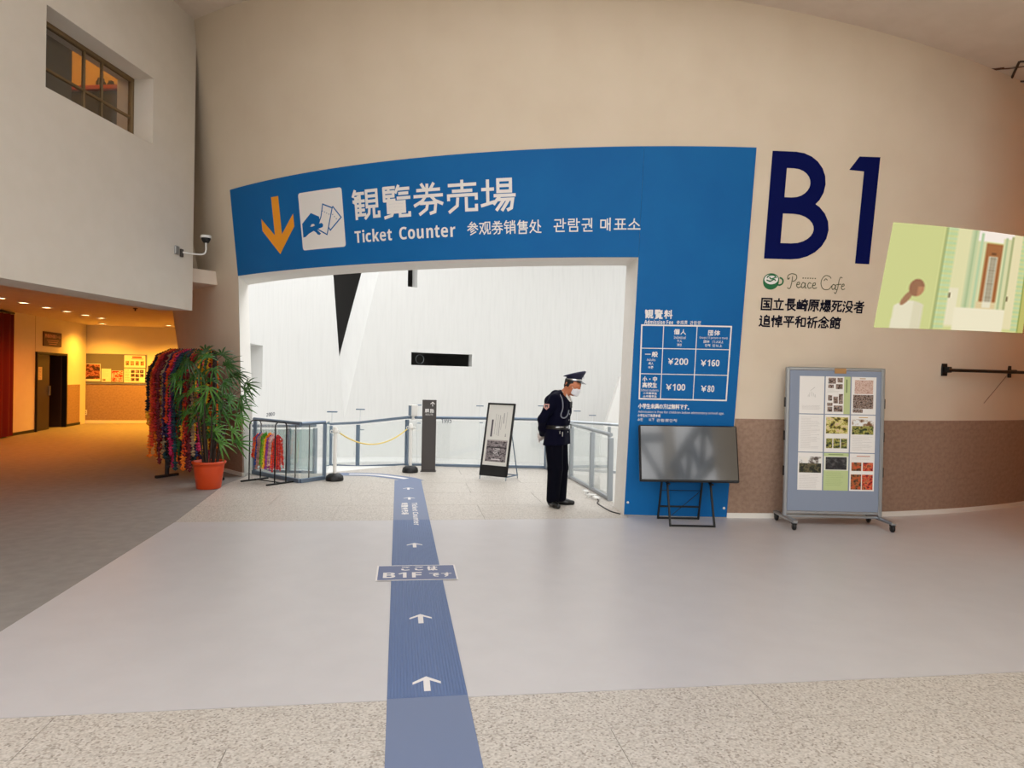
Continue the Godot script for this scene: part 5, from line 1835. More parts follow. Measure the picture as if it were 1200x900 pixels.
# ------------------------------------------------------------------ blue guide mat on the floor
func build_floor_marking():
	var a := Vector2(-0.29, -2.91)
	var b := Vector2(-1.575, -10.9)
	var d := (b - a).normalized()          # along the mat, away from the camera
	var r := Vector2(-d.y, d.x)            # to the right when walking along it
	var L := a.distance_to(b)
	var hw := 0.202
	var ribbed := mat("mat_blue_ribbed", Color(0.35, 0.43, 0.59), 0.6)
	var im := Image.create(64, 8, false, Image.FORMAT_RGB8)
	for x in 64:
		for y in 8:
			var v := 0.5 + 0.5 * sin(TAU * x / 16.0)
			im.set_pixel(x, y, Color(v, v, v))
	ribbed.heightmap_enabled = true
	ribbed.heightmap_texture = ImageTexture.create_from_image(im)
	ribbed.heightmap_scale = 0.25
	var plain_ := mat("mat_blue_plain", Color(0.42, 0.47, 0.585), 0.55)
	var edge := 4.42      # linoleum begins here along FV
	var s_near := 0.0
	for k in 400:
		var p := a + d * (L * k / 400.0)
		if (p - FA).dot(FV) < edge:
			s_near = L * k / 400.0
			break
	var s_far := L
	for k in 400:
		var p := a + d * (L * k / 400.0)
		if (p - FA).dot(FV) < 0.0:
			s_far = L * k / 400.0
			break
	var cut := func(s: float, side: float) -> Vector2: return a + d * s + r * side * hw
	var t := thing("guide_mat", "long blue guide mat with white arrows leading across the floor into the ticket counter", "floor mat", Vector3(a.x, 0, a.y))
	var o := Vector3(a.x, 0, a.y)
	for seg in [[-1.6, s_near, plain_, 0.003], [s_near + 0.004, s_far, ribbed, 0.0035], [s_far + 0.004, L, plain_, 0.003]]:
		var st := begin()
		var q := [cut.call(seg[0], -1.0), cut.call(seg[0], 1.0), cut.call(seg[1], 1.0), cut.call(seg[1], -1.0)]
		var uv := [Vector2(0, 0), Vector2(6, 0), Vector2(6, 1), Vector2(0, 1)]
		var h: float = seg[3]
		for i in [0, 1, 2, 0, 2, 3]:
			st.set_uv(uv[i]); st.add_vertex(Vector3(q[i].x, h, q[i].y) - o)
		for i in 4:
			var u0: Vector2 = q[i]
			var u1: Vector2 = q[(i + 1) % 4]
			for p in [Vector3(u0.x, 0, u0.y), Vector3(u1.x, 0, u1.y), Vector3(u1.x, h, u1.y), Vector3(u0.x, 0, u0.y), Vector3(u1.x, h, u1.y), Vector3(u0.x, h, u0.y)]:
				st.set_uv(Vector2.ZERO)
				st.add_vertex(p - o)
		put("mat_strip", st, seg[2], t)
	var fm := floor_map(Vector2.ZERO, r, d, 0.0)
	var wt := mat("mat_white", Color(0.88, 0.86, 0.85), 0.6)
	for q in [Vector2(-0.43, -3.79), Vector2(-0.59, -4.78), Vector2(-0.91, -6.81), Vector2(-1.46, -10.16), Vector2(-1.33, -9.36)]:
		var s := Vector2((q).dot(r), (q).dot(d))
		var st := begin()
		var sc := 1.0
		var P := func(x: float, y: float) -> Vector2: return s + Vector2(x, y) * sc
		fill(st, PackedVector2Array([P.call(0, 0), P.call(0.074, -0.07), P.call(0.074, -0.098), P.call(0.017, -0.05), P.call(-0.017, -0.05), P.call(-0.074, -0.098), P.call(-0.074, -0.07)]), func(x: float, y: float, oo: float) -> Vector3: return fm.call(x, y, oo) - o, 0.0042)
		fill(st, PackedVector2Array([P.call(-0.017, -0.04), P.call(0.017, -0.04), P.call(0.017, -0.18), P.call(-0.017, -0.18)]), func(x: float, y: float, oo: float) -> Vector3: return fm.call(x, y, oo) - o, 0.0043)
		put("arrow", st, wt, t)
	# lettering turned along the mat
	var tm := func(x: float, y: float, oo: float) -> Vector3:
		var p := Vector2(-1.27, -8.95) - d * x + r * y
		return Vector3(p.x, oo, p.y) - o
	var st2 := begin()
	glyph_line(st2, "観覧券売場", 0.0, 0.75, -0.10, -0.02, 0.012, tm, 0.0042, 0.1)
	latin(st2, "Ticket Counter", "Droid Sans", true, 0.0, 1.35, 0.03, 0.10, tm, 0.0042)
	put("mat_lettering", st2, wt, t)
	# curved tail bending left round the glass corner
	var path := smooth_path([Vector2(-1.47, -10.80), Vector2(-1.62, -11.04), Vector2(-1.92, -11.26), Vector2(-2.25, -11.42), Vector2(-2.6, -11.42), Vector2(-2.85, -11.36)], 6)
	var st3 := begin()
	var fl := func(x: float, y: float, oo: float) -> Vector3: return Vector3(x, oo, y) - o
	stroke(st3, path, 0.34, fl, 0.0022, false)
	put("curved_tail", st3, plain_, t)
	st3 = begin()
	var inner := []
	for k in range(6, path.size() - 6):
		inner.append(path[k])
	stroke(st3, inner, 0.11, fl, 0.0034, false)
	put("tail_arrow", st3, wt, t)
	# B1F floor sticker
	var k := thing("floor_sticker", "blue floor sticker with white border reading B1F across the guide mat", "sticker", Vector3(-0.75, 0, -5.79))
	var u := Vector2(0.9895, -0.135)
	var v := Vector2(-0.15, -0.9887)
	var kf := func(x: float, y: float, oo: float) -> Vector3:
		var p := u * x + v * y
		return Vector3(p.x, oo, p.y)
	var st4 := begin()
	fill(st4, PackedVector2Array([Vector2(-0.326, -0.222), Vector2(0.326, -0.222), Vector2(0.326, 0.222), Vector2(-0.326, 0.222)]), kf, 0.0048)
	put("border", st4, wt, k)
	st4 = begin()
	fill(st4, PackedVector2Array([Vector2(-0.312, -0.206), Vector2(0.312, -0.206), Vector2(0.312, 0.206), Vector2(-0.312, 0.206)]), kf, 0.0056)
	put("panel", st4, mat("sticker_blue", Color(0.31, 0.36, 0.52), 0.5), k)
	st4 = begin()
	glyph_line(st4, "ここは", -0.13, 0.17, 0.05, 0.18, 0.020, kf, 0.0064, 0.45)
	latin(st4, "B1F", "Droid Sans", true, -0.27, 0.04, -0.15, 0.0, kf, 0.0064)
	glyph_line(st4, "です", 0.10, 0.28, -0.14, -0.02, 0.016, kf, 0.0064, 0.2)
	put("lettering", st4, wt, k)

# ------------------------------------------------------------------ smooth bodies: tapered capsules joined in a field, meshed as surface nets
func field_mesh(bones: Array, k: float, cell: float, cuts: Array = []) -> ArrayMesh:   # bone: [a, b, ra, rb]; cut: [point, normal] keeps the side the normal points away from
	var lo := Vector3(1e9, 1e9, 1e9)
	var hi := -lo
	for b in bones:
		for e in 2:
			var rr: float = b[2 + e] + k + cell * 2.0
			lo = lo.min(b[e] - Vector3.ONE * rr)
			hi = hi.max(b[e] + Vector3.ONE * rr)
	var nx := int((hi.x - lo.x) / cell) + 2
	var ny := int((hi.y - lo.y) / cell) + 2
	var nz := int((hi.z - lo.z) / cell) + 2
	var f := PackedFloat32Array()
	f.resize(nx * ny * nz)
	f.fill(1.0)
	for b in bones:
		var a: Vector3 = b[0]
		var ab: Vector3 = b[1] - a
		var ra: float = b[2]
		var rb: float = b[3]
		var m: float = max(ra, rb) + k + cell * 2.0
		var p0 := a.min(b[1]) - Vector3.ONE * m
		var p1: Vector3 = a.max(b[1]) + Vector3.ONE * m
		var i0 := int(max(0.0, (p0.x - lo.x) / cell))
		var i1 := int(min(nx - 1.0, (p1.x - lo.x) / cell + 1))
		var j0 := int(max(0.0, (p0.y - lo.y) / cell))
		var j1 := int(min(ny - 1.0, (p1.y - lo.y) / cell + 1))
		var k0 := int(max(0.0, (p0.z - lo.z) / cell))
		var k1 := int(min(nz - 1.0, (p1.z - lo.z) / cell + 1))
		var inv: float = 1.0 / max(ab.length_squared(), 1e-9)
		for j in range(j0, j1 + 1):
			for kk in range(k0, k1 + 1):
				var row := (j * nz + kk) * nx
				var ap := Vector3(lo.x + i0 * cell, lo.y + j * cell, lo.z + kk * cell) - a
				for i in range(i0, i1 + 1):
					var t := clampf(ap.dot(ab) * inv, 0.0, 1.0)
					var d := (ap - ab * t).length() - (ra + (rb - ra) * t)
					ap.x += cell
					var o := f[row + i]
					var h: float = k - absf(o - d)
					if h > 0.0:
						f[row + i] = minf(o, d) - h * h * 0.25 / k
					elif d < o:
						f[row + i] = d
	for c in cuts:
		for j in ny:
			for kk in nz:
				for i in nx:
					var p := lo + Vector3(i, j, kk) * cell
					var d: float = (p - c[0]).dot(c[1])
					var q := (j * nz + kk) * nx + i
					if d > f[q]:
						f[q] = d
	var vid := {}
	var verts := PackedVector3Array()
	var idx := PackedInt32Array()
	var offs := [[0, 0, 0], [1, 0, 0], [0, 1, 0], [1, 1, 0], [0, 0, 1], [1, 0, 1], [0, 1, 1], [1, 1, 1]]
	var edges := [[0, 1], [2, 3], [4, 5], [6, 7], [0, 2], [1, 3], [4, 6], [5, 7], [0, 4], [1, 5], [2, 6], [3, 7]]
	for j in ny - 1:
		for kk in nz - 1:
			for i in nx - 1:
				var q := (j * nz + kk) * nx + i
				var v0 := f[q]
				if v0 > cell * 3.0:
					continue
				var s := 0
				var vals := [v0, f[q + 1], f[q + nz * nx], f[q + nz * nx + 1], f[q + nx], f[q + nx + 1], f[q + nz * nx + nx], f[q + nz * nx + nx + 1]]
				for c in 8:
					if vals[c] < 0.0: s += 1
				if s == 0 or s == 8:
					continue
				var sum := Vector3.ZERO
				var n := 0
				for e in edges:
					var va: float = vals[e[0]]
					var vb: float = vals[e[1]]
					if (va < 0.0) != (vb < 0.0):
						var t := va / (va - vb)
						var oa: Array = offs[e[0]]
						var ob: Array = offs[e[1]]
						sum += Vector3(oa[0], oa[1], oa[2]).lerp(Vector3(ob[0], ob[1], ob[2]), t)
						n += 1
				vid[q] = verts.size()
				verts.append(lo + (Vector3(i, j, kk) + sum / n) * cell)
	for j in range(1, ny - 1):
		for kk in range(1, nz - 1):
			for i in range(1, nx - 1):
				var q := (j * nz + kk) * nx + i
				var v0 := f[q]
				if absf(v0) > cell * 3.0:
					continue
				var inside := v0 < 0.0
				for ax in 3:
					var step: int = [1, nz * nx, nx][ax]
					if (f[q + step] < 0.0) == inside:
						continue
					var su: int = [nz * nx, nx, 1][ax]
					var sv: int = [nx, 1, nz * nx][ax]
					var a = vid.get(q)
					var b = vid.get(q - su)
					var c = vid.get(q - su - sv)
					var d = vid.get(q - sv)
					if a == null or b == null or c == null or d == null:
						continue
					if inside:
						idx.append_array(PackedInt32Array([a, c, b, a, d, c]))
					else:
						idx.append_array(PackedInt32Array([a, b, c, a, c, d]))
	var nrm := PackedVector3Array()
	nrm.resize(verts.size())
	for i in range(0, idx.size(), 3):
		var n := (verts[idx[i + 2]] - verts[idx[i]]).cross(verts[idx[i + 1]] - verts[idx[i]])
		for c in 3:
			nrm[idx[i + c]] += n
	for i in nrm.size():
		nrm[i] = nrm[i].normalized()
	var arr := []
	arr.resize(Mesh.ARRAY_MAX)
	arr[Mesh.ARRAY_VERTEX] = verts
	arr[Mesh.ARRAY_NORMAL] = nrm
	arr[Mesh.ARRAY_INDEX] = idx
	var am := ArrayMesh.new()
	am.add_surface_from_arrays(Mesh.PRIMITIVE_TRIANGLES, arr)
	return am

func join_mesh(parts: Array) -> ArrayMesh:
	var st := SurfaceTool.new()
	for p in parts:
		st.append_from(p, 0, Transform3D.IDENTITY)
	return st.commit()

# ------------------------------------------------------------------ the guard: local x is where he faces, z is his right hand side
func build_guard():
	var t := thing("person", "guard in navy uniform, peaked cap and white face mask, hands behind the back", "person", Vector3(0.575, 0, -9.0), -deg_to_rad(24))
	var V := func(fw: float, y: float, r: float) -> Vector3: return Vector3(fw, y, r)
	var hc := Vector3(0.205, 1.525, 0.0)      # head centre
	var hb := Basis(Vector3.UP, 0.20) * Basis(Vector3.BACK, -0.36)      # head bent forward
	var H := func(x: float, y: float, z: float) -> Vector3: return hc + hb * Vector3(x, y, z)
	# skin: head, neck, core of trunk and limbs
	var head := [
		[H.call(-0.025, 0.03, 0), H.call(0.02, 0.035, 0), 0.083, 0.078],
		[H.call(0.02, -0.02, 0.0), H.call(0.05, -0.075, 0.0), 0.068, 0.040],
		[H.call(-0.03, -0.02, 0), H.call(0.02, -0.07, 0), 0.066, 0.046],
		[H.call(0.082, 0.022, 0.0), H.call(0.104, -0.022, 0), 0.011, 0.015],
		[H.call(0.065, 0.035, 0.03), H.call(0.065, 0.035, -0.03), 0.022, 0.022],
		[H.call(-0.005, 0.008, 0.076), H.call(-0.018, -0.024, 0.073), 0.014, 0.010],
		[H.call(-0.005, 0.008, -0.076), H.call(-0.018, -0.024, -0.073), 0.014, 0.010],
		[H.call(-0.03, -0.06, 0), V.call(0.06, 1.38, 0), 0.056, 0.062]]
	var core := [
		[V.call(0.06, 1.40, 0), V.call(0.02, 1.20, 0), 0.06, 0.10],
		[V.call(0.02, 1.20, 0), V.call(0.0, 0.92, 0), 0.10, 0.11],
		[V.call(0.03, 1.35, 0.15), V.call(0.03, 1.35, -0.15), 0.045, 0.045]]
	for s in [1.0, -1.0]:
		core.append_array([
			[V.call(0.03, 1.35, 0.17 * s), V.call(-0.10, 1.10, 0.235 * s), 0.042, 0.036],
			[V.call(-0.10, 1.10, 0.235 * s), V.call(-0.165, 0.905, 0.055 * s), 0.034, 0.024],
			[V.call(0.0, 0.88, 0.085 * s), V.call(0.02, 0.48, 0.095 * s), 0.07, 0.05],
			[V.call(0.02, 0.48, 0.095 * s), V.call(-0.01, 0.10, 0.095 * s), 0.045, 0.034]])
	var hands := []
	for s in [1.0, -1.0]:      # clasped behind the back, fingers curled
		var wr := Vector3(-0.168, 0.90, 0.050 * s)
		var pm := Vector3(-0.205, 0.855 + 0.012 * s, 0.012 * s)
		hands.append([wr, pm, 0.024, 0.027])
		hands.append([wr + Vector3(-0.01, -0.02, -0.01 * s), pm + Vector3(-0.012, 0.004, -0.012 * s), 0.022, 0.022])
		for k in 4:
			var l: float = [0.036, 0.042, 0.040, 0.032][k]
			var q0 := pm + Vector3(-0.010 + 0.003 * k, 0.018 - 0.014 * k, -0.018 * s)
			var q1 := q0 + Vector3(-0.016, -0.008, -0.5 * l * s)
			var q2 := q1 + Vector3(0.006, -0.014, -0.45 * l * s)
			hands.append([q0, q1, 0.0095, 0.009])
			hands.append([q1, q2, 0.009, 0.0078])
		var th := pm + Vector3(-0.020, 0.012, 0.006 * s)
		hands.append([th, th + Vector3(-0.02, 0.016, -0.016 * s), 0.010, 0.009])
		hands.append([th + Vector3(-0.02, 0.016, -0.016 * s), th + Vector3(-0.018, 0.012, -0.044 * s), 0.009, 0.008])
	var skin := mat("skin", Color(0.76, 0.47, 0.33), 0.55)
	skin.subsurf_scatter_enabled = true
	skin.subsurf_scatter_strength = 0.1
	put_mesh("body", join_mesh([field_mesh(head, 0.022, 0.006), field_mesh(core, 0.03, 0.016), field_mesh(hands, 0.006, 0.0045)]), skin, t)
	var glove := []
	for b in hands:
		glove.append([b[0], b[1], b[2] + 0.0018, b[3] + 0.0018])
	put_mesh("gloves", field_mesh(glove, 0.006, 0.0045), mat("glove_white", Color(0.80, 0.76, 0.74), 0.8), t)
	# jacket
	var navy := mat("uniform_navy", Color(0.03, 0.032, 0.11), 0.8)
	navy.metallic_specular = 0.2
	navy.rim_enabled = true
	navy.rim = 0.05
	var jk := [
		[V.call(0.055, 1.30, 0.085), V.call(0.055, 1.30, -0.085), 0.118, 0.118],
		[V.call(0.035, 1.37, 0.17), V.call(0.055, 1.42, 0.05), 0.058, 0.05],
		[V.call(0.035, 1.37, -0.17), V.call(0.055, 1.42, -0.05), 0.058, 0.05],
		[V.call(0.05, 1.20, 0.08), V.call(0.05, 1.20, -0.08), 0.118, 0.118],
		[V.call(0.035, 1.08, 0.065), V.call(0.035, 1.08, -0.065), 0.122, 0.122],
		[V.call(0.02, 0.96, 0.07), V.call(0.02, 0.96, -0.07), 0.130, 0.130],
		[V.call(0.015, 0.86, 0.075), V.call(0.015, 0.86, -0.075), 0.140, 0.140],
		[V.call(0.01, 0.76, 0.08), V.call(0.01, 0.76, -0.08), 0.148, 0.148],
		[V.call(-0.045, 1.32, 0.07), V.call(-0.045, 1.32, -0.07), 0.095, 0.095],
		[V.call(0.0, 1.40, 0.05), V.call(0.0, 1.40, -0.05), 0.07, 0.07],
		[V.call(-0.05, 1.2, 0.07), V.call(-0.03, 1.0, 0.07), 0.095, 0.10],
		[V.call(-0.05, 1.2, -0.07), V.call(-0.03, 1.0, -0.07), 0.095, 0.10]]
	for s in [1.0, -1.0]:
		jk.append_array([
			[V.call(0.03, 1.355, 0.18 * s), V.call(-0.03, 1.23, 0.22 * s), 0.066, 0.062],
			[V.call(-0.03, 1.23, 0.22 * s), V.call(-0.10, 1.10, 0.245 * s), 0.062, 0.055],
			[V.call(-0.10, 1.10, 0.245 * s), V.call(-0.14, 0.985, 0.14 * s), 0.054, 0.047],
			[V.call(-0.14, 0.985, 0.14 * s), V.call(-0.168, 0.905, 0.062 * s), 0.047, 0.038]])
	put_mesh("jacket", field_mesh(jk, 0.03, 0.012, [[V.call(0, 0.775, 0), Vector3(0.06, -1, 0).normalized()]]), navy, t)
	# trousers
	var tr := [[V.call(0.0, 0.90, 0.06), V.call(0.0, 0.90, -0.06), 0.115, 0.115]]
	var fall := mat("trousers_navy", Color(0.025, 0.027, 0.07), 0.85)
	fall.metallic_specular = 0.2
	for s in [1.0, -1.0]:
		var fx := 0.02 if s > 0 else 0.05
		tr.append_array([
			[V.call(0.0, 0.86, 0.078 * s), V.call(0.02 + fx * 0.4, 0.48, 0.088 * s), 0.120, 0.096],
			[V.call(0.02 + fx * 0.4, 0.48, 0.088 * s), V.call(fx - 0.015, 0.09, 0.092 * s), 0.096, 0.080]])
	put_mesh("trousers", field_mesh(tr, 0.02, 0.012, [[V.call(0, 0.045, 0), Vector3(0.0, -1, 0)]]), fall, t)
	# shoes
	var shoe := mat("shoe_black", Color(0.02, 0.02, 0.022), 0.3)
	for s in [1.0, -1.0]:
		var fx := 0.02 if s > 0 else 0.05
		var yaw := 0.75 if s > 0 else -0.35      # right foot turned out towards the hall
		var an := V.call(fx - 0.02, 0.0, 0.095 * s)
		var dv := Vector3(cos(yaw), 0, sin(yaw))
		var sb := [
			[an + dv * -0.045 + Vector3(0, 0.042, 0), an + dv * 0.06 + Vector3(0, 0.04, 0), 0.040, 0.042],
			[an + dv * 0.06 + Vector3(0, 0.038, 0), an + dv * 0.165 + Vector3(0, 0.028, 0), 0.043, 0.030],
			[an + dv * 0.10 + Vector3(0, 0.03, 0) + dv.cross(Vector3.UP) * 0.014, an + dv * 0.10 + Vector3(0, 0.03, 0) - dv.cross(Vector3.UP) * 0.014, 0.034, 0.034],
			[an + dv * -0.03 + Vector3(0, 0.05, 0), an + dv * 0.0 + Vector3(0, 0.10, 0), 0.040, 0.042]]
		put_mesh("shoe", field_mesh(sb, 0.02, 0.008, [[Vector3(0, 0.0, 0), Vector3(0, -1, 0)]]), shoe, t)
	# collar, tie, lapels
	var st := begin()
	for s in [1.0, -1.0]:
		quad(st, V.call(0.035, 1.475, 0.076 * s), V.call(0.145, 1.435, 0.060 * s), V.call(0.20, 1.325, 0.016 * s), V.call(0.085, 1.39, 0.092 * s))
		quad(st, V.call(0.03, 1.470, 0.070 * s), V.call(0.140, 1.430, 0.054 * s), V.call(0.195, 1.320, 0.012 * s), V.call(0.08, 1.385, 0.086 * s))
		quad(st, V.call(-0.03, 1.475, 0.04 * s), V.call(0.035, 1.475, 0.076 * s), V.call(0.085, 1.39, 0.092 * s), V.call(-0.05, 1.41, 0.06 * s))
	put("shirt_collar", st, M.white_plastic, t)
	st = begin()
	tube(st, [V.call(0.166, 1.352, 0), V.call(0.178, 1.32, 0), V.call(0.186, 1.25, 0)], [0.014, 0.02, 0.024], 8)
	put("tie", st, shoe, t)
	st = begin()
	for s in [1.0, -1.0]:
		quad(st, V.call(0.10, 1.43, 0.075 * s), V.call(0.182, 1.33, 0.03 * s), V.call(0.186, 1.20, 0.012 * s), V.call(0.150, 1.30, 0.095 * s))
		quad(st, V.call(0.09, 1.425, 0.072 * s), V.call(0.175, 1.325, 0.027 * s), V.call(0.180, 1.195, 0.010 * s), V.call(0.143, 1.295, 0.092 * s))
	put("lapel", st, navy, t)
	for k in 4:
		st = begin()
		lathe(st, V.call(0.178 - 0.006 * k, 1.17 - 0.075 * k, 0.018), [Vector2(0, 0.008), Vector2(0.009, 0.005), Vector2(0.010, 0), Vector2(0, -0.002)], 10, Basis(Vector3.BACK, -PI / 2))
		put("button", st, M.chrome, t)
	# belt, keys, cord, badge
	st = begin()
	st.set_smooth_group(0)
	var ring := []
	for k in 33:
		var a := TAU * k / 32.0
		var zz := sin(a)
		ring.append(Vector3(0.025 + 0.152 * signf(cos(a)) * pow(absf(cos(a)), 0.7), 1.005, 0.205 * signf(zz) * pow(absf(zz), 0.75)))
	for k in 32:
		for e in [0.0]:
			quad(st, ring[k] + Vector3(0, -0.024, 0), ring[k] + Vector3(0, 0.024, 0), ring[k + 1] + Vector3(0, 0.024, 0), ring[k + 1] + Vector3(0, -0.024, 0))
	put("belt", st, shoe, t)
	st = begin()
	box(st, V.call(0.178, 1.005, 0.02), Vector3(0.012, 0.05, 0.06), 0.003)
	put("belt_buckle", st, M.chrome, t)
	st = begin()
	tube(st, smooth_path([V.call(0.07, 1.01, 0.21), V.call(0.13, 1.012, 0.17), V.call(0.176, 1.005, 0.06)], 4), 0.008, 6)
	put("belt_chain", st, M.chrome, t)
	for k in 2:
		st = begin()
		box(st, V.call(0.145 - 0.03 * k, 0.925 + 0.02 * k, 0.170 + 0.012 * k), Vector3(0.012, 0.06 - 0.02 * k, 0.014), 0.003)
		put("key", st, M.chrome, t)
	var cord := mat("cord_grey", Color(0.46, 0.47, 0.52), 0.6)
	st = begin()
	tube(st, smooth_path([V.call(0.075, 1.425, 0.125), V.call(0.13, 1.36, 0.165), V.call(0.145, 1.25, 0.175), V.call(0.125, 1.16, 0.185), V.call(0.150, 1.125, 0.160), V.call(0.178, 1.15, 0.105), V.call(0.184, 1.22, 0.06)], 6), 0.008, 6)
	put("shoulder_cord", st, cord, t)
	st = begin()
	var bf := flat_map(V.call(-0.028, 1.265, 0.289), Basis(Vector3.UP, 0.28) * Basis(Vector3.RIGHT, -0.22))
	fill(st, PackedVector2Array([Vector2(-0.034, 0.034), Vector2(-0.034, -0.012), Vector2(0, -0.042), Vector2(0.034, -0.012), Vector2(0.034, 0.034)]), bf, 0.0)
	var bd := put("sleeve_badge", st, mat("badge_pink", Color(0.72, 0.52, 0.48), 0.6), t)
	st = begin()
	fill(st, PackedVector2Array([Vector2(-0.02, 0.024), Vector2(-0.012, -0.018), Vector2(0, 0.004), Vector2(0.012, -0.018), Vector2(0.02, 0.024), Vector2(0, 0.016)]), bf, 0.002)
	put("badge_emblem", st, shoe, bd)
	# hair, eyes, mask
	var hair := mat("hair_black", Color(0.025, 0.022, 0.02), 0.6)
	var hr := [
		[H.call(-0.045, 0.035, 0.0), H.call(-0.05, -0.015, 0), 0.074, 0.058],
		[H.call(-0.028, 0.035, 0.035), H.call(-0.035, 0.0, 0.040), 0.056, 0.042],
		[H.call(-0.028, 0.035, -0.035), H.call(-0.035, 0.0, -0.040), 0.056, 0.042]]
	put_mesh("hair", field_mesh(hr, 0.015, 0.007), hair, t)
	for s in [1.0, -1.0]:
		st = begin()
		lathe(st, H.call(0.078, 0.016, 0.033 * s), [Vector2(0, 0.009), Vector2(0.007, 0.006), Vector2(0.0095, 0), Vector2(0.007, -0.006), Vector2(0, -0.009)], 10)
		var ey := put("eye", st, M.white_plastic, t)
		st = begin()
		lathe(st, H.call(0.0862, 0.016, 0.034 * s), [Vector2(0, 0.004), Vector2(0.004, 0), Vector2(0, -0.004)], 8)
		put("iris", st, hair, ey)
		st = begin()
		tube(st, [H.call(0.078, 0.036, 0.018 * s), H.call(0.077, 0.040, 0.034 * s), H.call(0.066, 0.034, 0.052 * s)], [0.003, 0.004, 0.002], 6)
		put("eyebrow", st, hair, t)
	var mk := [
		[H.call(0.098, -0.022, 0.0), H.call(0.085, -0.085, 0), 0.022, 0.026],
		[H.call(0.070, -0.03, 0.036), H.call(0.062, -0.082, 0.028), 0.026, 0.024],
		[H.call(0.070, -0.03, -0.036), H.call(0.062, -0.082, -0.028), 0.026, 0.024],
		[H.call(0.04, -0.04, 0.052), H.call(0.035, -0.078, 0.046), 0.020, 0.018],
		[H.call(0.04, -0.04, -0.052), H.call(0.035, -0.078, -0.046), 0.020, 0.018]]
	var mask := put_mesh("face_mask", field_mesh(mk, 0.02, 0.005), mat("mask_white", Color(0.90, 0.90, 0.92), 0.8), t)
	for s in [1.0, -1.0]:
		st = begin()
		tube(st, [H.call(0.04, -0.03, 0.066 * s), H.call(0.0, 0.0, 0.083 * s), H.call(-0.018, -0.01, 0.08 * s)], 0.0025, 5)
		put("ear_loop", st, M.white_plastic, mask)
	# peaked cap
	var cb := Basis(Vector3.UP, 0.20) * Basis(Vector3.BACK, -0.06)
	var cp := hc + hb * Vector3(-0.004, 0.062, 0)
	var C := func(x: float, y: float, z: float) -> Vector3: return cp + cb * Vector3(x, y, z)
	st = begin()
	st.set_smooth_group(0)
	var prof := [[0.100, 0.086, 0.0, 0.0], [0.101, 0.087, 0.048, 0.0], [0.112, 0.098, 0.056, 0.25], [0.138, 0.124, 0.080, 0.75], [0.142, 0.128, 0.092, 0.95], [0.125, 0.112, 0.102, 1.0], [0.06, 0.05, 0.106, 1.0], [0.001, 0.001, 0.107, 1.0]]
	for i in prof.size() - 1:
		for k in 28:
			var q := []
			for e in [[0, 0], [1, 0], [1, 1], [0, 1]]:
				var pr: Array = prof[i + e[0]]
				var a: float = TAU * (k + e[1]) / 28.0
				var x: float = pr[0] * cos(a)
				q.append(C.call(x, pr[2] + pr[3] * (0.042 * x / 0.14), pr[1] * sin(a)))
			quad(st, q[0], q[1], q[2], q[3])
	var cap := put("cap", st, mat("cap_navy", Color(0.05, 0.06, 0.20), 0.6), t)
	st = begin()
	st.set_smooth_group(0)
	for k in 28:
		var a0 := TAU * k / 28.0
		var a1 := TAU * (k + 1) / 28.0
		quad(st, C.call(0.1025 * cos(a0), 0.012, 0.0885 * sin(a0)), C.call(0.1025 * cos(a0), 0.03, 0.0885 * sin(a0)), C.call(0.1025 * cos(a1), 0.03, 0.0885 * sin(a1)), C.call(0.1025 * cos(a1), 0.012, 0.0885 * sin(a1)))
	put("cap_band", st, M.chrome, cap)
	st = begin()
	st.set_smooth_group(0)
	for k in 16:
		var q := []
		for e in [[0, 0], [0, 1], [1, 1], [1, 0]]:
			var a: float = -1.15 + 2.3 * (k + e[0]) / 16.0
			var ext: float = 0.058 * pow(cos(a / 1.15 * PI / 2), 0.6) * e[1]
			q.append(C.call((0.099 + ext) * cos(a), 0.006 - ext * 0.55, (0.086 + ext) * sin(a)))
		quad(st, q[0], q[1], q[2], q[3])
		quad(st, q[0] - Vector3(0, 0.004, 0), q[1] - Vector3(0, 0.004, 0), q[2] - Vector3(0, 0.004, 0), q[3] - Vector3(0, 0.004, 0))
	put("visor", st, shoe, cap)
	st = begin()
	box(st, C.call(0.118, 0.06, 0), Vector3(0.012, 0.03, 0.028), 0.004, cb)
	put("cap_badge", st, M.chrome, cap)

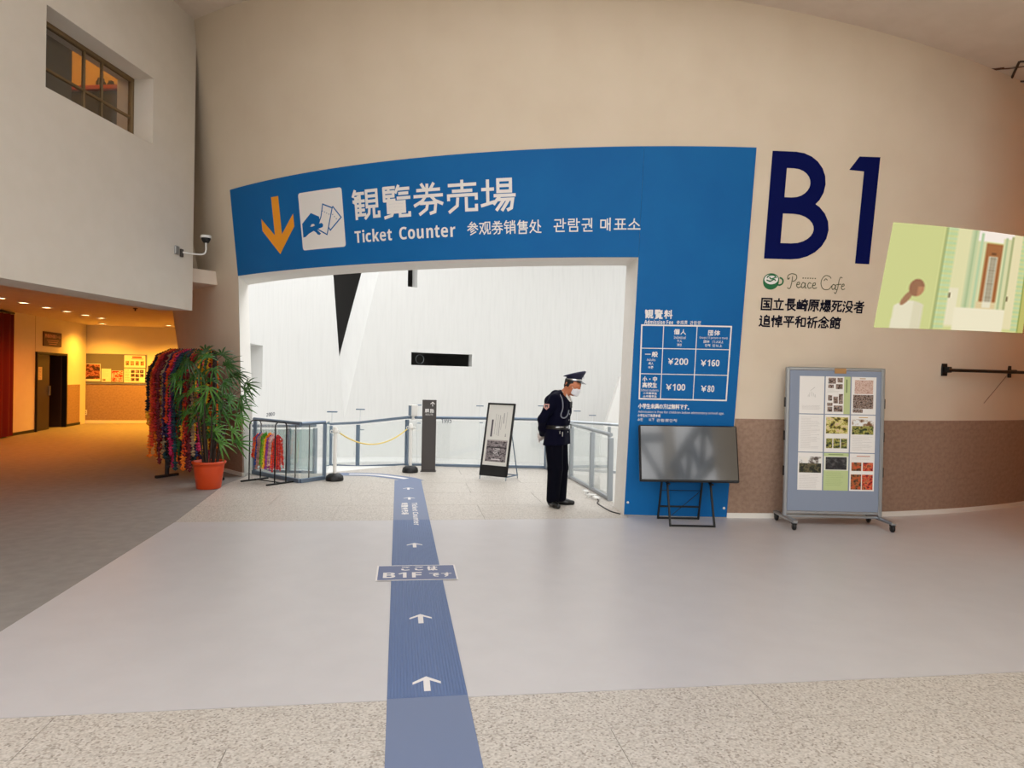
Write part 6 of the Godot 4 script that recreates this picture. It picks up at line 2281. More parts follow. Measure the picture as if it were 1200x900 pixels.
# ------------------------------------------------------------------ mobile notice stand with nine posters
func build_notice_stand():
	var at := Vector3(3.675, 0, -8.06)
	var yaw := -0.015
	var t := thing("notice_stand", "grey mobile display board on castors standing before the brown wainscot", "display board", at, yaw)
	var w := 1.03
	var st := begin()
	box(st, Vector3(0, 0.965, 0), Vector3(w, 1.60, 0.028), 0.003)
	put("panel", st, mat("stand_grey_felt", Color(0.52, 0.56, 0.63), 0.9), t)
	for s in [-1.0, 1.0]:
		st = begin()
		box(st, Vector3(s * (w * 0.5 + 0.022), 0.95, 0), Vector3(0.042, 1.70, 0.045), 0.008)
		var post := put("post", st, M.steel, t)
		st = begin()
		for y in [0.62, 1.02, 1.40]:
			box(st, Vector3(s * (w * 0.5 + 0.046), y, 0), Vector3(0.014, 0.11, 0.03), 0.003)
		put("clip", st, M.black_plastic, post)
		var fb := Basis(Vector3.UP, -s * 0.10)
		st = begin()
		box(st, Vector3(s * (w * 0.5 + 0.022), 0.095, 0.02), Vector3(0.06, 0.035, 0.62), 0.01)
		var foot := put("foot", st, M.steel, t)
		for e in [-1.0, 1.0]:
			st = begin()
			var c := Vector3(s * (w * 0.5 + 0.022), 0.04, 0.02 + e * 0.27)
			var wheel := Basis(Vector3.BACK, PI / 2)
			lathe(st, c, [Vector2(0, -0.016), Vector2(0.034, -0.016), Vector2(0.04, -0.01), Vector2(0.04, 0.01), Vector2(0.034, 0.016), Vector2(0, 0.016)], 16, wheel)
			box(st, c + Vector3(0, 0.035, 0), Vector3(0.05, 0.03, 0.05), 0.006)
			put("castor", st, M.black_plastic, foot)
	for y in [1.785, 0.15]:
		st = begin()
		box(st, Vector3(0, y, 0), Vector3(w + 0.04, 0.035, 0.034), 0.006)
		put("rail", st, M.steel, t)
	st = begin()
	box(st, Vector3(0, 0.105, 0.0), Vector3(w, 0.03, 0.03), 0.006)
	put("lower_bar", st, M.steel, t)
	st = begin()
	box(st, Vector3(0.05, 1.765, 0.019), Vector3(0.13, 0.06, 0.004))
	put("tape", st, mat("tape_tan", Color(0.66, 0.50, 0.31), 0.6), t)
	# posters
	var names := [
		"white cover poster with a faint line drawing at the top of the grey display board",
		"poster of scattered dark photographs with a pale green margin on the grey display board",
		"poster with a pink tinted tree picture over a crowd photograph grid",
		"poster filled with faint grey writing on the grey display board",
		"poster with a sunny tree photograph above a strip of three small ones",
		"poster with a photograph of a garden hedge and buildings over grey writing",
		"poster with a white building and dark trees photograph over grey writing",
		"green poster with one dark photograph and pale writing",
		"poster with four red and orange photographs of people and flowers"]
	var green := [Color(0.05, 0.07, 0.03), Color(0.25, 0.30, 0.10), Color(0.72, 0.70, 0.36), Color(0.30, 0.24, 0.12)]
	var crowd := [Color(0.07, 0.06, 0.06), Color(0.35, 0.25, 0.20), Color(0.75, 0.66, 0.60), Color(0.18, 0.22, 0.25)]
	var redp := [Color(0.25, 0.04, 0.03), Color(0.75, 0.12, 0.08), Color(0.85, 0.5, 0.3), Color(0.30, 0.12, 0.08)]
	var grey := Color(0.66, 0.65, 0.63)
	for k in 9:
		var im := paper_image(110, 168, Color(0.90, 0.89, 0.87))
		match k:
			0:
				print_lines(im, 12, 132, 86, 4, 5, 201, grey)
				for q in [[40, 84, 38, 92], [46, 74, 44, 92], [54, 70, 56, 90], [62, 76, 66, 92], [70, 82, 72, 94], [48, 66, 60, 56], [60, 56, 68, 50]]:
					for s in 20:
						im.set_pixel(int(lerpf(q[0], q[2], s / 19.0)), int(lerpf(q[1], q[3], s / 19.0)), Color(0.6, 0.6, 0.58))
			1:
				im.fill_rect(Rect2i(82, 0, 28, 168), Color(0.72, 0.77, 0.55))
				for q in [[12, 6, 34, 26], [52, 6, 24, 20], [12, 36, 24, 16], [46, 34, 30, 22], [12, 84, 18, 24], [36, 90, 20, 30], [60, 78, 18, 44], [8, 118, 24, 14], [10, 136, 22, 22], [38, 130, 40, 28]]:
					print_photo(im, q[0], q[1], q[2], q[3], 210 + q[0] * 3 + q[1], crowd, 0.12)
				print_lines(im, 8, 60, 60, 3, 5, 211, grey)
				im.fill_rect(Rect2i(92, 12, 4, 60), Color(0.3, 0.36, 0.25))
			2:
				print_photo(im, 14, 14, 82, 62, 220, [Color(0.62, 0.45, 0.40), Color(0.85, 0.76, 0.70), Color(0.70, 0.55, 0.50)], 0.16)
				print_photo(im, 8, 80, 90, 62, 221, crowd, 0.2)
				print_photo(im, 8, 144, 44, 16, 222, crowd, 0.2)
				im.fill_rect(Rect2i(36, 6, 26, 3), Color(0.7, 0.5, 0.2))
			3:
				print_lines(im, 10, 12, 88, 24, 6, 230, grey)
			4:
				print_photo(im, 6, 10, 98, 74, 240, [Color(0.12, 0.10, 0.04), Color(0.50, 0.45, 0.10), Color(0.86, 0.83, 0.55), Color(0.80, 0.66, 0.56)], 0.05)
				for q in [[8, 106, 28, 44], [40, 106, 30, 44], [74, 106, 28, 44]]:
					print_photo(im, q[0], q[1], q[2], q[3], 241 + q[0], green, 0.07)
			5:
				print_photo(im, 6, 18, 96, 36, 250, [Color(0.85, 0.86, 0.88), Color(0.90, 0.90, 0.88), Color(0.45, 0.30, 0.18)], 0.03)
				print_photo(im, 6, 48, 96, 38, 251, green, 0.06)
				print_lines(im, 8, 96, 92, 11, 6, 252, grey)
				im.fill_rect(Rect2i(36, 8, 40, 3), Color(0.75, 0.6, 0.3))
			6:
				print_photo(im, 6, 18, 98, 36, 260, [Color(0.30, 0.25, 0.22), Color(0.88, 0.88, 0.86), Color(0.90, 0.88, 0.84)], 0.035)
				print_photo(im, 6, 48, 98, 42, 261, [Color(0.04, 0.05, 0.03), Color(0.16, 0.18, 0.08), Color(0.45, 0.40, 0.28), Color(0.06, 0.06, 0.04)], 0.06)
				print_lines(im, 8, 98, 92, 11, 6, 262, grey)
			7:
				im.fill(Color(0.72, 0.78, 0.55))
				im.fill_rect(Rect2i(0, 14, 110, 64), Color(0.86, 0.86, 0.80))
				print_photo(im, 8, 18, 94, 56, 270, [Color(0.06, 0.06, 0.07), Color(0.15, 0.15, 0.16), Color(0.34, 0.33, 0.33)], 0.06)
				print_lines(im, 10, 88, 84, 9, 7, 271, Color(0.52, 0.60, 0.38))
				im.fill_rect(Rect2i(20, 5, 66, 3), Color(0.4, 0.5, 0.3))
			8:
				for q in [[8, 40, 44, 38], [58, 40, 46, 38], [6, 94, 46, 68], [56, 94, 48, 68]]:
					print_photo(im, q[0], q[1], q[2], q[3], 280 + q[0] + q[1], redp if q[0] > 10 else [Color(0.1, 0.06, 0.04), Color(0.6, 0.35, 0.15), Color(0.8, 0.3, 0.15)], 0.08)
				im.fill_rect(Rect2i(30, 10, 60, 3), Color(0.7, 0.35, 0.2))
				print_lines(im, 10, 18, 80, 2, 6, 281, grey)
		var c := k % 3
		var r := k / 3
		var x0 := -0.405 + c * 0.293
		var y1 := 1.700 - r * 0.435
		var p := thing("poster", names[k], "poster", at, yaw, "posters on the mobile display board")
		st = begin()
		sheet(st, x0, x0 + 0.278, y1 - 0.425, y1, flat_map(Vector3.ZERO, Basis.IDENTITY), 0.0165)
		put("print", st, paper_mat("stand_print_%d" % k, im), p)

# ------------------------------------------------------------------ television on a folding easel
func build_television():
	var tv := thing("television", "large black flat screen television leaning back on a folding stand", "television", Vector3(2.03, 0.475, -7.98))
	tv.rotation.x = -0.225
	tv.rotation.z = 0.004
	var st := begin()
	box(st, Vector3(0, 0.325, -0.03), Vector3(1.125, 0.648, 0.05), 0.01)
	put("case", st, M.black_plastic, tv)
	st = begin()
	box(st, Vector3(0, 0.33, 0.002), Vector3(1.095, 0.612, 0.014), 0.003)
	var scr := mat("tv_screen_black", Color(0.012, 0.012, 0.014), 0.12)
	scr.metallic_specular = 0.75
	scr.clearcoat_enabled = true
	scr.clearcoat = 1.0
	scr.clearcoat_roughness = 0.05
	put("screen", st, scr, tv)
	st = begin()
	box(st, Vector3(0.52, 0.004, -0.012), Vector3(0.05, 0.012, 0.03), 0.003)
	put("sensor_foot", st, M.black_plastic, tv)
	var e := thing("television_stand", "black tubular folding stand under the television", "stand", Vector3(2.03, 0, -8.0))
	var top := 0.84
	for s in [-1.0, 1.0]:
		st = begin()
		bar(st, Vector3(s * 0.245, 0.0, 0.17), Vector3(s * 0.245, top, -0.20), 0.022, 0.022, 0.003)
		put("front_leg", st, M.black_metal, e)
		st = begin()
		bar(st, Vector3(s * 0.235 - 0.06, 0.0, -0.26), Vector3(s * 0.235, top, -0.21), 0.022, 0.022, 0.003)
		put("rear_leg", st, M.black_metal, e)
	for q in [[Vector3(-0.245, 0.012, 0.165), Vector3(0.245, 0.012, 0.165)], [Vector3(-0.30, 0.012, -0.26), Vector3(0.18, 0.012, -0.26)], [Vector3(-0.285, 0.15, -0.25), Vector3(0.185, 0.15, -0.25)], [Vector3(-0.24, top, -0.205), Vector3(0.24, top, -0.205)]]:
		st = begin()
		bar(st, q[0], q[1], 0.02, 0.02, 0.003)
		put("crossbar", st, M.black_metal, e)
	for q in [[Vector3(-0.27, 0.34, -0.24), Vector3(0.215, 0.34, -0.24)], [Vector3(-0.14, 0.05, -0.235), Vector3(0.17, 0.32, -0.235)]]:
		st = begin()
		tube(st, [q[0], q[1]], 0.004, 6)
		put("stay_wire", st, M.black_metal, e)
	for s in [-1.0, 1.0]:
		st = begin()
		box(st, Vector3(s * 0.245, 0.455, 0.0), Vector3(0.03, 0.02, 0.12), 0.004)
		put("ledge_hook", st, M.black_metal, e)

# ------------------------------------------------------------------ brown route pillar
func build_route_pillar():
	var t := thing("route_pillar", "slim dark brown sign pillar with white arrow and route lettering", "sign pillar", Vector3(-1.385, 0, -11.95), 0.06)
	var st := begin()
	box(st, Vector3(0, 0.605, 0), Vector3(0.235, 1.21, 0.07), 0.006)
	put("slab", st, M.pillar_brown, t)
	st = begin()
	box(st, Vector3(0, 0.008, 0), Vector3(0.26, 0.016, 0.16), 0.004)
	put("foot_plate", st, M.pillar_brown, t)
	var f := flat_map(Vector3.ZERO, Basis.IDENTITY)
	st = begin()
	stroke(st, [Vector2(0.055, 1.105), Vector2(0.055, 1.17)], 0.011, f, 0.0362)
	stroke(st, [Vector2(0.022, 1.142), Vector2(0.055, 1.174), Vector2(0.088, 1.142)], 0.011, f, 0.0364)
	put("arrow", st, M.vinyl_white, t)
	st = begin()
	glyph_line(st, "順路", -0.07, 0.08, 0.995, 1.06, 0.008, f, 0.0362, 0.25)
	latin(st, "ROUTE", "Droid Sans", false, -0.06, 0.065, 0.948, 0.978, f, 0.0362)
	put("lettering", st, M.vinyl_white, t)

# ------------------------------------------------------------------ leaning poster frame on legs
func build_easel_sign():
	var t := thing("poster_stand", "black framed leaning poster stand with a grey printed poster by the back railing", "poster stand", Vector3(-0.27, 0, -11.12), -0.50)
	var tilt := Basis(Vector3.RIGHT, -0.21)
	var base := Vector3(0, 0.055, 0.0)
	var w := 0.50
	var h := 1.17
	var st := begin()
	for q in [[Vector3(0, h - 0.015, 0), Vector3(w, 0.03, 0.03)], [Vector3(0, 0.085, 0), Vector3(w, 0.17, 0.03)], [Vector3(-w * 0.5 + 0.015, h * 0.5, 0), Vector3(0.03, h, 0.03)], [Vector3(w * 0.5 - 0.015, h * 0.5, 0), Vector3(0.03, h, 0.03)]]:
		box(st, base + tilt * q[0], q[1], 0.003, tilt)
	put("frame", st, M.black_plastic, t)
	st = begin()
	box(st, base + tilt * Vector3(0, h * 0.5, -0.008), Vector3(w - 0.05, h - 0.05, 0.01), 0.0, tilt)
	put("backing", st, M.black_plastic, t)
	var im := paper_image(132, 290, Color(0.84, 0.83, 0.80))
	var dk := Color(0.30, 0.28, 0.29)
	im.fill_rect(Rect2i(24, 72, 9, 82), Color(0.28, 0.25, 0.28))
	for q in [[44, 44, 100, 2], [56, 48, 96, 2], [66, 50, 100, 4], [76, 60, 60, 2], [86, 40, 46, 5], [102, 34, 78, 2], [104, 138, 12, 5]]:
		var y: int = q[1]
		while y < q[1] + q[2]:
			im.fill_rect(Rect2i(q[0], y, q[3], 3), Color(0.46, 0.45, 0.45))
			y += 5
	print_photo(im, 12, 168, 110, 104, 300, [Color(0.14, 0.12, 0.13), Color(0.36, 0.33, 0.34), Color(0.62, 0.58, 0.58), Color(0.22, 0.19, 0.20)], 0.11)
	im.fill_rect(Rect2i(12, 168, 110, 6), Color(0.68, 0.64, 0.63))
	im.fill_rect(Rect2i(12, 202, 110, 5), Color(0.15, 0.12, 0.13))
	im.fill_rect(Rect2i(48, 190, 46, 4), Color(0.70, 0.66, 0.66))
	print_photo(im, 52, 208, 34, 34, 301, [Color(0.06, 0.05, 0.06), Color(0.85, 0.82, 0.82), Color(0.08, 0.07, 0.08)], 0.06)
	im.fill_rect(Rect2i(44, 258, 48, 6), Color(0.80, 0.77, 0.77))
	st = begin()
	sheet(st, -w * 0.5 + 0.03, w * 0.5 - 0.03, 0.17, h - 0.03, flat_map(base, tilt), 0.006)
	put("poster_print", st, paper_mat("stand_poster_print", im), t)
	for s in [-1.0, 1.0]:
		st = begin()
		tube(st, [Vector3(s * 0.235, 0, 0.012), Vector3(s * 0.235, 0.07, 0.0)], 0.011, 8)
		put("foot", st, M.steel, t)
		st = begin()
		bar(st, Vector3(s * 0.225, 0.06, 0.0), Vector3(s * 0.225, 0.05, -0.40), 0.018, 0.018, 0.003)
		put("rear_leg", st, M.steel_blue, t)
		st = begin()
		tube(st, [Vector3(s * 0.225, 0, -0.395), Vector3(s * 0.225, 0.05, -0.395)], 0.010, 8)
		put("foot", st, M.steel, t)
		st = begin()
		bar(st, Vector3(s * 0.225, 0.05, -0.39), base + tilt * Vector3(s * 0.225, 0.72, -0.02), 0.014, 0.014, 0.002)
		put("strut", st, M.steel_blue, t)
	st = begin()
	bar(st, Vector3(-0.225, 0.05, -0.39), Vector3(0.225, 0.05, -0.39), 0.018, 0.018, 0.003)
	put("rear_bar", st, M.steel_blue, t)

# ------------------------------------------------------------------ two white posts with a yellow rope
func build_bollards():
	var spots := [Vector3(-2.66, 0, -10.72), Vector3(-1.67, 0, -11.80)]
	var labels := ["white barrier post with a black weighted foot beside the glass corner guard", "white barrier post with a black weighted foot beside the brown route pillar"]
	var first: Node3D
	for k in 2:
		var t: Node3D
		if k == 0:
			t = thing("barrier_post", labels[0], "barrier post", spots[0], 0.0, "barrier posts joined by the yellow rope")
			var st := begin()
			lathe(st, Vector3.ZERO, [Vector2(0, 0), Vector2(0.128, 0), Vector2(0.135, 0.02), Vector2(0.125, 0.07), Vector2(0.085, 0.105), Vector2(0.03, 0.115), Vector2(0, 0.115)], 24)
			put("foot", st, M.black_plastic, t)
			st = begin()
			tube(st, [Vector3(0, 0.11, 0), Vector3(0, 0.80, 0)], 0.027, 14)
			put("tube", st, M.white_plastic, t)
			st = begin()
			lathe(st, Vector3.ZERO, [Vector2(0.027, 0.715), Vector2(0.042, 0.725), Vector2(0.042, 0.765), Vector2(0.034, 0.78), Vector2(0.034, 0.80), Vector2(0.02, 0.815), Vector2(0, 0.818)], 16)
			put("collar", st, M.white_plastic, t)
			for s in [-1.0, 1.0]:
				st = begin()
				var ring := []
				for q in 13:
					var a := TAU * q / 12.0
					ring.append(Vector3(s * 0.055 + 0.02 * cos(a), 0.742 + 0.022 * sin(a), 0))
				tube(st, ring, 0.006, 6, false)
				put("hook", st, M.white_plastic, t)
			first = t
		else:
			t = first.duplicate()
			t.name = numbered("barrier_post")
			add_child(t)
			t.position = spots[1]
			tag(t, labels[1], "barrier post", "barrier posts joined by the yellow rope")
	var a: Vector3 = spots[0] + Vector3(0.06, 0.72, -0.03)
	var b: Vector3 = spots[1] + Vector3(-0.06, 0.72, 0.03)
	var pts := []
	for k in 25:
		var s := k / 24.0
		pts.append(a.lerp(b, s) - Vector3(0, 0.84 * s * (1.0 - s), 0))
	var st := begin()
	tube(st, pts, 0.011, 7)
	var rope := put("barrier_rope", st, mat("rope_yellow", Color(0.90, 0.80, 0.45), 0.7), self)
	tag(rope, "yellow rope sagging between the two white barrier posts", "rope")
	# box on the railing beside the route pillar
	var bx := thing("railing_box", "small grey and white box mounted on the back railing by the route pillar", "box", Vector3(-1.76, 0.86, -12.70), 0.6)
	st = begin()
	box(st, Vector3(0, 0.13, 0), Vector3(0.13, 0.20, 0.12), 0.008)
	put("case", st, M.white_plastic, bx)
	st = begin()
	box(st, Vector3(-0.068, 0.125, 0.0), Vector3(0.006, 0.18, 0.11), 0.002)
	put("grey_face", st, M.steel_blue, bx)
	st = begin()
	box(st, Vector3(0, 0.0, 0), Vector3(0.05, 0.075, 0.05), 0.004)
	put("clamp", st, M.white_plastic, bx)

# ------------------------------------------------------------------ strings of folded paper cranes
var crane_mats := {}

func paper_colour(c: Color) -> StandardMaterial3D:
	var key := "paper_" + c.to_html(false)
	if not crane_mats.has(key):
		crane_mats[key] = mat(key, c, 0.75)
	return crane_mats[key]

func strand(pts: Array, r: float, st: SurfaceTool, seed_: int):   # a string of small folded paper shapes along a path
	var g := RandomNumberGenerator.new()
	g.seed = seed_
	var curve := Curve3D.new()
	for p in pts:
		curve.add_point(p)
	var len_ := curve.get_baked_length()
	var n: int = max(4, int(len_ / (r * 1.15)))
	for i in n:
		var p := curve.sample_baked(len_ * (i + 0.5) / n)
		var an := g.randf() * TAU
		var x := Vector3(cos(an), 0.25 * (g.randf() - 0.5), sin(an)) * r * g.randf_range(1.0, 1.5)
		var z := Vector3(-sin(an), 0.2 * (g.randf() - 0.5), cos(an)) * r * g.randf_range(0.45, 0.7)
		var y := Vector3(0, r * 0.95, 0)
		var e := [p + x, p + z, p - x, p - z]
		for k in 4:
			tri(st, p + y, e[(k + 1) % 4], e[k])
			tri(st, p - y, e[k], e[(k + 1) % 4])

func build_crane_rack():
	var a := Vector3(-3.78, 0, -10.56)
	var b := Vector3(-3.38, 0, -10.30)
	var t := thing("garment_rack", "small black metal rack hung with coloured paper crane strings beside the glass guard", "rack", (a + b) * 0.5)
	var c := (a + b) * 0.5
	var d := (b - a).normalized()
	var n := d.cross(Vector3.UP).normalized()
	var H := 0.90
	var st: SurfaceTool
	for e in [a - c - d * 0.05, b - c + d * 0.05]:
		st = begin()
		var pth := [e - n * 0.10, e - n * 0.10 + Vector3(0, H - 0.06, 0), e - n * 0.085 + Vector3(0, H - 0.02, 0), e - n * 0.05 + Vector3(0, H, 0), e + n * 0.05 + Vector3(0, H, 0), e + n * 0.085 + Vector3(0, H - 0.02, 0), e + n * 0.10 + Vector3(0, H - 0.06, 0), e + n * 0.10]
		tube(st, pth, 0.010, 8)
		put("end_frame", st, M.black_metal, t)
		st = begin()
		bar(st, e - n * 0.24 + Vector3(0, 0.012, 0), e + n * 0.24 + Vector3(0, 0.012, 0), 0.03, 0.024, 0.004)
		put("foot", st, M.black_metal, t)
	st = begin()
	tube(st, [a - c - d * 0.05 + Vector3(0, H, 0), b - c + d * 0.05 + Vector3(0, H, 0)], 0.010, 8)
	put("top_bar", st, M.black_metal, t)
	st = begin()
	tube(st, [a - c - d * 0.05 + Vector3(0, 0.02, 0), b - c + d * 0.05 + Vector3(0, 0.02, 0)], 0.009, 8)
	put("bottom_bar", st, M.black_metal, t)
	var cols := [
		[Color(0.86, 0.20, 0.10), "red"], [Color(0.95, 0.42, 0.10), "orange red"], [Color(0.12, 0.28, 0.60), "blue"], [Color(0.72, 0.50, 0.46), "dusty pink"], [Color(0.66, 0.50, 0.46), "brownish pink"], [Color(0.74, 0.55, 0.48), "pale brown"],
		[Color(0.30, 0.58, 0.12), "green"], [Color(0.55, 0.72, 0.15), "lime green"], [Color(0.95, 0.80, 0.25), "yellow"], [Color(0.96, 0.55, 0.08), "orange"], [Color(0.55, 0.22, 0.60), "purple"], [Color(0.65, 0.30, 0.62), "mauve"], [Color(0.82, 0.62, 0.56), "salmon pink"], [Color(0.85, 0.72, 0.70), "pale pink"], [Color(0.95, 0.30, 0.12), "scarlet"], [Color(0.72, 0.16, 0.18), "crimson"]]
	for k in cols.size():
		var s := (k + 0.5) / cols.size()
		var top := a.lerp(b, s) + Vector3(0, H - 0.20 - 0.03 * sin(k * 1.9), 0)
		var hook := a.lerp(b, s * 0.8 + 0.1) + Vector3(0, H, 0)
		var g := thing("crane_string", "%s strings of paper cranes hanging on the black metal rack" % cols[k][1], "paper garland", hook, 0.0, "paper crane strings on the black rack")
		st = begin()
		tube(st, [Vector3.ZERO, top - hook], 0.002, 4)
		put("cord", st, M.white_plastic, g)
		var low := 0.20 + 0.04 * absf(sin(k * 2.3)) + (0.12 if k in [0, 1] else 0.0)
		for q in 5:
			st = begin()
			var off := n * (-0.10 + 0.05 * q) + d * 0.008 * sin(q * 3.0 + k)
			var p0 := top - hook
			strand([p0, p0 + off * 0.7 - Vector3(0, 0.06, 0), Vector3(p0.x, low - hook.y + 0.03 * sin(q * 2.0 + k), p0.z) + off], 0.017, st, 400 + k * 7 + q)
			put("strand", st, paper_colour(cols[k][0]), g)

func build_crane_stand():
	var a := Vector3(-4.36, 0, -10.38)
	var b := Vector3(-5.22, 0, -10.76)
	var c := (a + b) * 0.5
	var d := (b - a).normalized()
	var n := d.cross(Vector3.UP).normalized()
	if n.z < 0: n = -n
	var t := thing("crane_stand", "tall dark wooden stand draped with paper crane bundles behind the potted palm", "stand", c)
	var H := 1.90
	var wood := mat("stand_dark_wood", Color(0.10, 0.06, 0.045), 0.6)
	var st: SurfaceTool
	for e in [a - c, b - c]:
		st = begin()
		box(st, e + Vector3(0, H * 0.5, 0), Vector3(0.05, H, 0.05), 0.005)
		put("post", st, wood, t)
		st = begin()
		bar(st, e - n * 0.2 + Vector3(0, 0.02, 0), e + n * 0.2 + Vector3(0, 0.02, 0), 0.05, 0.04, 0.006)
		put("foot", st, wood, t)
	for y in [H, 1.2, 0.3]:
		st = begin()
		bar(st, a - c + Vector3(0, y, 0), b - c + Vector3(0, y, 0), 0.045, 0.045, 0.005)
		put("crossbar", st, wood, t)
	var pal := [
		[Color(0.38, 0.04, 0.09), "dark crimson"], [Color(0.62, 0.07, 0.07), "red"], [Color(0.80, 0.22, 0.04), "orange red"], [Color(0.86, 0.42, 0.04), "orange"], [Color(0.86, 0.60, 0.08), "yellow"], [Color(0.10, 0.28, 0.08), "green"],
		[Color(0.04, 0.20, 0.22), "teal"], [Color(0.20, 0.07, 0.24), "purple"], [Color(0.72, 0.12, 0.32), "pink"], [Color(0.06, 0.05, 0.07), "black"], [Color(0.06, 0.12, 0.30), "blue"], [Color(0.55, 0.44, 0.32), "cream"]]
	var nb := 18
	for k in nb:
		var s := (k + 0.5) / nb
		var top := a.lerp(b, 0.04 + 0.92 * s) + Vector3(0, H, 0)
		var swing: float = 0.13 * clampf((s - 0.62) / 0.38, 0.0, 1.0)        # the outer bundles bulge past the end post
		var pc: Array = pal[(k * 5 + 3) % pal.size()]
		var second: Array = pal[(k * 5 + 3 + 1 + k / 12 * 3 + k % 4) % pal.size()]
		var g := thing("crane_bundle", "%s and %s bundle of paper crane strings on the dark wooden stand" % [pc[1], second[1]], "paper garland", top, 0.0, "paper crane bundles on the wooden stand")
		var drop := 1.50 + 0.26 * sin(k * 2.1) - swing * 1.4
		for q in 10:
			st = begin()
			var dep := 0.08 + 0.28 * (q / 9.0) + 0.04 * sin(q * 4.0 + k)
			var sd := n * dep * (1.0 if q % 3 else -0.35) + d * (swing * (0.6 + 0.05 * q) + 0.03 * sin(q * 2.4))
			var len_ := drop - 0.07 * (q % 4) 
			strand([Vector3(0, 0.03, 0), sd * 0.6 + Vector3(0, -0.06, 0), sd + Vector3(0, -0.34, 0), sd * 0.96 + Vector3(0.03 * sin(q * 1.7 + k), -len_, 0.03 * cos(q * 2.1))], 0.036, st, 700 + k * 11 + q)
			var cc: Array = pal[(k * 5 + 3 + q * (1 + k % 3)) % pal.size()]
			if q % 3 == 0: cc = pc
			elif q % 3 == 1: cc = second
			put("strand", st, paper_colour(cc[0]), g)

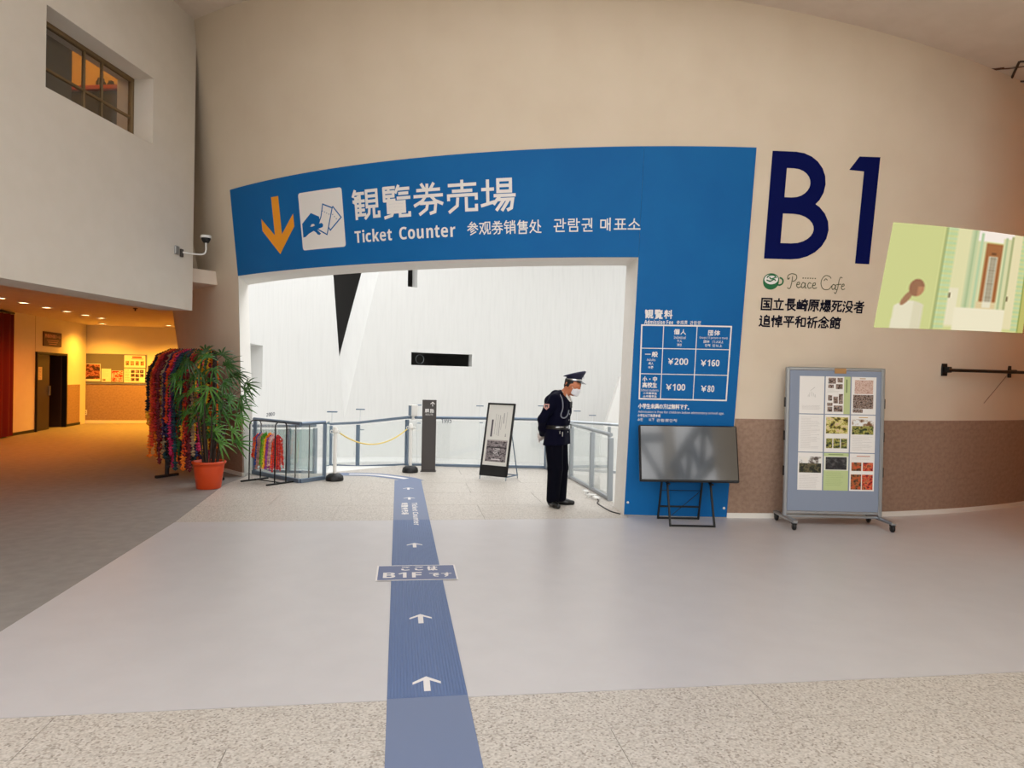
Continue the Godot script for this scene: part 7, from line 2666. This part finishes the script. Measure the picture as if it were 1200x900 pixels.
# ------------------------------------------------------------------ potted lady palm
func build_palm():
	var t := thing("potted_palm", "lady palm with fan leaves in an orange terracotta coloured pot", "potted plant", Vector3(-4.17, 0, -9.79))
	var st := begin()
	lathe(st, Vector3.ZERO, [Vector2(0, 0.0), Vector2(0.150, 0.0), Vector2(0.160, 0.01), Vector2(0.198, 0.30), Vector2(0.203, 0.335), Vector2(0.222, 0.345), Vector2(0.224, 0.372), Vector2(0.214, 0.38), Vector2(0.200, 0.372), Vector2(0.192, 0.30)], 32)
	var pot := mat("pot_orange", Color(0.77, 0.25, 0.055), 0.45)
	put("pot", st, pot, t)
	st = begin()
	lathe(st, Vector3.ZERO, [Vector2(0.196, 0.315), Vector2(0.10, 0.33), Vector2(0, 0.335)], 24)
	put("soil", st, mat("soil_brown", Color(0.10, 0.07, 0.05), 0.95), t)
	var cane := mat("cane_brown", Color(0.19, 0.13, 0.08), 0.8)
	var greens := []
	for c in [Color(0.13, 0.30, 0.07), Color(0.18, 0.38, 0.09), Color(0.10, 0.24, 0.07), Color(0.27, 0.45, 0.13)]:
		var m := mat("leaf_green_%d" % greens.size(), c, 0.42)
		m.backlight_enabled = true
		m.backlight = Color(0.20, 0.32, 0.06)
		greens.append(m)
	var g := RandomNumberGenerator.new()
	g.seed = 41
	var canes := []
	for k in 15:
		var an := TAU * k / 15.0 + g.randf() * 0.3
		var r0 := g.randf_range(0.03, 0.14)
		var hgt := g.randf_range(0.65, 1.55)
		var p0 := Vector3(r0 * cos(an), 0.31, r0 * sin(an))
		var p1 := Vector3(r0 * cos(an) * 1.8 + 0.08 * cos(an), 0.31 + hgt, r0 * sin(an) * 1.8 + 0.05 * sin(an))
		st = begin()
		tube(st, smooth_path([p0, p0.lerp(p1, 0.5) + Vector3(g.randf_range(-0.03, 0.03), 0, g.randf_range(-0.03, 0.03)), p1], 4), [0.011, 0.011, 0.010, 0.010, 0.010, 0.009, 0.009, 0.008, 0.008], 6)
		put("cane", st, cane, t)
		canes.append([p0, p1])
	# leaves: x, height, depth towards the hall, size
	var spots := []
	for q in [[-0.12, 1.88], [0.02, 1.80], [0.06, 1.66], [0.30, 1.70], [0.36, 1.58], [0.48, 1.44], [0.42, 1.36], [0.24, 1.46], [-0.10, 1.62], [-0.30, 1.62], [-0.22, 1.50], [-0.36, 1.44], [0.10, 1.40], [-0.14, 1.34], [-0.32, 1.24], [0.0, 1.22], [-0.02, 1.10], [0.16, 1.16], [0.30, 1.24], [0.40, 1.12], [0.22, 1.02], [0.36, 0.98], [0.08, 0.94], [-0.16, 1.06], [-0.34, 1.02], [-0.08, 0.86], [0.14, 0.80], [0.32, 0.80], [0.20, 0.64], [0.34, 0.62], [0.02, 0.70], [-0.20, 1.76], [0.16, 1.84], [0.24, 1.56], [-0.42, 1.54], [0.12, 1.28], [-0.24, 0.90], [0.44, 1.26], [-0.05, 1.48], [0.18, 1.70]]:
		spots.append([Vector3(q[0], q[1], g.randf_range(-0.16, 0.26)), g.randf_range(0.17, 0.25)])
	for sp in spots:
		var c: Vector3 = sp[0]
		var size: float = sp[1]
		# stalk from the nearest cane
		var best := 1e9
		var from := Vector3.ZERO
		for cn in canes:
			var y: float = clampf((c.y - 0.22 - cn[0].y) / (cn[1].y - cn[0].y), 0.15, 1.0)
			var p: Vector3 = cn[0].lerp(cn[1], y)
			if p.distance_to(c) < best:
				best = p.distance_to(c)
				from = p
		st = begin()
		tube(st, smooth_path([from, from.lerp(c, 0.5) + Vector3(0, 0.05, 0), c], 4), 0.004, 5)
		var out_ := Vector3(c.x, 0.10 + 0.4 * (g.randf() - 0.3), c.z + 0.12).normalized()
		var face := (Vector3(g.randf_range(-0.4, 0.4), g.randf_range(0.15, 0.9), 1.0)).normalized()
		var up := (out_ + Vector3(0, 0.25, 0) - face * out_.dot(face)).normalized()
		var right := up.cross(face).normalized()
		up = face.cross(right).normalized()
		var lf := put("leaf_stalk", st, cane, t)
		st = begin()
		var nl := g.randi_range(7, 10)
		for i in nl:
			var an := lerpf(-1.75, 1.75, i / float(nl - 1)) + g.randf_range(-0.08, 0.08)
			var dv := up * cos(an) + right * sin(an)
			var sv := right * cos(an) - up * sin(an)
			var L := size * (1.0 - 0.16 * absf(an) / 1.75) * g.randf_range(0.88, 1.08)
			var wd := 0.0125
			var prev := []
			for s in 5:
				var u := s / 4.0
				var p := c + dv * L * u + face * (0.05 * u - 0.14 * u * u) * (L / 0.2) + Vector3(0, -0.05 * u * u, 0)
				var ww: float = wd * [0.35, 0.95, 1.0, 0.8, 0.12][s]
				var row := [p - sv * ww + face * ww * 0.35, p, p + sv * ww + face * ww * 0.35]
				if s > 0:
					quad(st, prev[0], row[0], row[1], prev[1])
					quad(st, prev[1], row[1], row[2], prev[2])
				prev = row
		put("leaf", st, greens[g.randi() % 4], t)

# ------------------------------------------------------------------ small fittings
func build_small_things():
	# dome camera on the end of the left wall
	var dir := Vector3(-0.1044, 0, 0.9945)
	var lt := Transform3D(Basis(dir, Vector3.UP, dir.cross(Vector3.UP)), LW)
	var cam := thing("security_camera", "small dark dome camera on a white bent arm at the end of the left wall", "security camera")
	cam.transform = lt
	var st := begin()
	box(st, Vector3(0.42, 3.27, -0.012), Vector3(0.10, 0.12, 0.024), 0.01)
	put("junction_box", st, M.steel, cam)
	st = begin()
	box(st, Vector3(0.31, 3.25, -0.015), Vector3(0.06, 0.11, 0.03), 0.006)
	put("mount_plate", st, M.pillar_brown, cam)
	st = begin()
	tube(st, smooth_path([Vector3(0.31, 3.26, -0.03), Vector3(0.20, 3.26, -0.10), Vector3(0.09, 3.27, -0.19), Vector3(0.05, 3.32, -0.22), Vector3(0.05, 3.44, -0.22)], 4), 0.012, 8)
	put("arm", st, M.white_plastic, cam)
	st = begin()
	lathe(st, Vector3(0.05, 3.44, -0.22), [Vector2(0, 0), Vector2(0.04, 0.005), Vector2(0.062, 0.05), Vector2(0.062, 0.07)], 18)
	put("dome", st, M.black_plastic, cam)
	st = begin()
	lathe(st, Vector3(0.05, 3.44, -0.22), [Vector2(0.07, 0.065), Vector2(0.078, 0.075), Vector2(0.07, 0.105), Vector2(0, 0.115)], 18)
	put("cap", st, M.white_plastic, cam)
	# black pipe rail on the drum
	var p := thing("pipe_rail", "black horizontal pipe on brackets on the wall under the projected picture", "rail")
	st = begin()
	var pts := []
	for k in 18:
		pts.append(on_drum(17.75 + k * 1.0, 1.81, 0.09))
	tube(st, pts, 0.021, 10)
	put("pipe", st, M.black_metal, p)
	for az in [17.95, 24.95, 32.0]:
		st = begin()
		var o := on_drum(az, 1.815, 0.0)
		var nrm := (on_drum(az, 1.815, 1.0) - o).normalized()
		var tg := Vector3(cos(deg_to_rad(az)), 0, -sin(deg_to_rad(az)))
		var bs := Basis(tg, nrm.cross(tg).normalized() * -1.0, nrm)
		var big := 1.0 if az < 20.0 else 0.7
		box(st, o + nrm * 0.008, Vector3(0.09 * big, 0.15, 0.016), 0.004, bs)
		box(st, o + nrm * 0.05, Vector3(0.05 * big, 0.07 * big, 0.09), 0.006, bs)
		put("bracket", st, M.black_metal, p)
	var wr := []
	for k in 6:
		wr.append(on_drum(24.7 - 0.42 * k, 1.76 - 0.07 * k, 0.006))
	st = begin()
	tube(st, wr, 0.004, 5)
	put("loose_wire", st, M.wainscot, p)
	# cable with plug lying by the right jamb
	var cb := thing("power_cable", "tangled white cable and adapters lying along the foot of the side railing", "cable", Vector3(1.16, 0, -9.6))
	st = begin()
	tube(st, smooth_path([Vector3(0.17, 0.008, 1.12), Vector3(0.08, 0.008, 0.98), Vector3(0.02, 0.008, 0.7), Vector3(-0.02, 0.008, 0.42), Vector3(0.02, 0.012, 0.2), Vector3(-0.04, 0.02, 0.0), Vector3(0.02, 0.010, -0.2), Vector3(-0.08, 0.010, -0.4), Vector3(-0.05, 0.008, -0.62)], 6), 0.008, 6)
	put("lead", st, M.pillar_brown, cb)
	for q in [[Vector3(0.0, 0.02, 0.1), 0.3], [Vector3(-0.04, 0.02, -0.1), 0.9], [Vector3(-0.08, 0.02, -0.42), 0.1]]:
		st = begin()
		box(st, q[0], Vector3(0.07, 0.04, 0.13), 0.008, Basis(Vector3.UP, q[1]))
		put("adapter", st, M.white_plastic, cb)
	st = begin()
	tube(st, smooth_path([Vector3(0.0, 0.02, 0.12), Vector3(-0.10, 0.006, 0.0), Vector3(-0.02, 0.006, -0.2), Vector3(-0.12, 0.006, -0.3), Vector3(-0.06, 0.012, -0.44)], 6), 0.007, 6)
	put("white_lead", st, M.white_plastic, cb)
